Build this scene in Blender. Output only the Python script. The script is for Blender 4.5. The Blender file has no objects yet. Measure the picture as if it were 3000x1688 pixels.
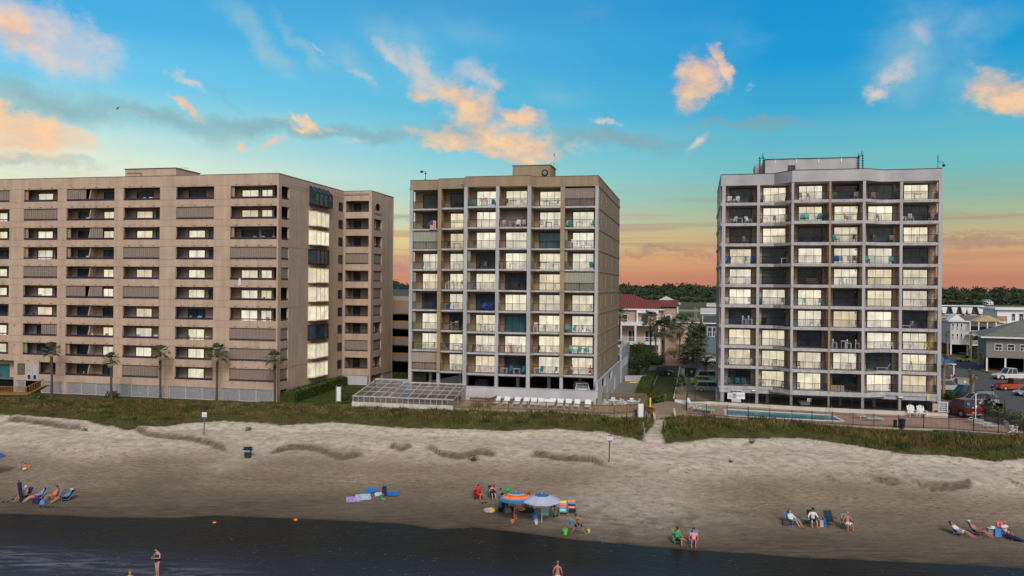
import bpy, math, random
from mathutils import Vector, Matrix, noise
random.seed(11)
R = math.radians
SC = bpy.context.scene
COL = SC.collection

# ------------------------------------------------------------ survey of the place
# camera 14.4 m above the decks; a picture point is turned into a point on a level
# or on a wall plane with these helpers
F_, H_, S_ = 2450.0, 14.4, .009

def ab(px, py):
    u = px-1500; v = py-844
    return u+v*S_, v-u*S_+3

def G(px, py, z=0.0):
    a, b = ab(px, py); D = (H_-z)*F_/b
    return a/F_*D, D

TH = math.atan(540/2450.)

class Frame:
    def __init__(s, px, py, D):
        a, b = ab(px, py); s.o = (a/F_*D, D); s.c = math.cos(TH); s.s = math.sin(TH)
    def loc(s, X, Y):
        dx = X-s.o[0]; dy = Y-s.o[1]
        return dx*s.c-dy*s.s, dx*s.s+dy*s.c
    def world(s, u, v):
        return s.o[0]+u*s.c+v*s.s, s.o[1]-u*s.s+v*s.c
    def atz(s, px, py, z): return s.loc(*G(px, py, z))
    def atv(s, px, py, v):
        a, b = ab(px, py)
        t = (v+s.o[0]*s.s+s.o[1]*s.c)/((a/F_)*s.s+s.c)
        return s.loc(a/F_*t, t)[0], H_-b/F_*t
    def u(s, px, v): return s.atv(px, 844, v)[0]
FM = Frame(1750, 850, 107.2)
FR = Frame(2757, 850, 105.9)
FL = Frame(814, 850, 111.3)

# ------------------------------------------------------------ mesh builder
class MB:
    def __init__(s): s.v = []; s.f = []; s.m = []
    def add(s, vs, fs, mi=0):
        n = len(s.v); s.v += [tuple(p) for p in vs]
        s.f += [tuple(n+i for i in f) for f in fs]; s.m += [mi]*len(fs); return s
    def hexa(s, p, mi=0):
        return s.add(p, [(0,3,2,1),(4,5,6,7),(0,1,5,4),(1,2,6,5),(2,3,7,6),(3,0,4,7)], mi)
    def box(s, x0, x1, y0, y1, z0, z1, mi=0):
        if x0 > x1: x0, x1 = x1, x0
        if y0 > y1: y0, y1 = y1, y0
        if z0 > z1: z0, z1 = z1, z0
        return s.hexa([(x0,y0,z0),(x1,y0,z0),(x1,y1,z0),(x0,y1,z0),(x0,y0,z1),(x1,y0,z1),(x1,y1,z1),(x0,y1,z1)], mi)
    def prism(s, poly, z0, z1, mi=0):
        n = len(poly)
        a = sum(poly[i][0]*poly[(i+1)%n][1]-poly[(i+1)%n][0]*poly[i][1] for i in range(n))
        if a < 0: poly = poly[::-1]
        vs = [(x,y,z0) for x,y in poly]+[(x,y,z1) for x,y in poly]
        return s.add(vs, [tuple(range(n))[::-1], tuple(range(n,2*n))]+[(i,(i+1)%n,n+(i+1)%n,n+i) for i in range(n)], mi)
    def prof(s, poly, y0, y1, mi=0, in0=0.0, in1=None):
        # outline in x,z extruded along y
        n = len(poly)
        a = sum(poly[i][0]*poly[(i+1)%n][1]-poly[(i+1)%n][0]*poly[i][1] for i in range(n))
        if a > 0: poly = poly[::-1]
        vs = [(x,y0,z) for x,z in poly]+[(x,y1,z) for x,z in poly]
        return s.add(vs, [tuple(range(n))[::-1], tuple(range(n,2*n))]+[(i,(i+1)%n,n+(i+1)%n,n+i) for i in range(n)], mi)
    def tube(s, pts, r, n=6, mi=0, cap=True):
        pts = [Vector(p) for p in pts]
        if not isinstance(r, (list,tuple)): r = [r]*len(pts)
        vs = []
        for i, p in enumerate(pts):
            d = (pts[min(i+1,len(pts)-1)]-pts[max(i-1,0)]).normalized()
            up = Vector((0,0,1)) if abs(d.z) < .9 else Vector((1,0,0))
            a = d.cross(up).normalized(); b = d.cross(a).normalized()
            vs += [p+(a*math.cos(2*math.pi*k/n)+b*math.sin(2*math.pi*k/n))*r[i] for k in range(n)]
        fs = [(i*n+k, i*n+(k+1)%n, (i+1)*n+(k+1)%n, (i+1)*n+k) for i in range(len(pts)-1) for k in range(n)]
        if cap: fs += [tuple(range(n))[::-1], tuple(range((len(pts)-1)*n, len(pts)*n))]
        return s.add(vs, fs, mi)
    def lathe(s, prof, c=(0,0,0), n=16, mi=0):
        vs = []
        for r, z in prof:
            vs += [(c[0]+r*math.cos(2*math.pi*k/n), c[1]+r*math.sin(2*math.pi*k/n), c[2]+z) for k in range(n)]
        fs = [(i*n+k, i*n+(k+1)%n, (i+1)*n+(k+1)%n, (i+1)*n+k) for i in range(len(prof)-1) for k in range(n)]
        return s.add(vs, fs, mi)
    def ball(s, c, rr, n=8, m=5, mi=0, jit=0):
        vs = []
        for i in range(m+1):
            a = math.pi*i/m
            for k in range(n):
                b = 2*math.pi*k/n; q = 1+random.uniform(-jit, jit)
                vs.append((c[0]+rr[0]*q*math.sin(a)*math.cos(b), c[1]+rr[1]*q*math.sin(a)*math.sin(b), c[2]+rr[2]*q*math.cos(a)))
        fs = [(i*n+k, (i+1)*n+k, (i+1)*n+(k+1)%n, i*n+(k+1)%n) for i in range(m) for k in range(n)]
        return s.add(vs, fs, mi)
    def leaves(s, c, rr, n, size, mi=0, shell=.45, mats=1):
        for _ in range(n):
            d = Vector((random.gauss(0,1), random.gauss(0,1), random.gauss(0,1))).normalized()
            q = random.uniform(shell, 1)**.6
            bump = 1+.28*noise.noise(d*2.3+Vector(c)*.7)
            p = Vector((c[0]+d.x*rr[0]*q*bump, c[1]+d.y*rr[1]*q*bump, c[2]+d.z*rr[2]*q*bump))
            a = Vector((random.gauss(0,1), random.gauss(0,1), random.gauss(0,.7))).normalized()
            b = a.cross(d+Vector((.01,.3,.2))).normalized()
            z = size*random.uniform(.6, 1.3)
            s.add([p-a*z, p+b*z*.45, p+a*z, p-b*z*.45], [(0,1,2,3)], mi+random.randrange(mats))
        return s
    def build(s, name, mats, parent=None, loc=(0,0,0), rz=0, smooth=False, link=True):
        me = bpy.data.meshes.new(name); me.from_pydata(s.v, [], s.f)
        if not isinstance(mats, (list,tuple)): mats = [mats]
        for m in mats: me.materials.append(m)
        if len(mats) > 1: me.polygons.foreach_set('material_index', s.m)
        if smooth: me.polygons.foreach_set('use_smooth', [True]*len(me.polygons))
        me.update()
        o = bpy.data.objects.new(name, me); o.parent = parent
        o.location = loc; o.rotation_euler = (0,0,rz)
        if link: COL.objects.link(o)
        return o

def tag(o, label=None, cat=None, group=None, kind=None):
    if label: o['label'] = label
    if cat: o['category'] = cat
    if group: o['group'] = group
    if kind: o['kind'] = kind
    return o
def empty(name, loc, rz, label, cat, group=None):
    o = bpy.data.objects.new(name, None); COL.objects.link(o)
    o.location = loc; o.rotation_euler = (0,0,rz); o.empty_display_size = .3
    return tag(o, label, cat, group)
KIDS = {}
def copy_tree(o, parent=None):
    c = o.copy(); COL.objects.link(c); c.parent = parent
    for ch in list(o.children): copy_tree(ch, c)
    return c
def put(proto, used, loc, rz, label=None, group=None, scale=None):
    """first use moves the prototype itself, later uses copy it"""
    o = proto if not used.get(proto.name) else copy_tree(proto)
    used[proto.name] = True
    o.location = loc; o.rotation_euler = (0,0,rz)
    if scale: o.scale = scale
    if label: o['label'] = label
    if group: o['group'] = group
    return o
USED = {}

# ------------------------------------------------------------ materials
def lin(c): return tuple(((x/255)/12.92 if x/255 <= .04045 else ((x/255+.055)/1.055)**2.4) for x in c)
def mat(name, col, rough=.75, var=.12, scale=2.0, bump=0., bs=20., metal=0., spec=.3, col2=None, stretch=None, kind='noise', det=6):
    m = bpy.data.materials.new(name); m.use_nodes = True
    nt = m.node_tree; n = nt.nodes; l = nt.links; b = n['Principled BSDF']
    b.inputs['Roughness'].default_value = rough; b.inputs['Metallic'].default_value = metal
    b.inputs['Specular IOR Level'].default_value = spec
    tc = n.new('ShaderNodeTexCoord'); mp = n.new('ShaderNodeMapping'); l.new(tc.outputs['Object'], mp.inputs[0])
    if stretch: mp.inputs['Scale'].default_value = stretch
    no = n.new('ShaderNodeTexNoise'); no.inputs['Scale'].default_value = scale; no.inputs['Detail'].default_value = det
    l.new(mp.outputs[0], no.inputs['Vector'])
    mx = n.new('ShaderNodeMix'); mx.data_type = 'RGBA'
    if col2 is None:
        c1 = tuple(x*(1-var) for x in col); c2 = tuple(min(1, x*(1+var)) for x in col)
    else: c1, c2 = col, col2
    mx.inputs[6].default_value = (*c1, 1); mx.inputs[7].default_value = (*c2, 1)
    mr = n.new('ShaderNodeMapRange'); mr.inputs[1].default_value = .3; mr.inputs[2].default_value = .7
    l.new(no.outputs['Fac'], mr.inputs[0]); l.new(mr.outputs[0], mx.inputs[0])
    l.new(mx.outputs[2], b.inputs['Base Color'])
    if bump:
        n2 = n.new('ShaderNodeTexNoise'); n2.inputs['Scale'].default_value = bs; n2.inputs['Detail'].default_value = 5
        l.new(mp.outputs[0], n2.inputs['Vector'])
        bp = n.new('ShaderNodeBump'); bp.inputs['Strength'].default_value = min(1, bump); bp.inputs['Distance'].default_value = .05*max(1, bump)
        l.new(n2.outputs['Fac'], bp.inputs['Height']); l.new(bp.outputs[0], b.inputs['Normal'])
    return m
def brickmat(name, c1, c2, mortar, sx=.6, sy=.2, ms=.02, rough=.85, axis='XZ', bump=.3):
    m = mat(name, c1, rough); nt = m.node_tree; n = nt.nodes; l = nt.links; b = n['Principled BSDF']
    br = n.new('ShaderNodeTexBrick'); br.inputs['Scale'].default_value = 1
    br.inputs['Brick Width'].default_value = sx; br.inputs['Row Height'].default_value = sy; br.inputs['Mortar Size'].default_value = ms
    br.inputs['Color1'].default_value = (*c1, 1); br.inputs['Color2'].default_value = (*c2, 1); br.inputs['Mortar'].default_value = (*mortar, 1)
    tc = n.new('ShaderNodeTexCoord'); sp = n.new('ShaderNodeSeparateXYZ'); cb = n.new('ShaderNodeCombineXYZ')
    l.new(tc.outputs['Object'], sp.inputs[0])
    if axis == 'XZ':
        ad = n.new('ShaderNodeMath'); ad.operation = 'ADD'; l.new(sp.outputs[0], ad.inputs[0]); l.new(sp.outputs[1], ad.inputs[1])
        l.new(ad.outputs[0], cb.inputs[0]); l.new(sp.outputs[2], cb.inputs[1])
    else:
        l.new(sp.outputs[0], cb.inputs[0]); l.new(sp.outputs[1], cb.inputs[1])
    l.new(cb.outputs[0], br.inputs['Vector'])
    mx = n.new('ShaderNodeMix'); mx.data_type = 'RGBA'; mx.blend_type = 'MULTIPLY'; mx.inputs[0].default_value = 1
    no = n.new('ShaderNodeTexNoise'); no.inputs['Scale'].default_value = .35; no.inputs['Detail'].default_value = 8; l.new(tc.outputs['Object'], no.inputs['Vector'])
    rp = n.new('ShaderNodeMapRange'); rp.inputs[1].default_value = .3; rp.inputs[2].default_value = .7; rp.inputs[3].default_value = .86; rp.inputs[4].default_value = 1.08
    l.new(no.outputs['Fac'], rp.inputs[0]); l.new(br.outputs['Color'], mx.inputs[6]); l.new(rp.outputs[0], mx.inputs[7])
    # rain streaks and salt stains run down the wall
    ms_ = n.new('ShaderNodeMapping'); ms_.inputs['Scale'].default_value = (1.6, 1.6, .09); l.new(tc.outputs['Object'], ms_.inputs[0])
    ns = n.new('ShaderNodeTexNoise'); ns.inputs['Scale'].default_value = 1.0; ns.inputs['Detail'].default_value = 7; ns.inputs['Roughness'].default_value = .65; l.new(ms_.outputs[0], ns.inputs['Vector'])
    rs = n.new('ShaderNodeMapRange'); rs.inputs[1].default_value = .35; rs.inputs[2].default_value = .6; rs.inputs[3].default_value = .84; rs.inputs[4].default_value = 1.03; l.new(ns.outputs['Fac'], rs.inputs[0])
    m3 = n.new('ShaderNodeMix'); m3.data_type = 'RGBA'; m3.blend_type = 'MULTIPLY'; m3.inputs[0].default_value = 1
    l.new(mx.outputs[2], m3.inputs[6]); l.new(rs.outputs[0], m3.inputs[7]); l.new(m3.outputs[2], b.inputs['Base Color'])
    return m
def wavemat(name, c1, c2, scale, rough=.6, axis='X', bump=.5):
    """pleats, slats or boards running across one axis"""
    m = mat(name, c1, rough); nt = m.node_tree; n = nt.nodes; l = nt.links; b = n['Principled BSDF']
    tc = n.new('ShaderNodeTexCoord'); w = n.new('ShaderNodeTexWave'); w.bands_direction = axis; w.inputs['Scale'].default_value = scale
    l.new(tc.outputs['Object'], w.inputs['Vector'])
    mx = n.new('ShaderNodeMix'); mx.data_type = 'RGBA'; mx.inputs[6].default_value = (*c1, 1); mx.inputs[7].default_value = (*c2, 1)
    l.new(w.outputs['Fac'], mx.inputs[0]); l.new(mx.outputs[2], b.inputs['Base Color'])
    bp = n.new('ShaderNodeBump'); bp.inputs['Strength'].default_value = bump; bp.inputs['Distance'].default_value = .03
    l.new(w.outputs['Fac'], bp.inputs['Height']); l.new(bp.outputs[0], b.inputs['Normal'])
    return m
def reflection_glow_mat(name, c, strength, seed):
    """lit panes: emission stands in for sky reflections on the glass"""
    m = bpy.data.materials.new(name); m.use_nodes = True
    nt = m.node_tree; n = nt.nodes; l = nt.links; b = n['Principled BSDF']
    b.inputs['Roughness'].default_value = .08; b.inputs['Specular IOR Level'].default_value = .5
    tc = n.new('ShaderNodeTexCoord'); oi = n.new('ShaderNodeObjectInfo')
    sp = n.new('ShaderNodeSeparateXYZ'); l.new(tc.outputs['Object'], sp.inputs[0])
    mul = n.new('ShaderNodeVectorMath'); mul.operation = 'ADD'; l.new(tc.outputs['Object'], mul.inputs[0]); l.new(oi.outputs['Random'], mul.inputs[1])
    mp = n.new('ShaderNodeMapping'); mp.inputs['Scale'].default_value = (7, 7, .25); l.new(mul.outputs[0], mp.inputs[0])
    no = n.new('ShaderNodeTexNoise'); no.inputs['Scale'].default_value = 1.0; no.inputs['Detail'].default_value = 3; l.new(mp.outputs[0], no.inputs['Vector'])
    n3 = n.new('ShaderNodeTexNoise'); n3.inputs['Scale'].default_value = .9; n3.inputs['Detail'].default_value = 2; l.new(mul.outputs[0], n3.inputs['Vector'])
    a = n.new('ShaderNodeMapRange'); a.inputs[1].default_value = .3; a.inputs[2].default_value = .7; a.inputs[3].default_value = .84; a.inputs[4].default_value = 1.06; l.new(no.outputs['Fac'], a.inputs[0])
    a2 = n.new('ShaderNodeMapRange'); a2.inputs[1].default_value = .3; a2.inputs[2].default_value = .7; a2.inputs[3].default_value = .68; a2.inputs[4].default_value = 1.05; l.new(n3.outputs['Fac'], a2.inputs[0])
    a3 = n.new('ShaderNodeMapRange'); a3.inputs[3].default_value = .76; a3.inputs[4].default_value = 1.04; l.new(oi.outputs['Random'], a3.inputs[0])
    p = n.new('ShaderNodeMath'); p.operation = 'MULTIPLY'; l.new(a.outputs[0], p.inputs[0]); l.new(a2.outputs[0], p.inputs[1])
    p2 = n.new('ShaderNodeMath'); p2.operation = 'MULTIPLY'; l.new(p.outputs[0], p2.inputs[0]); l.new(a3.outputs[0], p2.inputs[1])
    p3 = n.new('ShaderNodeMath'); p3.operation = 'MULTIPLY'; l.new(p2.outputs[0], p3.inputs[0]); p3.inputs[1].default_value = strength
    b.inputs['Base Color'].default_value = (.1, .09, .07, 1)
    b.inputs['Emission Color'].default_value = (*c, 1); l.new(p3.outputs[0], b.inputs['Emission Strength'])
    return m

M = {}
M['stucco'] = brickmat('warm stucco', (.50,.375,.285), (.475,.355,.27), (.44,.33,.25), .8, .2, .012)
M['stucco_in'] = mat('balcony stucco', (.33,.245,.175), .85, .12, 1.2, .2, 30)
M['tan'] = mat('tan stucco', (.29,.225,.155), .85, .16, 1.2, .25, 25, stretch=(1,1,.15))
M['tan_col'] = mat('tan column paint', (.31,.24,.155), .8, .1, .8)
M['tan_in'] = mat('tan balcony wall', (.33,.235,.145), .85, .12, 1.1, .2, 30)
M['white'] = mat('weathered white paint', (.40,.395,.42), .6, .2, 1.6, .1, 20, stretch=(1,1,.2))
M['white2'] = mat('cool white stucco', (.40,.395,.415), .7, .16, .35, .2, 30)
M['wwall'] = mat('white garage wall paint', (.43,.43,.46), .7, .18, .4)
M['brown_in'] = mat('brown balcony stucco', (.46,.33,.24), .85, .12, 1.1, .25, 30)
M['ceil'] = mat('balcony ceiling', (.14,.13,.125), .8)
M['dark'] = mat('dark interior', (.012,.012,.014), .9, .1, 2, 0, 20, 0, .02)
M['darkmet'] = mat('dark bronze metal', (.035,.028,.03), .4, .1, 3, 0, 20, .5)
M['railblue'] = mat('dark purple rail', (.045,.035,.06), .5)
M['frame'] = mat('black door frame', (.02,.02,.024), .4)
M['mull'] = mat('pale mullion', (.62,.55,.40), .5)
M['glass'] = mat('dark glass', (.016,.024,.034), .12, .5, .9, 0, 20, 0, .3, (.055,.078,.10))
M['teal_glass'] = mat('teal tinted glass', (.02,.09,.11), .08, .2, 1, 0, 20, 0, .6, (.05,.17,.2))
M['glow'] = reflection_glow_mat('cream painted reflection glass', (.95,.85,.62), 1.06, 0)  # bright reflections on the panes, painted as emission
M['glow2'] = reflection_glow_mat('pale painted reflection glass', (.95,.88,.70), 1.04, 1)
M['glow3'] = reflection_glow_mat('peach painted reflection glass', (.95,.80,.56), 1.0, 1)
M['shut'] = wavemat('brown shutter pleats', (.22,.175,.15), (.30,.24,.205), 1.5)
M['shut_g'] = wavemat('grey green shutter pleats', (.26,.27,.21), (.38,.40,.32), 1.5)
M['shut_b'] = wavemat('beige shutter pleats', (.30,.23,.18), (.42,.34,.27), 1.5)
M['roof_gr'] = mat('gravel roof', (.25,.24,.22), .9)
M['cap'] = mat('dark metal coping', (.07,.065,.07), .5)
M['joint'] = mat('stucco joint', (.19,.145,.115), .9)
M['louver'] = wavemat('grey louvre slats', (.05,.05,.055), (.3,.3,.3), 3.2, .6, 'Z')
M['lattice'] = mat('white lattice', (.46,.46,.50), .7, .1, 2)
M['wood'] = mat('weathered deck timber', (.17,.125,.075), .85, .25, 6, .3, 30, 0, .2, None, (1,1,.2))
M['woodor'] = mat('orange stained timber', (.30,.155,.055), .85, .25, 6)
M['plank'] = wavemat('deck planks', (.33,.25,.17), (.42,.33,.23), 2.2, .85, 'Y', .3)
M['conc'] = mat('concrete', (.36,.33,.30), .85, .12, 1.2, .3, 20)
M['whiteplast'] = mat('white resin', (.72,.72,.74), .5, .04)
M['blackplast'] = mat('black resin', (.02,.02,.024), .5)
M['brownwick'] = mat('brown wicker', (.09,.055,.04), .8)
M['teal'] = mat('teal paint', (.03,.30,.36), .5)
M['turq'] = mat('turquoise paint', (.20,.60,.52), .5)
M['blue'] = mat('royal blue fabric', (.02,.09,.38), .7)
M['navy'] = mat('navy fabric', (.012,.022,.08), .8)
M['navy2'] = mat('dark navy fabric with green', (.01,.03,.05), .8)
M['yellow'] = mat('yellow paint', (.75,.55,.04), .5)
M['orange'] = mat('orange plastic', (.75,.20,.03), .5)
M['green'] = mat('green plastic', (.03,.30,.10), .5)
M['lime'] = mat('lime plastic', (.08,.62,.05), .5)
M['tanf'] = mat('tan fabric', (.42,.33,.25), .8)
M['red'] = mat('red fabric', (.45,.015,.02), .7)
M['pinkf'] = mat('pink fabric', (.75,.08,.2), .7)
M['coral'] = mat('coral fabric', (.8,.13,.12), .7)
M['skyf'] = mat('sky blue fabric', (.05,.22,.55), .7)
M['whitef'] = mat('white cloth', (.62,.60,.64), .8, .08)
M['pinkw'] = mat('pale pink cloth', (.6,.33,.36), .8)
M['greyf'] = mat('grey fabric', (.2,.21,.24), .8)
M['purple'] = mat('purple and white towel', (.2,.08,.42), .8, .5, 9, 0, 20, 0, .1, (.6,.5,.75))
M['bluetow'] = mat('blue and white towel', (.15,.25,.5), .8, .5, 9, 0, 20, 0, .1, (.7,.8,.85))
M['bluecl'] = mat('bright blue cloth', (.01,.16,.5), .7, .3, 6)
M['alu'] = mat('bare aluminium', (.6,.6,.6), .35, .05, 3, 0, 20, .8)
M['leaf'] = mat('dark green leaf', (.025,.05,.014), .7, .4, 1.2, 0, 20, 0, .2, (.06,.10,.03))
M['leaf2'] = mat('mid green leaf', (.05,.085,.022), .7, .4, 1.2, 0, 20, 0, .2, (.10,.145,.04))
M['leaf3'] = mat('olive leaf', (.11,.11,.035), .7, .4, 1.2, 0, 20, 0, .2, (.17,.16,.06))
M['palmleaf'] = mat('palm leaf', (.045,.07,.03), .6, .4, 2, 0, 20, 0, .3, (.10,.13,.06))
M['deadleaf'] = mat('dead frond', (.20,.15,.09), .8, .3, 3)
M['bark'] = mat('palm bark', (.09,.07,.06), .95, .4, 6, .8, 14)
M['bark2'] = mat('pale palm bark', (.25,.17,.115), .95, .35, 6, .8, 14)
M['hedge'] = mat('clipped hedge', (.022,.036,.008), .8, .3, 3, 1, 12, 0, .1, (.05,.07,.014))
def hair(name, c): return mat(name, c, .7, .2, 20)
M['hair_b'] = hair('dark brown hair', (.03,.018,.012)); M['hair_l'] = hair('light brown hair', (.18,.11,.06)); M['hair_g'] = hair('grey hair', (.3,.28,.26))
M['skin'] = mat('fair tanned skin', (.50,.27,.19), .55, .06, 8); M['skin2'] = mat('sunburnt skin', (.45,.17,.11), .55, .06, 8); M['skin3'] = mat('olive tanned skin', (.36,.19,.12), .55, .06, 8)
# ------------------------------------------------------------ camera
cam = bpy.data.cameras.new('camera'); co = bpy.data.objects.new('camera', cam); COL.objects.link(co); SC.camera = co
cam.sensor_width = 36; cam.lens = 36*F_/3000; cam.clip_start = .5; cam.clip_end = 9000; cam.shift_y = -3/3000
co.matrix_world = Matrix(((1,0,0,0),(0,0,-1,0),(0,1,0,0),(0,0,0,1)))
co.matrix_world = Matrix.Translation((0,0,H_)) @ Matrix(((1,0,-S_,0),(0,1,0,0),(S_,0,1,0),(0,0,0,1))) @ co.matrix_world
SC.view_settings.view_transform = 'Standard'; SC.view_settings.look = 'None'; SC.view_settings.exposure = 0; SC.view_settings.gamma = 1
SC.cycles.max_bounces = 6; SC.cycles.diffuse_bounces = 3; SC.cycles.glossy_bounces = 3; SC.cycles.transmission_bounces = 4
# ------------------------------------------------------------ sun and sky
SUN_EL, SUN_AZ = R(38), R(171)      # high behind the camera, veiled
sl = bpy.data.lights.new('sun', 'SUN'); sl.energy = 1.35; sl.angle = R(12); sl.color = (1, .93, .84)
so = bpy.data.objects.new('sun', sl); COL.objects.link(so)
d = Vector((math.sin(SUN_AZ)*math.cos(SUN_EL), math.cos(SUN_AZ)*math.cos(SUN_EL), math.sin(SUN_EL)))
so.rotation_euler = (-d).to_track_quat('-Z', 'Y').to_euler(); so.location = (0, -40, 80)

def make_world():
    w = bpy.data.worlds.new('World'); SC.world = w; w.use_nodes = True
    nt = w.node_tree; n = nt.nodes; l = nt.links; n.clear()
    def N(t, **k):
        x = n.new('ShaderNode'+t)
        for a, b in k.items(): setattr(x, a, b)
        return x
    def math_(op, a, b=None, clamp=False):
        x = N('Math', operation=op, use_clamp=clamp)
        for i, q in enumerate((a, b)):
            if q is None: continue
            if isinstance(q, (int, float)): x.inputs[i].default_value = q
            else: l.new(q, x.inputs[i])
        return x.outputs[0]
    def mr(v, a, b, c=0., d_=1., smooth=True):
        x = N('MapRange', interpolation_type='SMOOTHSTEP' if smooth else 'LINEAR')
        for i, q in enumerate((a, b, c, d_)): x.inputs[i+1].default_value = q
        l.new(v, x.inputs[0]); return x.outputs[0]
    def mix(f, a, b):
        x = N('Mix', data_type='RGBA')
        if isinstance(f, float): x.inputs[0].default_value = f
        else: l.new(f, x.inputs[0])
        for i, q in ((6, a), (7, b)):
            if isinstance(q, tuple): x.inputs[i].default_value = (*q[:3], 1)
            else: l.new(q, x.inputs[i])
        return x.outputs[2]
    tc = N('TexCoord'); nrm = N('VectorMath', operation='NORMALIZE'); l.new(tc.outputs['Generated'], nrm.inputs[0])
    sp = N('SeparateXYZ'); l.new(nrm.outputs[0], sp.inputs[0])
    az = math_('ARCTAN2', sp.outputs[0], sp.outputs[1]); el = math_('ARCSINE', sp.outputs[2])
    def AE(px, py):
        a, b = ab(px, py); v = Vector((a/F_, 1, -b/F_)).normalized()
        return math.atan2(v.x, v.y), math.asin(v.z)
    P = 1/F_
    # colour columns: left, centre, right, by elevation
    def ramp(stops, x0):
        r = N('ValToRGB'); cr = r.color_ramp; cr.interpolation = 'EASE'
        emax = .36
        st = sorted((max(0, min(1, AE(x0, y)[1]/emax)), c) for y, c in stops)
        while len(cr.elements) < len(st): cr.elements.new(.5)
        for e, (p, c) in zip(cr.elements, st): e.position = p; e.color = (*lin(c), 1)
        l.new(math_('DIVIDE', el, emax), r.inputs[0]); return r.outputs[0]
    rl = ramp([(0,(72,175,228)),(180,(112,200,238)),(310,(158,216,226)),(400,(205,232,222)),(460,(230,240,215)),(530,(244,240,208)),(640,(232,214,165)),(760,(224,180,140)),(830,(200,142,124))], 100)
    rc = ramp([(0,(72,160,212)),(130,(84,178,222)),(300,(100,190,222)),(430,(135,205,220)),(540,(168,215,212)),(640,(200,212,182)),(700,(224,204,145)),(765,(220,172,130)),(818,(204,140,108))], 1150)
    rr = ramp([(0,(32,148,208)),(160,(34,154,212)),(300,(62,168,210)),(400,(96,182,205)),(480,(112,188,195)),(570,(138,186,172)),(640,(170,182,148)),(700,(196,174,130)),(760,(210,155,112)),(822,(192,130,106))], 2300)
    aL, aC, aR = AE(150,500)[0], AE(1250,500)[0], AE(2250,500)[0]
    c = mix(mr(az, aL, aC, smooth=False), rl, rc); c = mix(mr(az, aC, aR, smooth=False), c, rr)
    # warped coordinates for the clouds
    cb = N('CombineXYZ'); l.new(az, cb.inputs[0]); l.new(el, cb.inputs[1])
    def noise_(sc, det, vec=None, stretch=None, rough=.55, col=False, dist=0):
        m_ = N('Mapping')
        l.new(vec or cb.outputs[0], m_.inputs[0])
        if stretch: m_.inputs['Scale'].default_value = stretch
        x = N('TexNoise'); x.inputs['Scale'].default_value = sc; x.inputs['Detail'].default_value = det; x.inputs['Roughness'].default_value = rough
        x.inputs['Distortion'].default_value = dist
        l.new(m_.outputs[0], x.inputs['Vector']); return x.outputs['Color' if col else 'Fac']
    wn = noise_(10, 9, col=True, rough=.66); ws = N('VectorMath', operation='SUBTRACT'); l.new(wn, ws.inputs[0]); ws.inputs[1].default_value = (.5,.5,.5)
    wm = N('VectorMath', operation='SCALE'); l.new(ws.outputs[0], wm.inputs[0]); wm.inputs['Scale'].default_value = .085
    wa = N('VectorMath', operation='ADD'); l.new(cb.outputs[0], wa.inputs[0]); l.new(wm.outputs[0], wa.inputs[1])
    fine = noise_(26, 8, rough=.62, stretch=(1, 1.5, 1)); streak = noise_(14, 6, stretch=(.35, 1.6, 1), rough=.55)
    fineF = mr(fine, .34, .66); strF = mr(streak, .3, .7)
    def blobs(lst, tex, lo=.25):
        acc = None
        for (x, y, rx, ry, ang, s) in lst:
            k = 1.1646
            a0, e0 = AE(x*k, y*k)
            g_ = N('TexGradient', gradient_type='SPHERICAL'); tm = g_.texture_mapping; tm.vector_type = 'TEXTURE'
            tm.translation = (a0, e0, 0); tm.rotation = (0,0,R(-ang)); tm.scale = (rx*k*P*1.85, ry*k*P*1.85, 1)
            l.new(wa.outputs[0], g_.inputs[0]); v = math_('MULTIPLY', g_.outputs['Fac'], s)
            acc = v if acc is None else math_('MAXIMUM', acc, v)
        acc = mr(acc, 0, .93)
        # the texture eats into the soft edge
        t = math_('SUBTRACT', math_('ADD', acc, math_('MULTIPLY', tex, lo*1.6)), lo*1.25)
        gate = mr(acc, 0.02, .62)
        return math_('MULTIPLY', math_('MULTIPLY', t, 1.0, True), gate, True)
    grey = blobs([(120,245,230,45,8,.8),(420,300,230,32,6,.7),(760,328,330,26,2,.85),(70,392,190,16,3,.75),(560,235,110,18,32,.5),(1150,330,260,34,3,.6),
        (1560,345,210,26,4,.95),(1880,318,190,12,5,.7),(2480,265,170,45,-8,.45),(1010,545,110,8,0,.7),(2480,500,110,9,-10,.4)], strF, .2)
    veil = blobs([(640,90,150,34,36,.65),(760,105,120,22,38,.6),(870,140,120,55,40,.55),(1040,140,190,70,34,.62),(1180,60,190,70,10,.4),(1850,100,190,90,5,.45),
        (2290,120,150,110,-35,.62),(2440,90,110,70,-30,.5),(420,180,150,60,30,.28),(60,420,300,90,0,.5),(700,390,330,50,0,.35),(1400,230,160,60,20,.45),(2450,200,160,70,10,.5),(1500,30,160,40,0,.35)], strF, .25)
    pale = blobs([(1170,260,210,85,38,.5),(1290,345,230,60,5,.5),(760,320,110,30,20,.45),(60,300,210,60,5,.55),(1765,205,75,70,10,.45),(2520,220,130,60,20,.5),(95,75,150,60,12,1.1),(990,130,75,20,38,.8),(1075,185,90,32,38,.85),(905,190,38,16,20,.7),(1200,200,90,50,40,.6),(600,320,80,10,5,.3),
        (1520,297,32,11,0,.8),(1765,365,38,18,-30,.65),(1885,245,26,9,0,.45),(2240,165,48,26,-30,.7),(2195,230,32,28,-50,.8),(2330,75,28,55,-30,.5),(470,205,52,14,32,.7),
        (800,115,44,6,38,.6),(805,318,48,10,28,.8),(60,345,150,45,6,1.0),(910,365,35,12,-30,.5),(845,325,50,8,30,.6),(1120,360,90,14,0,.5)], fineF, .34)
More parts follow.
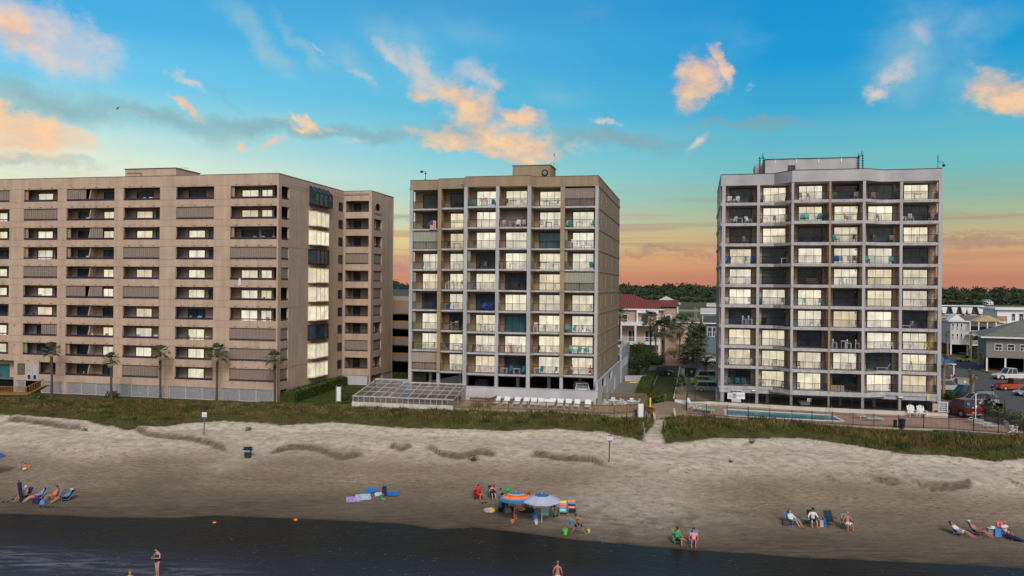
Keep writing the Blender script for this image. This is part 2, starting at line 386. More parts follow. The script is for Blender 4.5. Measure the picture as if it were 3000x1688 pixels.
    peach = blobs([(1190,372,140,17,4,1.0),(1330,388,80,18,0,1.0),(1215,330,60,28,25,.85),(70,296,120,22,12,1.1),(55,345,110,22,2,.9),(1165,275,80,34,42,1.0),(1200,300,60,50,20,1.0),(1065,225,36,22,30,.75),(1300,298,66,26,2,1.0),(1230,352,190,24,3,1.0),(1345,372,80,26,0,1.05),(1150,350,90,18,8,.8),(1255,235,50,18,30,.5),
        (1742,205,42,50,15,1.25),(1805,165,15,46,-22,1.1),(1770,232,45,16,0,.9),(2545,225,85,36,22,1.2),(465,268,44,9,34,1.0),(625,362,18,12,20,.8),(690,372,38,14,-10,.75),
        (795,300,30,9,35,1.0),(790,328,30,10,0,.8),(75,318,120,20,14,1.15),(25,60,40,40,0,.9),(370,300,60,10,10,.45),(760,292,22,9,20,.8),(1010,165,30,12,40,.4)], fineF, .34)
    c = mix(math_('MULTIPLY', veil, .8), c, lin((164,200,208)))
    c = mix(math_('MULTIPLY', grey, .78), c, lin((134,164,168)))
    c = mix(math_('MULTIPLY', pale, .82), c, mix(mr(el, .12, .3), lin((245,216,180)), lin((222,205,205))))
    c = mix(math_('MULTIPLY', peach, .85), c, mix(fineF, lin((238,182,144)), lin((255,208,160))))
    # low stripes of cloud near the horizon
    lowband = math_('MULTIPLY', mr(el, .005, .03), mr(el, .13, .07))
    st = math_('MULTIPLY', mr(noise_(7, 5, stretch=(.5, 16, 1), rough=.5), .46, .62), lowband)
    c = mix(math_('MULTIPLY', st, .5), c, lin((176,138,122)))
    low2 = blobs([(2470,612,200,11,0,.9),(1660,636,170,9,-1,.8),(1005,668,70,24,0,.8),(2480,590,200,5,0,.6),(2450,540,150,6,-3,.4),(1700,655,120,5,0,.5),(940,640,120,6,0,.5)], strF, .3)
    c = mix(math_('MULTIPLY', low2, .7), c, lin((165,128,122)))
    bgA = N('Background'); l.new(c, bgA.inputs[0]); bgA.inputs[1].default_value = 1.0
    sky = N('TexSky', sky_type='NISHITA'); sky.sun_disc = False; sky.sun_elevation = SUN_EL; sky.sun_rotation = SUN_AZ
    sky.air_density = 1.0; sky.dust_density = 4.0; sky.ozone_density = 1.0
    des = N('HueSaturation'); des.inputs['Saturation'].default_value = .45; l.new(sky.outputs[0], des.inputs['Color'])
    bgB = N('Background'); l.new(des.outputs[0], bgB.inputs[0]); bgB.inputs[1].default_value = .1
    # the sunset half of the sky lies inland, the pale half over the sea and overhead
    f1 = mr(sp.outputs[1], .45, -.1); f2 = mr(sp.outputs[2], .34, .75)
    mm = N('MixShader'); l.new(math_('MAXIMUM', f1, f2), mm.inputs[0]); l.new(bgA.outputs[0], mm.inputs[1]); l.new(bgB.outputs[0], mm.inputs[2])
    o = N('OutputWorld'); l.new(mm.outputs[0], o.inputs[0])
make_world()

# ------------------------------------------------------------ terrain
def interp(t, x):
    if x <= t[0][0]: return t[0][1]+(x-t[0][0])*(t[1][1]-t[0][1])/(t[1][0]-t[0][0])*.6
    for a, b in zip(t, t[1:]):
        if x <= b[0]:
            k = (x-a[0])/(b[0]-a[0]); return a[1]+(b[1]-a[1])*k
    a, b = t[-2:]; return b[1]+(x-b[0])*(b[1]-a[1])/(b[0]-a[0])*.6
WZ = -2.6
WL = [G(x, y, WZ) for x, y in [(0,1509),(300,1522),(500,1524),(620,1516),(1000,1531),(1180,1540),(1279,1557),(1388,1550),(1543,1569),(1700,1590),(2000,1616),(2200,1628),(2350,1641),(2600,1652),(3000,1672)]]
DZ = -.75
DL = [G(x, y, DZ) for x, y in [(0,1214),(80,1226),(233,1233),(330,1252),(373,1261),(466,1255),(540,1242),(602,1237),(699,1236),(815,1245),(893,1243),(1000,1239),(1155,1253),(1388,1259),(1485,1264),(1621,1257),(1776,1268),(1835,1282),(1897,1297),(1935,1300),(2000,1297),(2097,1282),(2272,1286),(2349,1284),(2505,1305),(2640,1330),(2815,1338),(2912,1352),(3000,1344)]]
LIM = [G(x, y, -1.1) for x, y in [(0,1163),(400,1168),(812,1178),(1028,1184),(1180,1192),(1330,1203),(1560,1213),(1870,1226),(2010,1219),(2320,1243),(2600,1262),(3000,1280)]]
PATH = [G(x, y, -.8)+(w,) for x, y, w in [(1915,1400,3.0),(1908,1330,1.6),(1912,1300,1.1),(1917,1270,.75),(1925,1250,.6),(1935,1225,.6)]]
def sm(a, b, x):
    t = max(0, min(1, (x-a)/(b-a))); return t*t*(3-2*t)
def path_d(X, Y):
    best = 9
    for (x0,y0,w0),(x1,y1,w1) in zip(PATH, PATH[1:]):
        dx, dy = x1-x0, y1-y0; t = max(0, min(1, ((X-x0)*dx+(Y-y0)*dy)/(dx*dx+dy*dy)))
        best = min(best, math.hypot(X-x0-dx*t, Y-y0-dy*t)/(w0+(w1-w0)*t))
    return best
TR = [[G(x, y, -1.5)+(w,) for x, y, w in q] for q in ([(1930,1300,1.4),(1912,1360,2.6),(1885,1410,4.2),(1840,1450,5.5)], [(930,1216,.6),(893,1242,.9),(800,1278,1.3),(722,1318,1.8),(660,1350,2.2)])]
def seg_d(L, X, Y):
    best = 9
    for (x0,y0,w0),(x1,y1,w1) in zip(L, L[1:]):
        dx, dy = x1-x0, y1-y0; t = max(0, min(1, ((X-x0)*dx+(Y-y0)*dy)/(dx*dx+dy*dy)))
        best = min(best, math.hypot(X-x0-dx*t, Y-y0-dy*t)/(w0+(w1-w0)*t))
    return best
def trail_d(X, Y): return min(seg_d(TR[0], X, Y), seg_d(TR[1], X, Y)+.4)
def nz(x, y, z=0): return noise.noise(Vector((x, y, z)))
def edge_wob(X): return .5*nz(X*.35, 5.1)+.25*nz(X*1.1, 9.3)
def h(X, Y):
    w = interp(WL, X); dn = interp(DL, X)+edge_wob(X)*.8
    if Y < w: return max(-6, WZ+(Y-w)*.035)
    t = (Y-w)/(dn-w)
    if t <= 1:
        z = WZ+.55*sm(0, .5, t)*1+.18*t+.72*sm(.52, .82, t)+.4*sm(.9, .985, t)
        # wind and wave scarps, broken along the beach
        sc_t = .70+.05*nz(X*.06, 3.3)+.03*nz(X*.25, 7.7)
        amp = max(0, nz(X*.11, 1.7)+.32)
        z += .3*amp*(sm(sc_t-.012, sc_t+.012, t)-.8*sm(sc_t+.02, sc_t+.16, t))
        f, dd = scarp(X, Y)
        if f and dd > -2: z += f*.5*sm(-.22, .22, dd)*math.exp(-max(0, dd)/2.2)
        z += .03*nz(X*.9, Y*.9)*sm(.05,.3,t)+.02*nz(X*2.7, Y*2.7)*sm(.1, .4, t)
        # footprints and scuffs
        z += .04*nz(X*2.6, Y*2.6, 2)*sm(.15, .35, t)
        return z
    d = Y-dn
    z = -.75+.42*sm(0, 2.2, d)-.72*sm(4, 12, d)+.16*nz(X*.3, Y*.3)+.05*nz(X*1.3, Y*1.3)
    p = path_d(X, Y); z = z if p > 2 else z-.25*(1-sm(.7, 2, p))*(1-sm(6, 10, d))
    lim = interp(LIM, X)
    return min(z, z+(-1.35-z)*sm(-.6, 1.2, Y-lim))
SCP = [[G(x, y, -1.35) for x, y in q] for q in ([(20,1243),(120,1252),(240,1266)],[(395,1277),(470,1287),(560,1292),(610,1299),(665,1312)],[(795,1318),(850,1309),(905,1308),(960,1318),(1000,1330),(1060,1324)],[(1140,1311),(1175,1316),(1210,1311)],[(1255,1314),(1290,1328),(1345,1334),(1400,1327),(1450,1329)],[(1560,1330),(1620,1336),(1680,1340),(1725,1342),(1775,1354)],[(2425,1386),(2465,1398)],[(2560,1392),(2595,1401),(2640,1400)],[(2675,1400),(2720,1416),(2790,1421),(2850,1414)],[(2915,1398),(2955,1412),(3010,1428)])]
def scarp(X, Y):
    '''(fade, distance inland of the cut bank)'''
    for L in SCP:
        if L[0][0]-1 < X < L[-1][0]+1:
            xc = min(max(X, L[0][0]), L[-1][0]); yl = interp(L, xc)+.25*nz(X*1.3, 2.2)
            f = sm(0, 1.2, X-L[0][0]+.6)*sm(0, 1.2, L[-1][0]+.6-X)
            return f, Y-yl
    return 0, 9
def beach_z(X, Y): return h(X, Y)
def GT(px, py):
    """picture point on the beach surface"""
    z = -1.8
    for _ in range(25):
        X, Y = G(px, py, z); z += .5*(h(X, Y)-z)
    X, Y = G(px, py, z); return X, Y, h(X, Y)

def make_terrain():
    x0, x1, y0, y1 = -74, 74, 36, 122
    ys = []; y = y0
    while y < y1: ys.append(y); y += .24 if y < 98 else .6
    st = .27; nx = int((x1-x0)/st)+1; xs = [x0+i*st for i in range(nx)]
    vs = []; ca = []
    for y in ys:
        for x in xs:
            z = h(x, y); vs.append((x, y, z))
            w = interp(WL, x); dn = interp(DL, x)+edge_wob(x)*.8; t = (y-w)/(dn-w)
            veg = sm(-.25, .35, (y-dn)+.5*nz(x*1.7, y*1.7))*(sm(.7, 1.3, path_d(x, y)+.2*nz(x*2, y*2)))
            wet = 1-sm(0, .035, t+.012*nz(x*.8, y*.8))
            damp_dim = 1-sm(.02, .48, t+.10*nz(x*.12, y*.3)+.03*nz(x*.5, y*1.4))  # damp sand, with vignette darkening toward the water painted into the same mask
            sc_t = .70+.05*nz(x*.06, 3.3)+.03*nz(x*.25, 7.7); amp = max(0, nz(x*.11, 1.7)+.2)
            scar = amp*.35*math.exp(-((t-sc_t)/.02)**2)*(.6+.8*abs(nz(x*.9, y*.9)))
            f, dd = scarp(x, y); scar += f*1.7*math.exp(-((dd+.1)/.34)**2)*(.6+.6*abs(nz(x*2, y*2))); scar *= 1
            scar += sum(.55*math.exp(-((t-q-.012*nz(x*.05, q*9)+.00*x)/.006)**2)*max(0, .7+nz(x*.09, q*30)) for q in (.13,.165,.20,.33))
            ca.append((max(wet, 0), max(0, min(1, damp_dim)), veg, 1)); 
            vs[-1] = (x, y, z); ca[-1] = (wet, min(1, max(damp_dim, scar*1.1)), veg, max(sm(.5, .78, t), .55*(1-sm(.3, 1.9, trail_d(x, y)+.35*nz(x*.7, y*.7))))*(1-.95*min(1, scar*1.1)))
    ny = len(ys)
    fs = [(j*nx+i, j*nx+i+1, (j+1)*nx+i+1, (j+1)*nx+i) for j in range(ny-1) for i in range(nx-1)]
    me = bpy.data.meshes.new('beach_sand'); me.from_pydata(vs, [], fs)
    at = me.attributes.new('zone', 'FLOAT_COLOR', 'POINT'); at.data.foreach_set('color', [c for q in ca for c in q])
    me.polygons.foreach_set('use_smooth', [True]*len(me.polygons))
    m = bpy.data.materials.new('beach sand'); m.use_nodes = True; nt = m.node_tree; n = nt.nodes; l = nt.links; b = n['Principled BSDF']
    a = n.new('ShaderNodeAttribute'); a.attribute_name = 'zone'; sp = n.new('ShaderNodeSeparateColor'); l.new(a.outputs['Color'], sp.inputs[0])
    tc = n.new('ShaderNodeTexCoord')
    def noi(sc, det=6, rough=.6, st=None):
        mp = n.new('ShaderNodeMapping'); l.new(tc.outputs['Object'], mp.inputs[0])
        if st: mp.inputs['Scale'].default_value = st
        x = n.new('ShaderNodeTexNoise'); x.inputs['Scale'].default_value = sc; x.inputs['Detail'].default_value = det; x.inputs['Roughness'].default_value = rough
        l.new(mp.outputs[0], x.inputs['Vector']); return x.outputs['Fac']
    def rng(v, a_, b_, c_=0, d_=1):
        x = n.new('ShaderNodeMapRange'); l.new(v, x.inputs[0])
        for i, q in enumerate((a_, b_, c_, d_)): x.inputs[i+1].default_value = q
        return x.outputs[0]
    def mix(f, c1, c2, bt='MIX'):
        x = n.new('ShaderNodeMix'); x.data_type = 'RGBA'; x.blend_type = bt
        if isinstance(f, (int, float)): x.inputs[0].default_value = f
        else: l.new(f, x.inputs[0])
        for i, q in ((6, c1), (7, c2)):
            if isinstance(q, tuple): x.inputs[i].default_value = (*q, 1)
            else: l.new(q, x.inputs[i])
        return x.outputs[2]
    def mul(a_, b_):
        x = n.new('ShaderNodeMath'); x.operation = 'MULTIPLY'; x.use_clamp = True; l.new(a_, x.inputs[0])
        if isinstance(b_, (int, float)): x.inputs[1].default_value = b_
        else: l.new(b_, x.inputs[1])
        return x.outputs[0]
    c = mix(rng(noi(.25), .35, .65), (.35,.27,.19), (.45,.35,.25))
    c = mix(rng(noi(2.6, 9, .75, (.7,1.4,1)), .40, .60, .40, 1.0), (.12,.093,.068), c)
    c = mix(sp.outputs[1], c, mix(rng(noi(1.6, 8, .7, (.35,1.5,1)), .35, .65), (.085,.067,.05), (.165,.13,.097)))
    # shell hash on the upper beach
    vo = n.new('ShaderNodeTexVoronoi'); vo.inputs['Scale'].default_value = 3.4; l.new(tc.outputs['Object'], vo.inputs['Vector'])
    sh = mul(rng(vo.outputs['Distance'], .30, .16), rng(noi(.55, 5), .42, .6)); sh = mul(mul(sh, a.outputs['Alpha']), .85)
    c = mix(sh, c, (.85,.78,.7))
    hi = mul(rng(noi(1.1, 7, .7), .38, .6, .3, .92), a.outputs['Alpha']); c = mix(hi, c, (.70,.61,.52))
    # footprints
    v2 = n.new('ShaderNodeTexVoronoi'); v2.inputs['Scale'].default_value = 1.45; mp2 = n.new('ShaderNodeMapping'); mp2.inputs['Scale'].default_value = (.8,1.5,1)
    l.new(tc.outputs['Object'], mp2.inputs[0]); l.new(mp2.outputs[0], v2.inputs['Vector'])
    fp = mul(rng(v2.outputs['Distance'], .3, .12), rng(noi(.6, 5), .42, .58)); c = mix(mul(fp, .7), c, (.10,.08,.06))
    c = mix(mul(sp.outputs[0], .93), c, mix(rng(noi(.8), .35, .65), (.022,.021,.019), (.04,.037,.032)))
    soil = mix(rng(noi(1.2, 8, .7), .35, .65), (.055,.045,.018), (.12,.095,.045))
    c = mix(sp.outputs[2], c, soil)
    l.new(c, b.inputs['Base Color']); b.inputs['Specular IOR Level'].default_value = .15
    l.new(rng(sp.outputs[0], 0, 1, .95, .5), b.inputs['Roughness'])
    bp = n.new('ShaderNodeBump'); bp.inputs['Strength'].default_value = 1.0; bp.inputs['Distance'].default_value = .13
    l.new(noi(5.0, 8, .7, (.8,1.2,1)), bp.inputs['Height']); l.new(bp.outputs[0], b.inputs['Normal'])
    me.materials.append(m); me.update()
    o = bpy.data.objects.new('beach_sand', me); COL.objects.link(o); tag(o, kind='structure')
make_terrain()

def flat(name, pts, z, m, kind='structure', thick=0):
    mb = MB()
    if thick: mb.prism(pts, z-thick, z)
    else: mb.add([(x,y,z) for x,y in pts], [tuple(range(len(pts)))])
    o = mb.build(name, m)
    if kind: o['kind'] = kind
    return o
def make_water():
    mb = MB(); mb.add([(-900,-700,WZ+.004),(900,-700,WZ+.004),(900,90,WZ+.004),(-900,90,WZ+.004)], [(0,1,2,3)])
    m = bpy.data.materials.new('shallow sea water'); m.use_nodes = True; nt = m.node_tree; n = nt.nodes; l = nt.links; b = n['Principled BSDF']
    b.inputs['IOR'].default_value = 1.11
    tc = n.new('ShaderNodeTexCoord')
    def noi(sc, det, rough, st, dist=0):
        mp = n.new('ShaderNodeMapping'); l.new(tc.outputs['Object'], mp.inputs[0]); mp.inputs['Scale'].default_value = st; mp.inputs['Rotation'].default_value = (0,0,R(12))
        x = n.new('ShaderNodeTexNoise'); x.inputs['Scale'].default_value = sc; x.inputs['Detail'].default_value = det; x.inputs['Roughness'].default_value = rough; x.inputs['Distortion'].default_value = dist
        l.new(mp.outputs[0], x.inputs['Vector']); return x.outputs['Fac']
    def rng(v, a_, b_, c_=0, d_=1):
        x = n.new('ShaderNodeMapRange'); l.new(v, x.inputs[0])
        for i, q in enumerate((a_, b_, c_, d_)): x.inputs[i+1].default_value = q
        return x.outputs[0]
    def mul(a_, b_):
        x = n.new('ShaderNodeMath'); x.operation = 'MULTIPLY'; l.new(a_, x.inputs[0])
        if isinstance(b_, (int, float)): x.inputs[1].default_value = b_
        else: l.new(b_, x.inputs[1])
        return x.outputs[0]
    sp = n.new('ShaderNodeSeparateXYZ'); l.new(tc.outputs['Object'], sp.inputs[0])
    # distance from the shore line: y + .15 x
    sh = n.new('ShaderNodeMath'); sh.operation = 'MULTIPLY_ADD'; l.new(sp.outputs[0], sh.inputs[0]); sh.inputs[1].default_value = .15; l.new(sp.outputs[1], sh.inputs[2])
    mx = n.new('ShaderNodeMix'); mx.data_type = 'RGBA'; l.new(rng(sh.outputs[0], 53, 44), mx.inputs[0])
    mx.inputs[6].default_value = (.017,.018,.017,1); mx.inputs[7].default_value = (.025,.038,.062,1)
    foam = mul(rng(noi(.9, 9, .75, (.35,1.8,1), 1.0), .46, .62), rng(noi(.12, 3, .5, (.6,1.4,1)), .38, .58))
    left = rng(sp.outputs[0], -5, -26, .3, 1); foam = mul(mul(foam, left), rng(sh.outputs[0], 50, 46))
    fl = n.new('ShaderNodeTexVoronoi'); fl.inputs['Scale'].default_value = 2.6; l.new(tc.outputs['Object'], fl.inputs['Vector'])
    fleck = mul(mul(rng(fl.outputs['Distance'], .2, .06), rng(noi(.5, 4, .6, (1,1,1)), .47, .6)), .8)
    ad = n.new('ShaderNodeMath'); ad.operation = 'ADD'; ad.use_clamp = True; l.new(foam, ad.inputs[0]); l.new(fleck, ad.inputs[1])
    m2 = n.new('ShaderNodeMix'); m2.data_type = 'RGBA'; l.new(mul(ad.outputs[0], .8), m2.inputs[0]); l.new(mx.outputs[2], m2.inputs[6]); m2.inputs[7].default_value = (.26,.26,.34,1)
    l.new(m2.outputs[2], b.inputs['Base Color']); b.inputs['Roughness'].default_value = .3
    bp = n.new('ShaderNodeBump'); bp.inputs['Strength'].default_value = .6; bp.inputs['Distance'].default_value = .12
    l.new(noi(1.3, 6, .6, (.5,1.5,1), .6), bp.inputs['Height']); l.new(bp.outputs[0], b.inputs['Normal'])
    o = mb.build('sea_water', m); tag(o, kind='structure')
make_water()

# ------------------------------------------------------------ dune grass
def make_grass():
    mb = MB(); cnt = 0
    while cnt < 27000:
        X = random.uniform(-72, 72); Y = random.uniform(70, 124)
        dn = interp(DL, X)+edge_wob(X)*.8; lim = interp(LIM, X)
        if Y > lim-.5 or Y < dn-.9+.9*nz(X*.9, 3.7): continue
        e = Y-dn
        if e < .5 and random.random() > .35+e: continue
        if path_d(X, Y) < 1.25+.3*nz(X, Y) or seg_d(TR[1], X, Y) < .9+.4*nz(X, Y): continue
        if abs(X) > .62*Y+2: continue
        dens = nz(X*.22, Y*.22, 4)
        if dens < -.35 and random.random() < .6: continue
        cnt += 1
        z = h(X, Y)-.03; tall = (.2+(.52 if X > -14 else .4)*sm(0, 5, e))*random.uniform(.5, 1.15)*(1+.5*dens)*(.35+.65*sm(.5, 4.5, lim-Y))
        if X < -14: tall *= .7
        mt = .9*nz(X*.16, Y*.45, 8)+.5*nz(X*.7, Y*1.4, 3)+random.uniform(-.25, .25)
        mi = (2 if mt > .3 else 0 if mt > -.12 else 1 if e < 3 or mt < -.3 else 3)
        if e < 1.6 and random.random() < .6: mi = 1
        if nz(X*.5, Y*.8, 21) > .33: mi = 4; tall *= 1.25
        for k in range(random.choice((3,4,4,5))):
            a = random.uniform(0, 6.28); q = random.uniform(.05, .4); w = random.uniform(.035, .07)
            bx, by = X+random.uniform(-.22,.22), Y+random.uniform(-.22,.22); hh = tall*random.uniform(.7, 1.15)
            dx, dy = math.cos(a)*q*hh, math.sin(a)*q*hh
            mb.add([(bx-w*math.sin(a+1.5), by+w*math.cos(a+1.5), z), (bx+w*math.sin(a+1.5), by-w*math.cos(a+1.5), z), (bx+dx*.45+w*.4, by+dy*.45, z+hh*.62), (bx+dx*1.3, by+dy*1.3, z+hh)], [(0,1,2,3)], mi)
    g = [mat('olive dune grass', (.085,.078,.02), .8, .3, .6), mat('fresh dune grass', (.075,.10,.018), .8, .3, .6), mat('rusty dune grass', (.14,.08,.028), .8, .3, .6), mat('straw dune grass', (.20,.155,.06), .8, .3, .6), mat('dark green dune weed', (.035,.055,.015), .8, .3, .6)]
    tag(mb.build('dune_grass', g), 'long olive and rusty grass covering the dune ridge above the sand', 'grass', kind='stuff')
make_grass()
# trailing pioneer plants on the sand
def tuft(px, py, r, label, n=90, hh=.5):
    X, Y, z = GT(px, py); mb = MB()
    mb.leaves((0,0,hh*.4), (r, r*.8, hh*.6), n, .11, 0, .1, 2)
    mb.tube([(0,0,-.1),(.03,0,hh*.5)], [.03,.015], 5, 2)
    return tag(mb.build('beach_plant', [M['leaf2'], M['leaf'], M['bark']], None, (X, Y, z)), label, 'plant')
tuft(1388, 1350, .5, 'small dark green bush alone on the upper beach below the wooden deck')
tuft(728, 1262, .45, 'small green weed on the bright sand above the trash can', 60)
tuft(2203, 1300, .35, 'small green tuft on shell sand below the swimming pool fence', 60)
tuft(2140, 1355, .3, 'low sparse weed on shell sand right of the beach path', 26, .3)
tuft(250, 1262, .5, 'sparse weed on the bright dune face at the left', 40, .35)
# ------------------------------------------------------------ building helpers
def rect(mb, ax, a0, a1, p0, p1, z0, z1, mi=0):
    if ax == 'u': mb.box(a0, a1, p0, p1, z0, z1, mi)
    else: mb.box(p0, p1, a0, a1, z0, z1, mi)
def wall_holes(mb, ax, a0, a1, z0, z1, holes, p0, p1, mi=0):
    cols = {}
    for a, b, za, zb in holes: cols.setdefault((a, b), []).append((za, zb))
    x = a0
    for (a, b) in sorted(cols):
        if a > x: rect(mb, ax, x, a, p0, p1, z0, z1, mi)
        z = z0
        for za, zb in sorted(cols[(a, b)]):
            if za > z: rect(mb, ax, a, b, p0, p1, z, za, mi)
            z = zb
        if z < z1: rect(mb, ax, a, b, p0, p1, z, z1, mi)
        x = b
    if x < a1: rect(mb, ax, x, a1, p0, p1, z0, z1, mi)
GLOWS = ['glow', 'glow2', 'glow', 'glow3', 'glow2']
def window(par, ax, a0, a1, z0, z1, p, out, state, n=2, name='window', fr=.07, mid=None):
    """pane (part) with its frame (sub-part); state L lit as painted reflection, D dark, T teal"""
    pane = MB(); rect(pane, ax, a0, a1, p, p+out*.03, z0, z1)
    m = M[random.choice(GLOWS)] if state == 'L' else M['teal_glass'] if state == 'T' else M['glass']
    o = pane.build(name, m, par)
    f = MB(); q0, q1 = p+out*.032, p+out*.09
    rect(f, ax, a0-.05, a1+.05, q0, q1, z1-.02, z1+fr)
    rect(f, ax, a0-.05, a0+fr*.6, q0, q1, z0, z1-.022); rect(f, ax, a1-fr*.6, a1+.06, q0, q1, z0, z1-.022)
    for i in range(1, n):
        x = a0+(a1-a0)*i/n; rect(f, ax, x-.03, x+.03, q0, q1-out*.03, z0, z1-.022, 1)
    if mid: rect(f, ax, a0+fr, a1-fr, q0, q1-out*.02, mid-.035, mid+.035, 1 if state == 'L' and random.random() < .5 else 0)
    f.build('frame', [M['frame'], M['mull'] if state == 'L' else M['frame']], o)
    return o
def curtain_edge(par, ax, a0, a1, z0, z1, p, out): pass
def railing(par, ax, a0, a1, p, z, hgt=1.02, step=.13, m='darkmet', r=.02):
    mb = MB(); rect(mb, ax, a0, a1, p-.03, p+.03, z+hgt-.05, z+hgt); rect(mb, ax, a0, a1, p-.02, p+.02, z+.08, z+.12)
    n = max(2, int((a1-a0)/step))
    for i in range(n+1):
        a = a0+(a1-a0)*i/n; rr = r*1.7 if i in (0, n//2, n) else r*.62
        rect(mb, ax, max(a0, a-rr), min(a1, a+rr), p-.012, p+.012, z+.12 if 0 < i < n and i != n//2 else z, z+hgt-.052)
    return mb.build('balcony_railing', M[m], par)
def shutter(par, ax, a0, a1, z0, z1, p, m):
    mb = MB(); n = max(4, int((a1-a0)/.16)); w = (a1-a0)/n
    for i in range(n):
        d = .05 if i % 2 else 0
        rect(mb, ax, a0+i*w, a0+(i+1)*w-.012, p+d, p+d+.04, z0, z1)
    rect(mb, ax, a0, a1, p+.1, p+.12, z0, z1)
    return mb.build('storm_shutter', M[m], par)

# ============================================================ LEFT: brown stucco block
def left_block():
    o3 = (*FL.o, 0)
    B = empty('apartment_building', o3, -TH, 'wide brown stucco apartment block at the left above a white lattice base', 'apartment building', 'beachfront apartment blocks')
    P = 2.733
    cols = {'A': (-47.6,-42.26), 'B': (-39.85,-34.2), 'C': (-32.76,-25.0), 'D': (-23.57,-17.82), 'E': (-15.34,-9.55), 'F': (-7.1,-.24)}
    zb = lambda r: 25.95-P*r
    zt = lambda r: 27.70-P*r
    mb = MB()
    holes = [(a, b, zb(r), zt(r)) for a, b in cols.values() for r in range(9)] + [(-55.5, -49.5, zb(r), zt(r)) for r in range(9)]
    wall_holes(mb, 'u', -62, 0, 3.3, 29.24, holes, 0, .3)
    low = [(-47.6,-41.3,.38,3.2), (-37.1,-34.3,zb(9),zt(9))]+[(*cols[c], zb(9), zt(9)) for c in 'CDEF']
    wall_holes(mb, 'u', -62, 0, .38, 3.3, low, 0, .3)
    for a, b in ((-62,-47.6),(-41.3,-41.0),(-33.1,-32.6),(-25.3,-24.85),(-16.75,-16.3),(-8.55,-8.15),(-.55,0)):
        mb.box(a, b, 0, .3, -1.7, .38)
    for r in range(10):                                   # scuppers and joints
        for c, (a, b) in cols.items():
            n = 4 if c in 'CF' else 3
            for i in range(n):
                x = a+(b-a)*(i+.5)/n; mb.box(x-.13, x+.13, -.05, -.002, zt(r)+.13, zt(r)+.19, 1)
        z = zt(r)+.02
        us = [-62]+[v for c in 'ABCDEF' for v in cols[c]]+[0]
        for a, b in zip(us[::2], us[1::2]):
            if b-a > .4: mb.box(a+.02, b-.02, -.012, -.002, z, z+.035, 2); mb.box(a+.02, b-.02, -.012, -.002, zb(r)-.05, zb(r)-.02, 2)
    for x, r in ((-41.2,7),(-41.2,8),(-33.6,7),(-33.6,8),(-33.6,9)): mb.box(x-.1, x+.1, -.15, -.002, zt(r)-.35, zt(r)-.15, 3)
    mb.build('facade_wall', [M['stucco'], M['dark'], M['joint'], M['conc']], B)
    # side wall to the right, far wing
    mb = MB()
    sh = [(.84, 3.03, zb(r), zt(r)) for r in range(10)]
    wall_holes(mb, 'v', .3, 21, .28, 29.24, sh, -.3, 0)
    mb.box(-.3, 0, .3, .9, -1.7, .28); mb.box(-.3, -.02, 3.2, 21, -1.7, .26)
    for r in range(10): mb.box(.002, .014, 3.3, 8.6, zt(r)+.02, zt(r)+.055, 1) if r % 3 == 0 else None
    mb.box(.002, .014, 3.3, 20.9, zt(0)+.35, zt(0)+.39, 1); mb.box(.002,.02, 3.4, 20.9, .14, .24, 2)
    mb.build('side_wall', [M['stucco'], M['joint'], M['conc']], B)
    mb = MB()
    wh = [(0.35, 4.23, zb(r), zt(r)) for r in range(10)]
    wall_holes(mb, 'u', 0.002, 4.7, .3, 29.24, wh, 21, 21.3)
    kh = [(22.0, 25.5, zb(r), zt(r)) for r in range(1, 10)]
    wall_holes(mb, 'v', 21.3, 26.0, .3, 29.24-2.9, kh, 4.4, 4.7)
    # arched top opening
    N = 10; R_ = 1.5; cy = 23.7; zz = zb(0)
    for i in range(N):
        a0, a1 = math.pi*i/N, math.pi*(i+1)/N
        y0, y1 = cy-R_*math.cos(a0), cy-R_*math.cos(a1); h0, h1 = zz+1.6*math.sin(a0), zz+1.6*math.sin(a1)
        mb.hexa([(4.4,y0,h0),(4.7,y0,h0),(4.7,y1,h1),(4.4,y1,h1),(4.4,y0,29.24),(4.7,y0,29.24),(4.7,y1,29.24),(4.4,y1,29.24)])
    mb.box(4.4, 4.7, 21.3, cy-R_, 26.34, 29.24); mb.box(4.4, 4.7, cy+R_, 26.0, 26.34, 29.24)
    mb.box(4.4, 4.7, cy-R_, cy+R_, 25.6, zz) if zz > 25.6 else None
    mb.box(4.2, 4.66, 26.2, 30.7, -1.7, 29.22); mb.box(4.3, 4.45, 26.0, 26.2, -1.7, 29.2, 1); mb.box(.0, 4.7, 30.4, 30.7, -1.7, 29.2)
    mb.box(4.4, 4.7, 21.0, 21.5, -1.7, .3); mb.box(4.71, 4.74, 26.2, 30.7, .1, .2, 1)
    mb.build('wing_wall', [M['stucco'], M['joint']], B)
    # inner structure: back wall, slabs, partitions
    mb = MB()
    mb.box(-62, -1.75, 1.8, 2.1, -1.0, 29.0); mb.box(-1.75, -1.6, 1.8, 3.6, -1.0, 29.0); mb.box(-1.6, -.32, 3.6, 3.8, -1.0, 29.0)
    for x in (-48.5,-41.05,-33.5,-24.3,-16.6,-8.35):
        mb.box(x-.1, x+.1, .3, 1.8, -1, 29.0)
    mb.box(.3, 4.4, 23.4, 23.6, -1, 29); mb.box(.1, .3, 21.4, 23.4, -1, 29); mb.box(2.9, 3.0, 23.6, 27, -1, 29); mb.box(3.0, 4.38, 25.9, 26.0, -1, 29)
    for r in range(10):                                   # slanting divider in the double balconies
        for c, x in (('C', -29.2),):
            z0 = zb(r)-.8; mb.hexa([(x-.45,.35,z0),(x-.3,.35,z0),(x-.3,1.8,z0),(x-.45,1.8,z0),(x+.1,.35,zt(r)),(x+.25,.35,zt(r)),(x+.25,1.8,zt(r)),(x+.1,1.8,zt(r))], 1)
    mb.build('balcony_wall', [M['stucco_in'], M['stucco']], B)
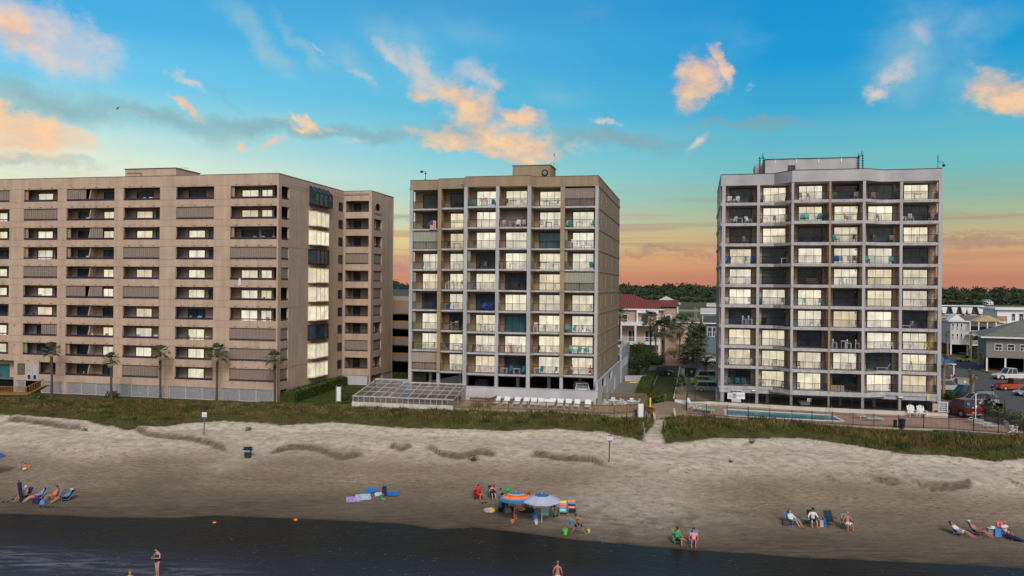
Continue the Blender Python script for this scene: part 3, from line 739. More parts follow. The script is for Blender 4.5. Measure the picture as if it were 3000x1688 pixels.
    for r in range(10):
        mb = MB(); z = zt(r)
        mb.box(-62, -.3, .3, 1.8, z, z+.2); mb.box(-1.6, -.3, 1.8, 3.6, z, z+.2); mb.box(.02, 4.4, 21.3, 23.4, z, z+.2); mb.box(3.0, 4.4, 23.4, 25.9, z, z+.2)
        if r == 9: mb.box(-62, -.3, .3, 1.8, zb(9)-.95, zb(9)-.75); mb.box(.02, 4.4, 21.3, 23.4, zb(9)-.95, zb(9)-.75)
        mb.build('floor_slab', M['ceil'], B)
    mb = MB(); mb.box(-62, -.35, 2.1, 20.8, 28.6, 28.9); mb.box(-.35, 4.2, 20.9, 30.4, 28.6, 28.9)
    # coping
    mb.box(-62, .05, -.05, .35, 29.24, 29.3, 1); mb.box(-.35, .05, .35, 21, 29.24, 29.3, 1); mb.box(0.05, 4.75, 20.95, 21.35, 29.24, 29.3, 1); mb.box(4.35, 4.75, 21.35, 30.7, 29.24, 29.3, 1)
    mb.build('roof', [M['roof_gr'], M['joint']], B)
    mb = MB(); mb.prism([(-26.9,4.65),(-18.6,4.65),(-18.6,10.6),(-26.9,10.6)], 28.9, 31.0); mb.prism([(-27.0,4.55),(-18.5,4.55),(-18.5,10.7),(-27.0,10.7)], 31.0, 31.08, 1)
    mb.box(-26.6, -24.2, 4.6, 4.64, 30.35, 30.42, 1); mb.box(-24.25, -24.15, 4.6, 4.64, 29.5, 30.42, 1)
    pent = mb.build('roof_penthouse', [M['stucco'], M['cap']], B)
    mb = MB(); mb.tube([(-25.0,6,31.0),(-25.5,6,32.5)], .03, 4); mb.tube([(-23,9,31.2),(-22.8,9,31.7),(-19.6,9,31.65),(-19.4,9,31.0)], .03, 4); mb.build('antenna', M['alu'], pent)
    # balcony fills
    st = {'A': 'SLLDLLDLL.', 'B': 'LSLLSLLDDd', 'C': 'DRRDRRDRRD', 'D': 'DLLSLSLLLS', 'E': 'DSLLLLTLLL', 'F': 'LLDSLLLSSS'}
    for c, s in st.items():
        a, b = cols[c]
        for r, k in enumerate(s):
            z0, z1, fl = zb(r), zt(r), zb(r)-.77
            if k == '.': continue
            if c == 'B' and r == 9: a_, b_ = -37.1, -34.3
            else: a_, b_ = a, b
            rl = MB(); rl.box(a_+.01, b_-.01, .05, .13, z0+.16, z0+.30)
            n = int((b_-a_)/.9)
            for i in range(n+1):
                x = a_+.05+(b_-a_-.1)*i/n; rl.box(x-.03, x+.03, .07, .11, z0+.002, z0+.16)
            if k != 'S' and random.random() < .8: rl.box(a_+.01, b_-.01, .10, .12, z0+.002, z0+.16)
            rl.build('balcony_railing', M['railblue'], B)
            if k == 'S': shutter(B, 'u', a_+.02, b_-.02, z0+.01, z1-.01, .16, 'shut'); continue
            if k == 'd': window(B, 'u', -36.4, -34.9, fl, zt(r)-.4, 1.79, -1, 'D', 2); continue
            top = zt(r)-.42
            if c == 'C':
                window(B, 'u', -32.2, -30.1, fl, top, 1.79, -1, 'D', 2)
                window(B, 'u', -28.0, -26.35, fl, top, 1.79, -1, 'L' if k == 'R' else 'D', 2)
                if r in (0, 5): shutter(B, 'u', a+.02, a+3.0, z0+.01, z1-.01, .16, 'shut')
                if r in (2, 5): shutter(B, 'u', -29.0, -27.0, z0+.01, z1-.01, .16, 'shut')
            elif c == 'F':
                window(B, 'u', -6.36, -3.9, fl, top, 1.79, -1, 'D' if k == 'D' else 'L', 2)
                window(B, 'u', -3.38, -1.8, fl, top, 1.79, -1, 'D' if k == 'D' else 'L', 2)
            else:
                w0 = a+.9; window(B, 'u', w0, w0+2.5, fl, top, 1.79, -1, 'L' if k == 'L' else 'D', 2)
                # louvred closet door beside the window
                mb = MB(); mb.box(a-.95, a+.15, 1.76, 1.79, fl, top); mb.box(a-1.0, a-.95, 1.74, 1.79, fl, top, 1); mb.box(a+.15, a+.2, 1.74, 1.79, fl, top, 1)
                mb.build('closet_door', [M['greyf'], M['stucco_in']], B)
                if 1: 
                    if r in (1,2,3,5): window(B, 'u', b-1.75, b-1.05, fl, top, 1.79, -1, 'T' if r == 2 else 'D', 1)
            if c == 'B' and r == 7: shutter(B, 'u', b-2.7, b-.02, z0+.01, z1-.01, .16, 'shut')
            if r in (0, 2, 3, 8) and c in 'BCF' and k != 'S':
                mb = MB()
                for i in range(5): mb.box(a+.05+i*.07, a+.09+i*.07, .32, .5, z0, z1-.01)
                mb.build('folded_shutter', M['tanf'], B)
    for r in range(10):                                   # corner, side and wing openings
        z0, z1, fl = zb(r), zt(r), zb(r)-.77
        rl = MB(); rl.box(-.13, -.05, .86, 3.0, z0+.14, z0+.28); rl.build('balcony_railing', M['railblue'], B)
        if r in (3,4,7,8,9): shutter(B, 'v', .86, 3.01, z0+.01, z1-.01, -.28, 'shut')
        else: window(B, 'v', 1.9, 3.3, fl, z1-.35, -1.59, 1, 'T' if r == 6 else 'D', 1)
        if r in (3, 8): shutter(B, 'u', .37, 4.21, z0+.01, z1-.01, 21.16, 'shut')
        else:
            window(B, 'u', .8, 1.9, fl, z1-.3, 23.39, -1, 'D', 1); window(B, 'u', 3.3, 4.2, fl, z1-.45, 23.39, -1, 'D', 1)
        rl = MB(); rl.box(.37, 4.21, 21.05, 21.12, z0+.1, z0+.24); rl.build('balcony_railing', M['railblue'], B)
        if r in (3,4,5,6,8): shutter(B, 'v', 22.02, 25.48, z0+.01, z1-.01, 4.42, 'shut')
        elif r: window(B, 'v', 23.7, 25.6, fl, z1-.5, 3.01, 1, 'D', 2)
        rl = MB(); rl.box(4.45, 4.55, 22.05, 25.45, z0+.1, z0+.24) if r else rl.box(4.45, 4.55, 22.4, 25.1, z0+.1, z0+.24); rl.build('balcony_railing', M['railblue'], B)
        window(B, 'v', 19.1, 20.4, z0+.05, z1-.42, .001, 1, 'D', 1)
    # bay windows on the side
    bs = 'GLLDLLLDLL'
    for r, k in enumerate(bs):
        z0, z1 = 24.95-P*(r-1)-1.9, 24.95-P*(r-1)
        if r == 0:
            z0, z1 = zb(0)+.1, zt(0)+.95
            mb = MB(); mb.box(.002, .9, 9.0, 14.8, z0, z0+1.75); mb.hexa([(.002,9,z0+1.75),(.9,9,z0+1.75),(.9,14.8,z0+1.75),(.002,14.8,z0+1.75),(.002,9,z1),(.05,9,z1),(.05,14.8,z1),(.002,14.8,z1)])
            g = mb.build('bay_window', M['glass'], B)
            f = MB()
            for i in range(5):
                y = 9+5.8*i/4; f.box(.9, .97, y-.07, y+.07, z0, z0+1.75); f.tube([(.96,y,z0+1.75),(.1,y,z1+.06)], .06, 4)
            f.box(.9, .98, 8.95, 14.85, z0+1.7, z0+1.82); f.box(0, .95, 8.9, 8.98, z0, z0+.1); f.box(0, .97, 8.9, 14.9, z0-.12, z0)
            f.build('frame', M['frame'], g); continue
        mb = MB(); mb.prism([(.002,8.9),(.75,9.9),(.75,14.0),(.002,15.0)], z0, z1)
        g = mb.build('bay_window', M['glass'] if k == 'D' else M['glow'], B)
        f = MB()
        for z in (z0-.14, z1): f.prism([(.002,8.75),(.85,9.8),(.85,14.1),(.002,15.15)], z, z+.14)
        for i in range(4):
            y = 9.9+4.1*i/3; f.box(.75, .82, y-.06, y+.06, z0, z1)
        f.tube([(.04,8.85,z0),(.04,8.85,z1)], .06, 4)
        f.build('frame', M['frame'] if k == 'D' else M['mull'], g)
    # lattice skirting
    def lattice(a, b, z0, z1):
        mb = MB(); mb.box(a, b, .1, .14, z1-.08, z1); mb.box(a, b, .1, .14, z0, z0+.08)
        n = max(1, int((b-a)/2.2))
        for i in range(n+1): x = a+.04+(b-a-.08)*i/n; mb.box(x-.04, x+.04, .08, .15, z0, z1)
        x = a-(z1-z0)
        while x < b:
            for s in (1, -1):
                p0, p1 = (x, z0), (x+(z1-z0), z1)
                if s < 0: p0, p1 = (x, z1), (x+(z1-z0), z0)
                q0, q1 = list(p0), list(p1); dz = (p1[1]-p0[1])/(p1[0]-p0[0])
                if q0[0] < a: q0 = [a, p0[1]+(a-p0[0])*dz]
                if q1[0] > b: q1 = [b, p0[1]+(b-p0[0])*dz]
                if q1[0]-q0[0] < .05: continue
                w = .035; yy = .10 if s > 0 else .125
                mb.add([(q0[0],yy,q0[1]-w),(q1[0],yy,q1[1]-w),(q1[0],yy,q1[1]+w),(q0[0],yy,q0[1]+w)], [(0,1,2,3)])
            x += .2
        mb.build('lattice_panel', M['lattice'], B)
    for a, b in ((-41.0,-39.4),(-36.8,-33.15),(-32.55,-25.35),(-24.8,-16.8),(-16.25,-8.6),(-8.1,-.6)): lattice(a, b, -1.3, .36)
    mb = MB(); mb.box(-47, -.5, .6, .7, -1.5, .36); mb.box(.1, 4.2, 21.5, 21.6, -1.5, .3); mb.build('crawlspace_wall', M['dark'], B)
    mb = MB(); mb.box(.02, 4.2, 21.1, 21.15, -1.3, .28); mb.build('lattice_panel', M['lattice'], B)
    # service doors, louvre and lobby recess
    d = MB(); d.box(-39.1, -38.2, -.05, -.004, .45, 2.65); d.box(-38.15, -37.25, -.05, -.004, .45, 2.65); d.box(-38.9, -38.45, -.06, -.05, .6, 1.2, 1); d.box(-37.95, -37.5, -.06, -.05, .6, 1.2, 1)
    d.box(-38.2, -38.15, -.04, -.004, .45, 2.65, 1); d.box(-38.75, -38.6, -.06, -.05, 1.75, 1.95, 1); d.build('service_door', [M['white2'], M['navy']], B)
    d = MB()
    for i in range(12): d.box(-40.6, -39.5, -.06, -.004, 1.25+i*.125, 1.31+i*.125)
    d.box(-40.65, -39.45, -.03, -.002, 1.2, 2.8, 1); d.build('louvre_vent', [M['alu'], M['dark']], B)
    d = MB(); d.box(-61, -41.4, 1.4, 1.5, -1, 3.2); d.build('lobby_wall', M['stucco'], B)
    d = MB(); d.box(-45.5, -43.3, 1.36, 1.398, .3, 2.5); d.build('lobby_window', M['teal_glass'], B)
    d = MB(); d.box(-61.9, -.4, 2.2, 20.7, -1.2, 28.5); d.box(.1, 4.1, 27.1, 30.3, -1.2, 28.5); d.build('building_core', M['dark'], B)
    return B
LB = left_block()

# ============================================================ MIDDLE: tan block with white columns
MP = 2.73; MT = 24.91            # storey height, top slab surface
M_BAYS = [(-25.35,-21.5,1.2,3.2), (-21.0,-17.35,.2,2.4), (-16.95,-13.1,-1.35,.6), (-12.7,-8.95,-1.35,.6), (-8.5,-4.85,0,2.0), (-4.3,-.36,0,2.0)]
M_PATH = [(-25.8,1.2),(-21.45,1.2),(-21.45,.2),(-17.35,.2),(-17.35,-1.35),(-8.75,-1.35),(-8.1,0),(0,0)]
M_DOOR = [(322,None),(612,None),(890,1093),(1200,1423),(1560,1785),(1910,2132)]
M_STATE = ['DDLLLS','DLLsLL','SLLLTL','LLDLLL','LLLDLS','DLDLLL','LDLTLL','LLLLLL','SLLDLL']   # top to bottom
M_DU = []
for (a, b, vf, vb), (p, q) in zip(M_BAYS, M_DOOR):
    u0 = FM.u(1150+p/3.623, vb); u1 = FM.u(1150+q/3.623, vb) if q else u0+2.75; M_DU.append((u0, u1))
def middle_block():
    B = empty('apartment_building', (*FM.o, 0), -TH, 'tan nine storey apartment block in the middle with white columns above a white garage wall', 'apartment building', 'beachfront apartment blocks')
    def fp(off, back): return [(u+(off if i == len(M_PATH)-1 else -off if i == 0 else 0), v-off) for i, (u, v) in enumerate(M_PATH)]+[(off, back), (-25.8-off, back)]
    mb = MB(); mb.prism(fp(0, 30.7), 27.52, 28.78); mb.prism(fp(.07, 30.8), 27.45, 27.85); mb.prism(fp(.05, 30.75), 28.78, 28.83, 1); mb.build('roof_parapet', [M['tan'], M['joint']], B)
    for k in range(9):
        z = MT-MP*k; mb = MB(); mb.prism([(u, v) for u, v in M_PATH]+[(0, 3.4),(-25.8, 3.4)], z-.22, z)
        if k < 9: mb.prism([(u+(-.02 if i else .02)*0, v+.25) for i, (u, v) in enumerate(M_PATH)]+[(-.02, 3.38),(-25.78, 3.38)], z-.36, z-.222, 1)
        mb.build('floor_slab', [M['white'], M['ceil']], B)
    # columns
    for u0, u1, v, m, zb_ in ((-25.82,-25.36,1.15,'white',-.3),(-21.5,-21.0,.14,'tan_col',3.0),(-17.42,-16.96,-1.42,'white',-.3),(-13.13,-12.7,-1.42,'white',1.2),(-8.95,-8.5,-1.42,'white',1.2),(-4.87,-4.3,-.06,'tan_col',3.0),(-.36,.05,-.06,'white',1.2)):
        mb = MB(); mb.box(u0, u1, v, v+.45, zb_, 27.45)
        if m == 'tan_col':
            for k in range(9): z = MT-MP*k; mb.box(u0-.05, u1+.05, v-.05, v+.4, z-.2, z-.02)
        mb.build('column', M[m], B)
    for u0, u1, v in ((-21.5,-21.1,.2),(-4.8,-4.4,.0)):
        mb = MB(); mb.box(u0, u1, v, v+.4, -.3, 2.8); mb.build('column', M['white'], B)
    mb = MB()
    for a, b, vf, vb in M_BAYS: mb.box(a-.5 if a > -25 else a-.4, b+.02 if b < -1 else b+.35, vb, vb+.25, 2.7, 27.45)
    for x, v0, v1 in ((-21.25,1.3,3.2),(-17.2,-.9,2.4),(-12.92,-.9,.6),(-8.75,-.9,2.0),(-4.6,.4,2.0)): mb.box(x-.1, x+.1, v0, v1, 2.7, 27.45)
    mb.build('balcony_wall', M['tan_in'], B)
    # sides
    mb = MB(); sw = []
    wins = ((3.7,4.3),(9.6,10.4),(18.1,18.8),(29.3,29.9))
    for y0, y1 in wins: sw += [(y0, y1, MT+.55-MP*k, MT+2.25-MP*k) for k in range(9)]
    wall_holes(mb, 'v', 1.15, 30.7, 2.5, 27.45, sw, -.35, 0)
    mb.box(-25.8, -25.45, 3.4, 30.7, 2.5, 27.45); mb.box(-25.8, 0, 30.4, 30.7, 2.5, 27.45)
    for k in range(9): z = MT-MP*k; mb.box(.002, .07, 1.3, 30.7, z-.25, z-.05, 1)
    mb.build('side_wall', [M['tan'], M['tan_col']], B)
    for y0, y1 in wins:
        for k in range(9): 
            w = MB(); w.box(-.1, -.07, y0, y1, MT+.55-MP*k, MT+2.25-MP*k); o = w.build('side_window', M['glass'], B)
            f = MB(); f.box(-.06, -.03, y0, y1, MT+1.36-MP*k, MT+1.42-MP*k); f.build('frame', M['frame'], o)
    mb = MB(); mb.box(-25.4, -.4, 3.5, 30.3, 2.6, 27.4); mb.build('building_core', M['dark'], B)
    for r, row in enumerate(M_STATE):
        z = MT-MP*r
        for c, k in enumerate(row):
            a, b, vf, vb = M_BAYS[c]; u0, u1 = M_DU[c]
            railing(B, 'u', a+.01, b-.01, vf+.08, z)
            if k == 'S': shutter(B, 'u', a+.01, b-.01, z+.01, z+MP-.37, vf+.2, 'shut' if (r, c) == (0, 5) else 'shut_b' if r == 8 else 'shut_g'); continue
            if k == 's': shutter(B, 'u', u0, b-.05, z+.01, z+MP-.5, vb-.35, 'shut')
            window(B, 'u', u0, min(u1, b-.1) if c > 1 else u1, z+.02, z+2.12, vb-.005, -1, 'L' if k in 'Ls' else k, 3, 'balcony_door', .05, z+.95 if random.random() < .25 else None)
            if random.random() < .25 and c in (0, 5, 2):
                mb = MB()
                for i in range(4): mb.box(a+.03+i*.08, a+.08+i*.08, vf+.3, vf+.5, z, z+MP-.37)
                mb.build('folded_shutter', M['shut_g'], B)
    for k in range(9): railing(B, 'v', .5, 1.1, -.06, MT-MP*k); railing(B, 'v', 1.7, 3.1, -25.7, MT-MP*k)
    # podium with garage
    mb = MB(); mb.box(-17.35, .35, -1.75, -1.5, -.62, 1.38); mb.box(-17.45, .4, -1.8, -1.45, 1.38, 1.43)
    for i in range(14): x = -16.6+i*1.23; mb.box(x-.05, x+.05, -1.77, -1.752, .05, .15, 1)
    mb.build('garage_wall', [M['wwall'], M['dark']], B)
    mb = MB(); gh = [(3.4,8.0,.95,2.3),(11.0,16.0,.95,2.3),(18.0,19.4,-1.2,1.0),(21.5,23.2,.95,2.3)]
    wall_holes(mb, 'v', -1.5, 30.7, -1.3, 2.5, [(3.4,8.0,1.05,2.3),(9.6,10.6,-1.3,1.6),(12.5,17.0,1.05,2.3),(20.0,22.0,-1.3,1.2)], .05, .35)
    mb.build('podium_wall', M['wwall'], B)
    mb = MB(); mb.box(-25.8, .04, -1.5, 30.3, .15, .35); mb.box(-25.8, .0, 9, 9.2, .35, 2.5, 1); mb.box(-25.8, .0, 9.3, 30, -1.2, .1, 1); mb.build('garage_floor', [M['conc'], M['dark']], B)
    for x in (-23.6,-19.3,-11.2,-6.9,-2.7):
        mb = MB(); mb.box(x-.2, x+.2, 4.0, 4.4, .35, 2.56); mb.build('garage_column', M['white2'], B)
    mb = MB(); mb.hexa([(-24.5,5.5,.35),(-18.5,5.5,.35),(-18.5,5.8,.35),(-24.5,5.8,.35),(-24.5,5.5,1.0),(-18.5,5.5,2.3),(-18.5,5.8,2.3),(-24.5,5.8,1.0)]); mb.build('ramp_wall', M['white2'], B)
    # penthouse
    mb = MB(); mb.box(-13.0, -7.6, 7.8, 12.3, 28.8, 31.42); mb.box(-13.1, -7.5, 7.7, 12.4, 31.42, 31.5, 1)
    p = mb.build('roof_penthouse', [M['tan'], M['joint']], B)
    mb = MB(); mb.lathe([(0,.02),(.3,.02),(.42,.12),(.46,0)], n=16); o = mb.build('round_vent', M['frame'], p, (-8.35, 7.75, 30.35)); o.rotation_euler = (R(90), 0, 0)
    mb = MB(); mb.lathe([(0,.13),(.3,.13)], n=16); o2 = mb.build('vent_grille', M['greyf'], p, (-8.35, 7.75, 30.35)); o2.rotation_euler = (R(90), 0, 0)
    mb = MB(); x, zt = FM.atv(1623.5, 449, 10); mb.tube([(x,10,28.8),(x,10,30.9),(x,10,32.1)], [.035,.03,.02], 4); mb.tube([(x,10,zt-.4),(x,10,zt)], .05, 5); mb.tube([(x,10,32.1),(x,10,zt-.4)], .015, 3); mb.build('whip_antenna', M['frame'], B)
    mb = MB(); x, z = FM.atv(1247, 503, 4); mb.tube([(x,4,28.7),(x,4,z)], .045, 5); mb.tube([(x,4,z),(x-.5,4,z+.05)], .03, 4); mb.box(x-.75, x-.4, 3.85, 4.15, z-.15, z+.12); mb.box(x-.12, x+.14, 3.9, 4.1, z-1.5, z-1.1); mb.box(x-.1,x+.1,3.9,4.1,z-.35,z-.2); mb.build('weather_camera_mast', M['frame'], B)
    x, z = FM.atv(1354, 540, .15); mb = MB(); mb.lathe([(0,-.05),(.12,0),(.12,.05),(0,.08)], (x,.08,z), 8); mb.build('flood_lamp', M['alu'], B)
    return B
MBK = middle_block()

# ============================================================ RIGHT: grey white block
RP = 2.754; RT = 26.07
R_PATH = [(-27.1,2.0),(-22.4,1.9),(-20.2,1.8),(-18.2,-1.0),(-9.0,-1.15),(-7.0,.4),(0,0)]
def rv(u):
    for (a, b), (c, d) in zip(R_PATH, R_PATH[1:]):
        if a <= u <= c: return b+(d-b)*(u-a)/(c-a)
    return 0
RCX = [(120,158),(493,523),(858,885),(1258,1280),(1615,1645),(2010,2040),(2420,2460)]
RVF = [2.0,1.9,-.9,-1.05,-1.1,.3,0]
R_COL = [(FR.u(2080+a/3.623, v), FR.u(2080+b/3.623, v), v) for (a, b), v in zip(RCX, RVF)]
R_VB = [3.9,3.0,1.5,1.5,1.9,2.3]
RDP = [(205,435),(555,797),(932,1183),(1310,1562),(1668,1928),(2045,2305)]
R_DU = [(FR.u(2080+a/3.623, v), FR.u(2080+b/3.623, v)) for (a, b), v in zip(RDP, R_VB)]
R_STATE = ['DLLDDL','DLLLLD','DLDLDL','LDLLLD','LDDLLL','LLLDLL','DDLLLD','LLDDLL','LLLLDL','DLLDLL']
def right_block():
    B = empty('apartment_building', (*FR.o, 0), -TH, 'pale grey ten storey apartment block at the right with angled front and white slabs', 'apartment building', 'beachfront apartment blocks')
    poly = R_PATH+[(0,22),(-27.1,24)]
    off = lambda o: [(u+(o if i in (6,7) else -o if i in (0,8) else 0), v+(o if i > 6 else -o)) for i, (u, v) in enumerate(poly)]
    mb = MB(); mb.prism(poly, 28.46, 29.9); mb.prism(off(.05), 29.9, 29.97, 1); mb.prism(off(.03), 28.4, 28.52); mb.build('roof_parapet', [M['white2'], M['cap']], B)
    fr = [(u, v) for u, v in R_PATH]
    for k in range(10):
        z = RT-RP*k; mb = MB(); mb.prism(fr+[(0,4.2),(-27.1,4.2)], z-.38, z)
        for u in (-25.6,-23.9,-21.3,-19.4,-17.0,-14.6,-11.8,-9.8,-7.9,-5.9,-3.4,-1.4):
            v = rv(u); mb.box(u-.06, u+.06, v-.02, v+.1, z-.25, z-.19, 1)
        mb.build('floor_slab', [M['white'], M['dark']], B)
    for i, (a, b, v) in enumerate(R_COL):
        mb = MB(); mb.box(a, b, v-.03, v+.42, -1.4, 28.4); mb.build('column', M['tan_col'] if i == 3 else M['white'], B)
    mb = MB()
    for i in range(6):
        x0 = R_COL[i][0]; x1 = R_COL[i+1][1]; mb.box(x0+.02, x1-.02, R_VB[i], R_VB[i]+.25, 1, 28.44)
    for i in range(1, 6): a, b, v = R_COL[i]; mb.box((a+b)/2-.08, (a+b)/2+.08, v+.45, max(R_VB[i-1], R_VB[i]), 1, 28.44)
    mb.build('balcony_wall', M['brown_in'], B)
    mb = MB(); mb.box(-.3, -.002, 2.3, 22, -1.3, 28.4); mb.box(-27.09, -26.8, 4.0, 24, -1.3, 28.4); mb.box(-27, 0, 21.7, 22, -1.3, 28.4)
    for v in (2.6, 9.5, 17.0): mb.box(-27.2, -27.1, v, v+.6, -1.3, 28.4, 1)
    for k in range(10): z = RT-RP*k; mb.box(-27.22, -27.1, 2.2, 23.9, z-.38, z, 1)
    mb.build('side_wall', [M['brown_in'], M['white']], B)
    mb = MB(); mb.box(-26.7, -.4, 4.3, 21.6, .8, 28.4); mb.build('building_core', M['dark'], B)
    for k in range(10):
        for v in (4.6, 11.5, 19):
            w = MB(); z = RT-RP*k+.5; w.box(-27.14, -27.1, v, v+2.4, z, z+1.5); w.build('side_window', M['glass'], B)
    for r, row in enumerate(R_STATE):
        z = RT-RP*r
        for c, k in enumerate(row):
            a, b = R_COL[c][1], R_COL[c+1][0]; u0, u1 = R_DU[c]
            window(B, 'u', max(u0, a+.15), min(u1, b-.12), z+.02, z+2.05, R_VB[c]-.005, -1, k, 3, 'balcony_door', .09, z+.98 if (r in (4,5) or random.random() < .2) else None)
            # railing follows the angled edge
            pts = [(a+.01, rv(a)+.1)]+[(u, v+.1) for u, v in R_PATH if a < u < b]+[(b-.01, rv(b)+.1)]
            mb = MB()
            for (x0, y0), (x1, y1) in zip(pts, pts[1:]):
                mb.tube([(x0,y0,z+1.0),(x1,y1,z+1.0)], .028, 4); mb.tube([(x0,y0,z+.1),(x1,y1,z+.1)], .02, 4)
                L_ = math.hypot(x1-x0, y1-y0); n = max(1, int(L_/.13))
                for i in range(n+1):
                    x, y = x0+(x1-x0)*i/n, y0+(y1-y0)*i/n; rr = .026 if i % 10 == 0 else .013; mb.box(x-rr, x+rr, y-.012, y+.012, z, z+1.0)
            mb.build('balcony_railing', M['darkmet'], B)
            w = MB(); x = b-.35; w.lathe([(0,0),(.09,.03),(.09,.2),(0,.24)], (x, R_VB[c]-.1, z+1.75), 8); w.build('wall_lamp', M['whiteplast'], B)
        railing(B, 'v', .5, 2.2, -.08, z)
    # ground storey
    mb = MB(); mb.prism([(-27.1,2.1),(-20,1.9),(-18.2,.6),(-9,.4),(-7,.6),(0,.05),(0,4),(-27.1,4)], .38, 1.0); mb.prism([(-20.6,1.6),(-18.2,-1.15),(-9,-1.3),(-6.4,.1),(-6.4,1),(-20.6,2.4)], .72, .95)
    mb.build('base_beam', M['white'], B)
    mb = MB(); mb.box(-27, -.1, 9, 9.2, -1.3, .9); mb.box(-27, -.1, 3, 9.2, .5, .7); mb.box(-27,-.1,1,9,-1.3,-1.22,1); mb.build('garage_wall', [M['dark'], M['conc']], B)
    for x in (-24.9,-20.6,-15.7,-11.1,-6.8,-2.3):
        mb = MB(); mb.box(x-.18, x+.18, 5.0, 5.4, -1.22, .5); mb.build('garage_column', M['white2'], B)
    for x in (-22.6, -13.5, -4.6): 
        v = rv(x); y0 = {-22.6:2.05, -13.5:.45, -4.6:.3}[x]-.2; w = MB(); w.box(x-.35, x+.35, y0-.08, y0+.1, .62, .92); o = w.build('flood_lamp', M['greyf'], B)
        f = MB(); f.box(x-.27, x+.27, y0-.1, y0-.082, .68, .86); f.build('lens', M['whiteplast'], o)
    # penthouse with pipes and aerials
    mb = MB(); mb.box(-21.1, -8.9, 5.5, 12, 29.85, 32.35); mb.box(-21.2, -8.8, 5.4, 12.1, 32.35, 32.43, 1); mb.box(-22.3, -21.1, 7.5, 12, 29.85, 32.0)
    for x in (-19.8,-17.0,-14.1,-11.2): mb.box(x-.06, x+.06, 5.42, 5.498, 31.7, 32.3, 2)
    mb.box(-20.6, -9.6, 5.38, 5.46, 30.15, 30.3, 1)
    p = mb.build('roof_penthouse', [M['white2'], M['cap'], M['whiteplast']], B)
    x, z = FR.atv(2080+868/3.623, 440+190/3.623, 5.4); mb = MB(); mb.box(x-.48, x+.48, 5.38, 5.49, z-.7, z+.4); mb.build('roof_window', M['glass'], p)
    for x, y in ((-21.6,5.3),(-8.75,5.3)):
        mb = MB()
        for dx in (-.25,.25):
            mb.box(x+dx-.03, x+dx+.03, y, y+.06, 29.9, 32.9)
            for i in range(8): mb.box(x+dx-.12, x+dx+.12, y-.08, y, 30.1+i*.33, 30.3+i*.33)
        mb.tube([(x,y,32.4),(x+.2,y,33.2)], .04, 4); mb.build('panel_antenna', M['frame'], p)
    x, z = FR.atv(2080+2420/3.623, 456, 3); mb = MB(); mb.tube([(x,3,29.9),(x,3,z)], .03, 4); mb.tube([(x,3,z-.9),(x,3,z)], .05, 4); x2, z2 = FR.atv(2080+2480/3.623, 440+162/3.623, 3)
    mb.tube([(x,3,31.2),(x2,3,31.1),(x2,3,z2)], .03, 4); mb.ball((x2,3,z2), (.2,.2,.2)); mb.build('roof_camera_mast', M['frame'], B)
    x, z = FR.atv(2080+2200/3.45, 840+1120/3.45, .0); mb = MB(); mb.box(x-.1, x+.1, -.06, .04, z-.35, z+.35); mb.build('wall_valve', M['yellow'], B)
    return B
RB = right_block()
# ============================================================ plants
GZ = -1.2
def zpx(px, py, D): return H_-ab(px, py)[1]*D/F_
def xpx(px, py, D): return ab(px, py)[0]*D/F_
def fan_palm(X, Y, z0, hgt, cr, label, lean=.03, m=('palmleaf','bark'), nf=26, group=None, tr=.17, shag=True):
    o = empty('palm_tree', (X, Y, z0), 0, label, 'palm tree', group)
    a = random.uniform(0, 6.28); tx, ty = math.cos(a)*lean*hgt, math.sin(a)*lean*hgt*.5
    pts = [(tx*(i/6)**1.5, ty*(i/6)**1.5, hgt*i/6-.3*(i == 0)) for i in range(7)]
    mb = MB(); mb.tube(pts, [tr*1.25, tr, tr*.95, tr*.9, tr*.95, tr*1.1, tr*1.0], 8)
    if shag:
        for i in range(46):
            q = random.uniform(.62, .97); b = random.uniform(0, 6.28); r = tr*(1.1+1.2*(q-.6)); x, y, z = tx*q**1.5, ty*q**1.5, hgt*q
            mb.add([(x+math.cos(b-.3)*tr*.8, y+math.sin(b-.3)*tr*.8, z-.1),(x+math.cos(b+.3)*tr*.8, y+math.sin(b+.3)*tr*.8, z-.1),(x+math.cos(b)*r*1.7, y+math.sin(b)*r*1.7, z+.22)], [(0,1,2)])
    mb.build('trunk', M[m[1]], o)
    c = MB(); top = Vector((tx, ty, hgt))
    for i in range(nf):
        az = i*2.4+random.uniform(-.3, .3); elv = math.sin(1.35-2.1*i/nf)*1.0
        e = 1.35-2.15*(i/nf)+random.uniform(-.15, .15)
        d = Vector((math.cos(az)*math.cos(e), math.sin(az)*math.cos(e), math.sin(e)))
        L_ = cr*random.uniform(.42, .6); hub = top+d*L_; mi = 0 if i < nf*.82 else 1
        c.tube([top+d*.05, hub], [.03, .02], 3, mi)
        side = d.cross(Vector((0,0,1))).normalized(); up = side.cross(d).normalized()
        for k in range(9):
            t = (k-4)/4*1.15; bd = (d*math.cos(t)+side*math.sin(t)).normalized(); ln = cr*.52*(1-.2*abs(t))*random.uniform(.85, 1.1)
            p1 = hub+bd*ln*.55+up*.03; p2 = hub+bd*ln-Vector((0,0,1))*ln*random.uniform(.2, .5); w = side.cross(bd).cross(bd)
            w = bd.cross(up).normalized()*.045*cr/1.2
            c.add([hub, p1-w, p2, p1+w], [(0,1,2,3)], mi)
    c.build('crown', [M[m[0]], M['deadleaf']], o)
    return o
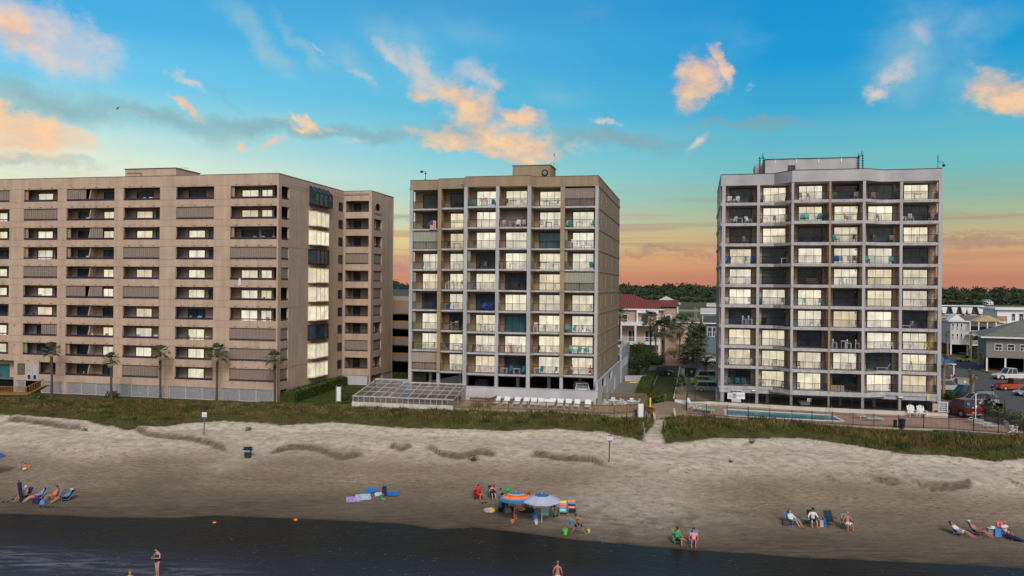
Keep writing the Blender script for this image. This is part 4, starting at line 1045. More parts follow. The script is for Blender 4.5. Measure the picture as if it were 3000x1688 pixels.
def feather_palm(X, Y, z0, hgt, cr, label, group=None):
    o = empty('palm_tree', (X, Y, z0), 0, label, 'palm tree', group)
    mb = MB(); mb.tube([(0,0,-.3),(.05,0,hgt*.5),(.1,0,hgt)], [.2,.16,.14], 7); mb.build('trunk', M['bark2'], o)
    c = MB()
    for i in range(16):
        az = i*2.4; e0 = 1.2-1.3*i/16; p = Vector((.1,0,hgt)); d = Vector((math.cos(az)*math.cos(e0), math.sin(az)*math.cos(e0), math.sin(e0)))
        for k in range(6):
            q = p+d*cr/6; s = d.cross(Vector((0,0,1))).normalized()*cr*.22*(1-k/8)
            c.add([p, q, q+s-Vector((0,0,.1*cr))], [(0,1,2)]); c.add([p, q, q-s-Vector((0,0,.1*cr))], [(0,1,2)])
            p = q; d = (d-Vector((0,0,.22))).normalized()
    c.build('crown', M['palmleaf'], o); return o
def tree(X, Y, z0, hgt, r, label, cat='tree', mats=('leaf','leaf2'), n=900, leaf=.28, name='leafy_tree', group=None, cone=False):
    o = empty(name, (X, Y, z0), 0, label, cat, group)
    mb = MB(); mb.tube([(0,0,-.2),(.1,0,hgt*.35),(0,.1,hgt*.6)], [r*.09+.05, r*.07+.04, .04], 7)
    for i in range(5): a = i*1.3; mb.tube([(0,0,hgt*.3),(math.cos(a)*r*.5, math.sin(a)*r*.5, hgt*(.5+.05*i))], [.07,.03], 5)
    mb.build('trunk', M['bark'], o)
    c = MB()
    if cone:
        for k in range(7): q = k/6; c.leaves((0,0,hgt*(.15+.8*q)), (r*(1.05-q*.85), r*(1.05-q*.85), hgt*.13), int(n*(1.1-q)/4), leaf, 0, .4, 2)
    else:
        for k in range(6):
            a = random.uniform(0, 6.28); q = random.uniform(.2, .55)*r; rr = r*random.uniform(.45, .7)
            c.leaves((math.cos(a)*q, math.sin(a)*q, hgt*random.uniform(.5, .8)), (rr, rr, rr*.8), n//6, leaf, 0, .3, 2)
    c.build('crown', [M[mats[0]], M[mats[1]]], o); return o
def shrub(X, Y, z0, rx, ry, rz, label, mats=('leaf','leaf2'), n=300, leaf=.16, name='shrub', group=None, cat='shrub'):
    c = MB(); c.tube([(0,0,-.2),(.02,0,rz*.7)], [.05,.03], 5, 2)
    c.leaves((0,0,rz*.75), (rx, ry, rz), n, leaf, 0, .15, 2)
    return tag(c.build(name, [M[mats[0]], M[mats[1]], M['bark']], None, (X, Y, z0)), label, cat, group)
def hedge(pts, w, hgt, z0, label, n=1500):
    mb = MB(); path = [Vector((x, y, z0)) for x, y in pts]
    for a, b in zip(path, path[1:]):
        d = (b-a); L_ = d.length; d.normalize(); s = Vector((-d.y, d.x, 0))*w/2; k = max(1, int(L_/.35))
        for i in range(k):
            p, q = a+d*L_*i/k, a+d*L_*(i+1)/k
            hh = hgt*(.95+.1*nz(p.x, p.y)); mb.hexa([p-s*.9, q-s*.9, q+s*.9, p+s*.9, p-s*.85+Vector((0,0,hh)), q-s*.85+Vector((0,0,hh)), q+s*.85+Vector((0,0,hh)), p+s*.85+Vector((0,0,hh))])
        m = int(n*L_/sum((v-u).length for u, v in zip(path, path[1:])))
        for i in range(m):
            t = random.random(); p = a+d*L_*t+s*random.uniform(-1, 1); z = hgt*random.uniform(.05, 1.05) if abs((p-a-d*L_*t).dot(s)) > .7*s.dot(s) else hgt*random.uniform(.93, 1.08)
            p = p+Vector((0,0,z)); u = Vector((random.gauss(0,1), random.gauss(0,1), random.gauss(0,1))).normalized()*.13; v = u.orthogonal().normalized()*.06
            mb.add([p-u, p+v, p+u, p-v], [(0,1,2,3)], random.choice((0,1)))
    return tag(mb.build('hedge', [M['hedge'], M['leaf2']]), label, 'hedge')

# ============================================================ grounds
ax_gray = mat('asphalt', (.10,.095,.095), .9, .2, 1.5, .3, 20, 0, .2)
flat('inland_ground', [(-900,86),(900,86),(900,430),(-900,430)], -1.42, mat('worn yard ground', (.12,.105,.07), .9, .3, .15))
lawnm = mat('mown lawn', (.035,.05,.010), .9, .3, .7, .5, 25, 0, .1, (.08,.085,.022))
def lawn(pts, z=GZ, name='lawn'): return flat(name, [G(x, y, z) for x, y in pts], z, lawnm)
flat('service_road', [G(x, y, GZ-.012) for x, y in [(1790,1075),(2110,1075),(2110,1052),(1790,1052)]], GZ-.012, ax_gray)
flat('yard', [G(x, y, GZ-.1) for x, y in [(780,1190),(1100,1215),(2010,1220),(2120,1200),(2120,980),(780,980)]], GZ-.1, mat('yard soil', (.13,.12,.07), .9, .3, .4))
lawn([(812,1172),(935,1186),(1030,1180),(1180,1120),(1150,1085),(820,1120)])
lawn([(1901,1186),(1972,1186),(1975,1165),(1990,1080),(1991,1072),(1943,1072),(1936,1080),(1903,1153)], GZ+.004)
brickpav = brickmat('red brick paving', (.24,.13,.10), (.30,.17,.13), (.2,.15,.12), .4, .2, .02, .9, 'XY')
flat('brick_drive', [G(x, y, GZ) for x, y in [(1942,1070),(1995,1072),(2018,1070),(2012,1016),(1962,1014)]], GZ+.008, brickpav)
flat('garage_forecourt', [G(x, y, GZ) for x, y in [(1790,1165),(1884,1160),(1896,1112),(1800,1112)]], GZ+.004, mat('grey concrete yard', (.22,.195,.17), .9, .2, .7))
flat('walkway_landing', [G(x, y, -.75) for x, y in [(1895,1214),(1968,1214),(2012,1212),(2012,1188),(1980,1178),(1955,1176),(1912,1184)]], -.75, brickmat('sandy brick paving', (.30,.21,.15), (.36,.26,.19), (.26,.2,.15), .4, .2, .02, .9, 'XY'), thick=.6)
flat('ball_court', [G(x, y, GZ) for x, y in [(2013,1178),(2098,1178),(2093,1107),(2017,1107)]], GZ+.01, mat('tan court surface', (.25,.19,.13), .9, .12, .5))
mb = MB(); 
for q in ((2017,1141),(2017,1160)):
    x0, y0 = G(*q, GZ+.016); x1, y1 = G(2095, q[1]+.5, GZ+.016); mb.add([(x0,y0,GZ+.016),(x1,y1,GZ+.016),(x1,y1+.25,GZ+.016),(x0,y0+.25,GZ+.016)], [(0,1,2,3)])
tag(mb.build('court_line', mat('faded court line', (.42,.36,.3))), kind='structure')
flat('rock_garden', [G(x, y, GZ) for x, y in [(1976,1171),(2013,1173),(2015,1107),(2008,1080),(1996,1080)]], GZ+.012, mat('pale crushed rock', (.36,.29,.2), .95, .35, 6, .8, 9))
park = [G(x, y, GZ) for x, y in [(2735,1262),(3120,1300),(3120,1045),(2900,1040),(2745,1030)]]
flat('parking_lot', park, GZ-.006, ax_gray)
x0, y0 = G(2750,1025,GZ); 
# kerbs and verge on the far side of the car park
mb = MB()
kp = [G(x, y, GZ) for x, y in [(2752,1037),(2780,1042),(2850,1058),(2940,1078),(3010,1090)]]
for a, b in zip(kp, kp[1:]): mb.hexa([(a[0],a[1],GZ),(b[0],b[1],GZ),(b[0],b[1]+.5,GZ),(a[0],a[1]+.5,GZ),(a[0],a[1],GZ+.15),(b[0],b[1],GZ+.15),(b[0],b[1]+.5,GZ+.15),(a[0],a[1]+.5,GZ+.15)])
tag(mb.build('kerb', M['conc']), kind='structure')
isl = [G(x, y, GZ) for x, y in [(2868,1086),(2880,1076),(2935,1082),(2965,1092),(2900,1094)]]
flat('parking_island', isl, GZ+.14, mat('dry verge', (.16,.12,.06), .9, .3, 2), thick=.13)
verge = [G(x, y, GZ) for x, y in [(2752,1036),(2850,1057),(2940,1077),(3060,1094),(3060,1030),(2752,1015)]]
flat('verge', verge, GZ+.002, lawnm)
flat('marsh', [(-900,430),(900,430),(900,1500),(-900,1500)], -1.45, mat('salt marsh grass', (.085,.075,.045), .95, .3, .02, 0, 20, 0, .1, (.13,.115,.06)))
flat('creek', [(-700,560),(700,590),(700,640),(-700,615)], -1.43, mat('marsh creek water', (.10,.09,.075), .25, .1, .05))
flat('far_land', [(-3500,1500),(3500,1500),(3500,6000),(-3500,6000)], -1.45, mat('far land', (.04,.05,.03)))

def woods():
    g = MB(); random.seed(5)
    for row, (Y, base, n) in enumerate(((985,8,230),(1040,14,220),(1100,17,200),(1180,20,190))):
        for i in range(n):
            X = -760+1520*(i+random.random())/n; y = Y+random.uniform(-18, 18); r = random.uniform(6, 11)
            top = base*random.uniform(.85, 1.12)+ (3*nz(X*.02, row)) + (0 if row else -2)
            m = random.choice((0,0,1,1,2))
            for k in range(3 if row else 4):
                cx, cz = X+random.uniform(-5,5), top-r*.55-k*random.uniform(2,4.5)
                g.leaves((cx, y-k*2, cz), (r*.9, r*.7, r*.62), 42, 1.9, m, .55, 1)
            g.ball((X, y+4, top*.42), (r*.9, 3, top*.5), 6, 4, 1, .2)
    dk = [mat('far dark pine foliage', (.03,.055,.032), .9, .4, .05, 0, 20, 0, .05, (.05,.085,.045)), mat('far muted green foliage', (.036,.052,.032), .9, .3, .05), mat('far olive foliage', (.065,.085,.038), .9, .3, .05)]  # greens mixed at random; the muted one also backs the crowns
    tag(g.build('far_woods', dk), 'dark green belt of distant woodland along the horizon beyond the marsh', 'woodland', kind='stuff')
woods()
for (px, py, w, D, lab) in ((2883,868,5,985,'small white house far off among the trees beyond the marsh'),(1178,842,0,0,None)):
    if lab:
        X = xpx(px, 875, D); z0 = zpx(px, 881, D); mb = MB(); b = empty('far_house', (X, D-10, -1.4), 0, lab, 'house')
        mb.box(-4.5, 3.5, 0, 8, 0, 5); mb.box(3.5, 7, 2, 8, 0, 3.6); mb.build('wall', M['whiteplast'], b); r = MB(); r.prof([(-5,5),(4,5),(-.5,6.6)], -.5, 8.5); r.build('roof', M['greyf'], b)
        r = MB()
        for x in (-3.3,-.8,1.8):
            for z in (.6,3): r.box(x-.6, x+.6, -.1, -.01, z, z+1.6)
        r.build('window', M['glass'], b)

# ============================================================ houses
def house(label, X, Y, w, d, z0, ze, zr, wall, roof, kind='hip', rz=-TH, wins=(), name='beach_house', ov=.6, group=None, stilts=0, trim='whiteplast', cat='house'):
    """origin: front left corner; wins: (x0,x1,z0,z1)"""
    o = empty(name, (X, Y, z0), rz, label, cat, group); h_ = ze-z0; hr = zr-z0
    mb = MB(); mb.box(0, w, 0, d, stilts, h_); mb.build('wall', wall, o)
    r = MB()
    if kind == 'hip':
        k = min(w, d)*.48; a = (min(k, w*.48), k if d > w else d*.5)
        vs = [(-ov,-ov,h_),(w+ov,-ov,h_),(w+ov,d+ov,h_),(-ov,d+ov,h_),(k,d/2 if d <= w else k,hr),(w-k,d/2 if d <= w else d-k,hr)]
        if d > w: vs[4] = (w/2,k,hr); vs[5] = (w/2,d-k,hr); r.add(vs, [(0,1,4),(1,2,5,4),(2,3,5),(3,0,4,5)])
        else: r.add(vs, [(0,1,5,4),(1,2,5),(2,3,4,5),(3,0,4)])
    elif kind == 'gable': r.add([(-ov,-ov,h_),(w+ov,-ov,h_),(w+ov,d+ov,h_),(-ov,d+ov,h_),(-ov,d/2,hr),(w+ov,d/2,hr)], [(0,1,5,4),(2,3,4,5),(1,2,5),(3,0,4)])
    elif kind == 'gablef': r.add([(-ov,-ov,h_),(w+ov,-ov,h_),(w+ov,d+ov,h_),(-ov,d+ov,h_),(w/2,-ov,hr),(w/2,d+ov,hr)], [(3,0,4,5),(1,2,5,4),(0,1,4),(2,3,5)])
    elif kind == 'mansard': r.hexa([(-ov,-ov,h_),(w+ov,-ov,h_),(w+ov,d+ov,h_),(-ov,d+ov,h_),(.8,.8,hr),(w-.8,.8,hr),(w-.8,d-.8,hr),(.8,d-.8,hr)])
    else: r.box(-ov, w+ov, -ov, d+ov, h_, hr)
    rf = r.build('roof', roof, o)
    f = MB(); f.box(-ov-.02, w+ov+.02, -ov-.05, -ov+.05, h_-.25, h_+.03); f.box(-ov-.05, -ov+.05, -ov+.051, d+ov, h_-.25, h_+.03); f.box(w+ov-.05, w+ov+.05, -ov+.051, d+ov, h_-.25, h_+.03); f.build('fascia', M[trim], o)
    for x0, x1, a, b in wins:
        m = MB(); m.box(x0, x1, -.06, -.004, a, b); p = m.build('window', M['glass'], o)
        m = MB()
        for q in ((x0-.1,x0,a-.1,b+.1),(x1,x1+.1,a-.1,b+.1),(x0,x1,a-.1,a),(x0,x1,b,b+.1),(x0,x1,(a+b)/2-.04,(a+b)/2+.04),((x0+x1)/2-.04,(x0+x1)/2+.04,a,(a+b)/2-.041)): m.box(q[0], q[1], -.09, -.062 if q[1]-q[0] > .15 and q[3]-q[2] < .12 else -.004, q[2], q[3])
        m.build('frame', M[trim], p)
    if stilts:
        n = max(2, int(w/3))
        for i in range(n+1):
            for y in (.2, d-.2): m = MB(); m.box(w*i/n-.15+(.15 if i == 0 else -.15 if i == n else 0), w*i/n+.15+(.15 if i == 0 else -.15 if i == n else 0), y-.15, y+.15, 0, stilts); m.build('stilt', M[trim], o)
        m = MB(); m.box(.4, w-.4, d*.45, d*.45+.1, 0, stilts); m.build('undercroft_wall', M['dark'], o)
    return o
tile = wavemat('red clay roof tile', (.10,.022,.016), (.24,.065,.045), .75, .7, 'X', 1.0)
pinkw_ = mat('pink stucco', (.44,.31,.25), .85, .1, .6); greysh = mat('grey shingle', (.155,.155,.135), .9, .2, 1.5); brsh = mat('brown shingle', (.17,.145,.13), .9, .2, 1.5)
metalroof = wavemat('white metal roof', (.42,.42,.42), (.55,.55,.55), .9, .5, 'X', .4); bluew = mat('blue grey siding', (.12,.17,.21), .8); cream = mat('cream siding', (.42,.36,.28), .8); wsid = wavemat('white siding', (.5,.5,.48), (.6,.6,.58), 2.0, .7, 'Z', .3)
bricks = brickmat('orange brick', (.36,.19,.11), (.42,.24,.14), (.3,.22,.16), .6, .22, .03)
def pink_house():
    D = 196; X = xpx(1800, 900, D); Z0 = -1.2; Y = D
    ze = zpx(1880, 905, D); zr = zpx(1830, 862, D+8)
    w = xpx(1940, 900, D)-X; o = house('pink stucco villa with red clay tile roof seen between the two tower blocks', X-14, Y+3.3, w+14, 15, Z0, ze, zr, pinkw_, tile, 'hip', -TH, [(w+14-9.0, w+14-7.8, 7.2, 9.4)], 'villa')
    W = w+14; h_ = ze-Z0
    r = MB(); r.box(W-.3, W+3.2, 4, 15, 0, zpx(1950, 900, 205)-Z0); r.build('wing_wall', pinkw_, o)
    zz = zpx(1950, 897, 205)-Z0; zt = zpx(1950, 878, 210)-Z0
    r = MB(); r.add([(W-6,3.4,zz),(W+3.8,3.4,zz),(W+3.8,15.5,zz),(W-6,15.5,zz),(W-6,9,zt),(W+3.6,9,zt)], [(0,1,5,4),(1,2,5),(2,3,4,5),(3,0,4)]); r.build('wing_roof', tile, o)
    m = MB(); m.box(W+1.0, W+2.0, 3.9, 3.99, 6.4, 9.2); p = m.build('arched_window', M['glass'], o); m = MB(); m.box(W+.8, W+1.0, 3.86, 3.99, 6.2, 9.4); m.box(W+2, W+2.2, 3.86, 3.99, 6.2, 9.4); m.box(W+1, W+2, 3.86, 3.99, 9.2, 9.4); m.build('frame', M['whiteplast'], p)
    zp = zpx(1850, 951, D)-Z0; zf = zpx(1850, 998, D)-Z0
    m = MB(); m.box(W-12.5, W, -3, 0, zp-.1, zp+.7); m.box(W-12.5, W, -3, 0, zf-.7, zf); m.build('porch_beam', M['whiteplast'], o)
    for x in (W-12.4, W-9.2, W-5.9, W-.5):
        m = MB(); m.box(x, x+.42, -2.95, -2.55, 0, zp-.1); m.build('porch_column', M['whiteplast'], o)
    m = MB(); m.box(W-12, W-.5, -2.8, -2.74, zf+.95, zf+1.05); m.box(W-12, W-.5, -2.8, -2.76, zf+.5, zf+.56); m.build('porch_railing', M['whiteplast'], o)
    for x in (W-11.3, W-7.5, W-3.6):
        m = MB(); m.box(x, x+1.7, -.06, -.004, zf+.02, zf+2.3); p = m.build('french_door', M['glass'], o); m = MB(); m.box(x+.8, x+.9, -.1, -.062, zf, zf+2.3); m.box(x-.1, x, -.1, -.004, zf, zf+2.4); m.box(x+1.7, x+1.8, -.1, -.004, zf, zf+2.4); m.build('frame', M['whiteplast'], p)
    m = MB(); m.box(W-5.6, W-5.3, -1, -.01, zp+.7, h_-.3); m.box(W-1.0, W-.6, -1, -.01, zp+.7, h_-.3); m.box(W-5.6, W-.6, -1.05, -.01, h_-.9, h_-.3); m.build('upper_porch_frame', M['whiteplast'], o)
    m = MB(); m.box(W-4.5, W-3.0, -.06, -.004, 7.0, 9.3); m.build('window', M['glass'], o)
pink_house()
def hpx(label, px0, px1, D, eave, ridge, wall, roof, kind='hip', d=10, wins=(), **k):
    X = xpx(px0, eave, D); w = xpx(px1, eave, D)-X
    ze, zr = zpx((px0+px1)/2, eave, D), zpx((px0+px1)/2, ridge, D+d*.5 if kind in ('hip','gable') else D)
    z0 = -1.3; ww = [(a*w, b*w, (ze-z0)*c, (ze-z0)*e) for a, b, c, e in wins]
    return house(label, X, D, w/math.cos(TH), d, z0, ze, zr, wall, roof, kind, wins=ww, **k)
hpx('distant house with pale metal roof behind the red tiled villa', 1912, 1984, 300, 890, 868, wsid, metalroof, 'hip', 16, ((.1,.3,.45,.8),(.6,.8,.45,.8)))
hpx('low cottage with sloping grey roof and pink walls behind the palms', 1972, 2040, 236, 943, 930, pinkw_, greysh, 'gable', 9, ((.62,.8,.5,.85),(.2,.4,.4,.8)))
hpx('blue grey gabled cottage beside the left edge of the right block', 2068, 2125, 205, 946, 925, bluew, mat('slate roof', (.06,.075,.09)), 'gable', 9, ((.1,.3,.55,.85),(.35,.5,.55,.85)))
hpx('small pink gabled house far away by the marsh edge', 2075, 2112, 345, 896, 888, pinkw_, metalroof, 'gable', 9, ((.3,.55,.4,.8),))
hpx('white roofed cottage with white stairs right of the service lane', 2058, 2120, 262, 918, 903, wsid, metalroof, 'gable', 9, ((.2,.4,.5,.85),))
hpx('long beige building with dark mansard roof and white dormers at the right', 2735, 2860, 310, 921, 898, cream, mat('dark mansard slate', (.045,.04,.045)), 'mansard', 20, ((.38,.44,.7,.9),(.6,.66,.8,.96),(.8,.86,.8,.96)), ov=.3, name='motel', cat='building')
X = xpx(2735, 897, 310); Y0 = 309; mb = MB(); wv = xpx(2860, 897, 310)-X
b = empty('dormer_row', (X, Y0, 0), -TH, 'white fascia and tapered dormers on the dark mansard roof at the right', 'roof trim')
mb.box(-.5, wv+1, .6, 1.0, zpx(2800,897,310), zpx(2800,894.5,310)); mb.build('fascia', M['whiteplast'], b)
for q in (.2, .42, .62, .74, .97):
    mb = MB(); x = wv*q; zz0, zz1 = zpx(2800,918,310), zpx(2800,900,310); mb.hexa([(x-.5,-.3,zz0),(x+.5,-.3,zz0),(x+.5,1,zz0),(x-.5,1,zz0),(x-1,-.3,zz1),(x+1,-.3,zz1),(x+1,1,zz1),(x-1,1,zz1)]); mb.build('dormer', M['whiteplast'], b)
hpx('plain brown shingle roofed building between the motel and the brick block', 2862, 2922, 330, 925, 897, cream, brsh, 'gable', 18, ())
o = hpx('orange brick motel with white balcony rails at the right edge', 2922, 3060, 275, 906, 902, M['whiteplast'], M['whiteplast'], 'flat', 14, ((.28,.34,.62,.85),(.42,.5,.62,.85),(.62,.7,.62,.85)), ov=.9, name='motel', cat='building')
m = MB(); m.box(0, 2.9, -.12, -.008, 0, 7.6); m.build('brick_end_wall', bricks, o)
for zz in (1.6, 4.6):
    m = MB(); m.box(3.2, 15, -1.2, -.01, zz-.2, zz); m.box(3.2, 15, -1.2, -1.15, zz+.85, zz+.93)
    for i in range(60): m.box(3.2+i*.2, 3.25+i*.2, -1.2, -1.16, zz, zz+.86)
    m.build('balcony_railing', M['whiteplast'], o)
# three storey white beach house
o = hpx('white beach house with two porches and brown hipped roof in front of the motels', 2785, 2920, 205, 940, 924, wsid, brsh, 'hip', 11, ((.03,.06,.72,.92),(.12,.15,.72,.92),(.2,.23,.72,.92),(.03,.06,.45,.62),(.12,.15,.45,.62),(.2,.23,.45,.62)), stilts=2.6, name='beach_house')
w = xpx(2920, 940, 205)-xpx(2785, 940, 205); h_ = zpx(2850,940,205)+1.3
m = MB(); m.add([(-.7,-.7,h_),(3.1,-.7,h_),(1.2,-.7,h_+1.6),(-.7,2,h_),(3.1,2,h_),(1.2,4.5,h_+1.6)], [(0,1,2),(3,0,2,5),(1,4,5,2)]); m.build('gable', M['whiteplast'], o)
m = MB(); m.prof([(4.2,h_+.02),(w-.6,h_+.02),((w+3.6)/2,h_+1.5)], -3.2, .5); m.build('porch_gable', mat('yellow cream gable', (.5,.38,.2)), o)
for zz in (2.6, 5.0):
    m = MB(); m.box(3.4, w, -3, -.01, zz, zz+.2); m.box(3.4, w, -3, -2.93, zz+1.1, zz+1.2)
    for i in range(45): x = 3.4+(w-3.4)*i/45; m.box(x, x+.05, -2.99, -2.95, zz+.2, zz+1.1)
    m.build('porch_railing', M['whiteplast'], o)
    m = MB(); m.box(4.2, w-.5, -.07, -.004, zz+.3, zz+2.1); m.build('porch_glazing', M['glass'], o)
for i in range(5): m = MB(); x = 3.4+(w-3.7)*i/4; m.box(x, x+.22, -3, -2.8, 0, h_); m.build('porch_column', M['whiteplast'], o)
hpx('small blue grey cottage squeezed left of the white beach house', 2762, 2786, 236, 946, 936, bluew, greysh, 'gable', 7, ((.3,.8,.6,.85),))
hpx('small beige cottage at the foot of the mansard motel', 2735, 2772, 215, 951, 944, cream, brsh, 'gable', 7, ((.5,.66,.62,.82),(.72,.88,.62,.82)))
# raised grey roofed house at the right edge
D = 158; X = xpx(2872, 1000, D)+3.4
o = house('raised grey house on stilts with big hipped shingle roof at the right edge', X, D+4, 26, 16, -1.2, zpx(2872,989,D), zpx(2960,932,D+12), mat('silver grey siding', (.22,.21,.20), .85), greysh, 'hip', R(-24), [(1.5+i*2.1, 2.6+i*2.1, 4.3, 5.4) for i in range(9)], 'beach_house', 1.0, None, 2.8)
# parking deck behind the middle block, grey parking garage between left and middle
o = empty('parking_deck', (*FM.o, 0), -TH, 'white raised parking deck running back behind the middle block', 'parking deck')
zt = 4.5
m = MB(); wall_holes(m, 'v', 30.9, 48, -1.2, 3.6, [(31.5+i*2.6, 33.6+i*2.6, 1.1, 2.7) for i in range(6)], .2, .5); m.box(.2, .5, 30.9, 48, 3.6, zt); m.box(-20, .19, 47.7, 48, -1.2, zt); m.build('deck_wall', M['wwall'], o)
m = MB(); m.box(-20, .19, 30.9, 47.7, 3.3, 3.55); m.build('deck_slab', M['conc'], o)
for i in range(6): m = MB(); m.box(.22, .3, 31.6+i*2.6, 33.5+i*2.6, 1.1, 2.7); m.build('deck_opening', M['dark'], o)
o = empty('parking_garage', (xpx(1140,1000,146), 146, 0), -TH, 'tan open parking garage with dark storeys between left and middle blocks', 'parking garage')
zs = [zpx(1165, y, 144) for y in (1095,1060,1036,1013,988,964,941,920,881)]
tang = mat('tan garage concrete', (.32,.235,.165), .85, .1, .8)
for a, b in ((1,2),(3,4),(5,6),(7,8)): m = MB(); m.box(-8, 14, 0, .35, zs[a], zs[b]); m.build('garage_band', tang, o)
m = MB(); m.box(-8, 14, 0, .5, zs[8], zs[8]+.75); m.build('parapet', cream, o)
m = MB(); m.box(-8, 14, 5, 5.2, -1.2, zs[8]-.1); m.build('garage_interior', M['dark'], o)
for z in (zs[1], zs[3], zs[5], zs[7]): m = MB(); m.box(-8, 14, .36, 5, z-.2, z+.1); m.build('garage_slab', M['conc'], o)
for x in (-2, 3.6): m = MB(); m.box(x, x+.7, .4, 1, -1.2, zs[8]-.3); m.build('garage_column', tang, o)
for i, x in enumerate((-.3, 1.6)): m = MB(); m.box(x, x+.8, 1, 1.4, zs[6]+1.0, zs[6]+1.35); m.build('ceiling_light', M['whiteplast'], o)
hpx('dark grey hipped roof visible behind the tan parking garage', 1120, 1215, 175, 884, 848, cream, mat('charcoal shingle', (.075,.075,.085)), 'gable', 14, ())
# utility poles by the lane
for px, pt, pb, lab in ((2036,900,960,'left of two slender grey poles by the marsh beyond the lane'),(2041,905,960,'right of two slender grey poles by the marsh beyond the lane')):
    D = 290; mb = MB(); mb.tube([(0,0,-1.3),(0,0,zpx(px,pt,D))], [.16,.1], 6); tag(mb.build('utility_pole', M['conc'], None, (xpx(px,900,D), D, 0)), lab, 'pole')
D = 176; mb = MB(); x0, x1 = xpx(1926,1050,D), xpx(1914,925,D); mb.tube([(x0,D,-1.3),(x1,D,zpx(1914,925,D))], [.19,.12], 7); mb.box(x1-.9, x1+.9, D-.1, D+.1, zpx(1914,932,D), zpx(1914,930.5,D)); mb.tube([(x1+.3,D-.2,zpx(1914,936,D)),(x1+.3,D-.2,zpx(1914,931,D))], .22, 8)
tag(mb.build('utility_pole', M['bark2']), 'leaning wooden utility pole in front of the pink villa', 'pole')
# ============================================================ timber deck and solarium
DZK = -.6
def wp(px, py, z): x, y = G(px, py, z); return Vector((x, y, z))
def rail_fence(name, pts, z0, hgt, label, m='wood', step=.14, posts=2.4, cat='railing', pw=.075, zb=None, thin=False):
    """posts, rails and balusters along a polyline of (x,y)"""
    o = empty(name, (pts[0][0], pts[0][1], z0), 0, label, cat); ox, oy = pts[0]
    P = [Vector((x-ox, y-oy, 0)) for x, y in pts]; bal = MB(); rl = MB()
    def bx(mb, p, w, a, b): mb.box(p.x-w, p.x+w, p.y-w, p.y+w, a, b)
    for a, b in zip(P, P[1:]):
        d = b-a; L_ = d.length; n = max(1, round(L_/posts)); s = Vector((-d.y, d.x, 0)).normalized()
        for i in range(n+(b is P[-1])):
            pm = MB(); bx(pm, a+d*i/n, pw, (zb if zb is not None else 0), hgt+.03); pm.build('post', M[m], o)
        for zc, t in (((hgt-.03, .035), (.14, .03)) if not thin else ((hgt-.04,.02),(hgt-.22,.018),(.12,.02))):
            w = .02 if thin else (.075 if zc > .5 else .03)
            p0, p1 = a+s*w, b+s*w; q0, q1 = a-s*w, b-s*w
            rl.hexa([(q0.x,q0.y,zc-t),(q1.x,q1.y,zc-t),(p1.x,p1.y,zc-t),(p0.x,p0.y,zc-t),(q0.x,q0.y,zc+t),(q1.x,q1.y,zc+t),(p1.x,p1.y,zc+t),(p0.x,p0.y,zc+t)])
        k = max(1, int(L_/step))
        for i in range(k+1): bx(bal, a+d*i/k, .011 if thin else .03, .06, hgt-.06)
    rl.build('rail', M[m], o); bal.build('baluster_row', M[m], o)
    return o
rz = .45
front = [wp(1330,1171,rz), wp(1600,1178,rz), wp(1740,1186,rz), wp(1800,1188.5,rz), wp(1872,1183,rz)]
fr2 = [(p.x, p.y) for p in front]
bk = [FM.world(-19.5,-1.9), FM.world(.3,-1.9), tuple(wp(1761,1152,rz)[:2]), tuple(wp(1893,1153,rz)[:2])]
mb = MB(); mb.prism([tuple(p) for p in fr2]+[tuple(bk[3]), tuple(bk[2]), tuple(bk[1]), tuple(bk[0])], DZK-.12, DZK)
tag(mb.build('timber_deck', M['plank']), 'sunlit plank deck carrying white loungers below the middle block', 'deck')
mb = MB()
for a, b in zip(fr2, fr2[1:]): mb.hexa([(a[0],a[1]+.12,-1.6),(b[0],b[1]+.12,-1.6),(b[0],b[1]+.35,-1.6),(a[0],a[1]+.35,-1.6),(a[0],a[1]+.12,DZK-.14),(b[0],b[1]+.12,DZK-.14),(b[0],b[1]+.35,DZK-.14),(a[0],a[1]+.35,DZK-.14)])
tag(mb.build('retaining_wall', mat('chalky white wall', (.5,.48,.45), .8, .25, 1.0)), 'low chalky white wall under the timber deck behind the dune grass', 'wall')
rail_fence('deck_railing', fr2, DZK, 1.05, 'long weathered timber railing in front of the row of white loungers', zb=-.25)
rail_fence('deck_railing', [tuple(p) for p in (bk[1][:2], (bk[2][0], bk[2][1]))]+[tuple(bk[3])], DZK, 1.05, 'timber railing behind the two round patio tables')
rail_fence('deck_railing', [tuple(bk[3]), tuple(fr2[-1])], DZK, 1.05, 'short diagonal timber railing closing the deck beside the yellow post')
a = wp(1427,1171,rz); b_ = wp(1454,1160,rz); rail_fence('deck_railing', [(a.x, a.y), (b_.x, b_.y)], DZK, 1.05, 'short inner timber railing left of the first white lounger', m='wood')
rail_fence('deck_railing', [FM.world(-16.2,-1.86), FM.world(-.2,-1.86)], DZK, .6, 'low brown slatted railing against the white garage wall behind the loungers')
a, b_ = wp(1905,1154,-.15), wp(1950,1155,-.15); rail_fence('lawn_railing', [(a.x,a.y),(b_.x,b_.y)], -1.2, 1.05, 'free standing timber railing at the near end of the lawn strip')
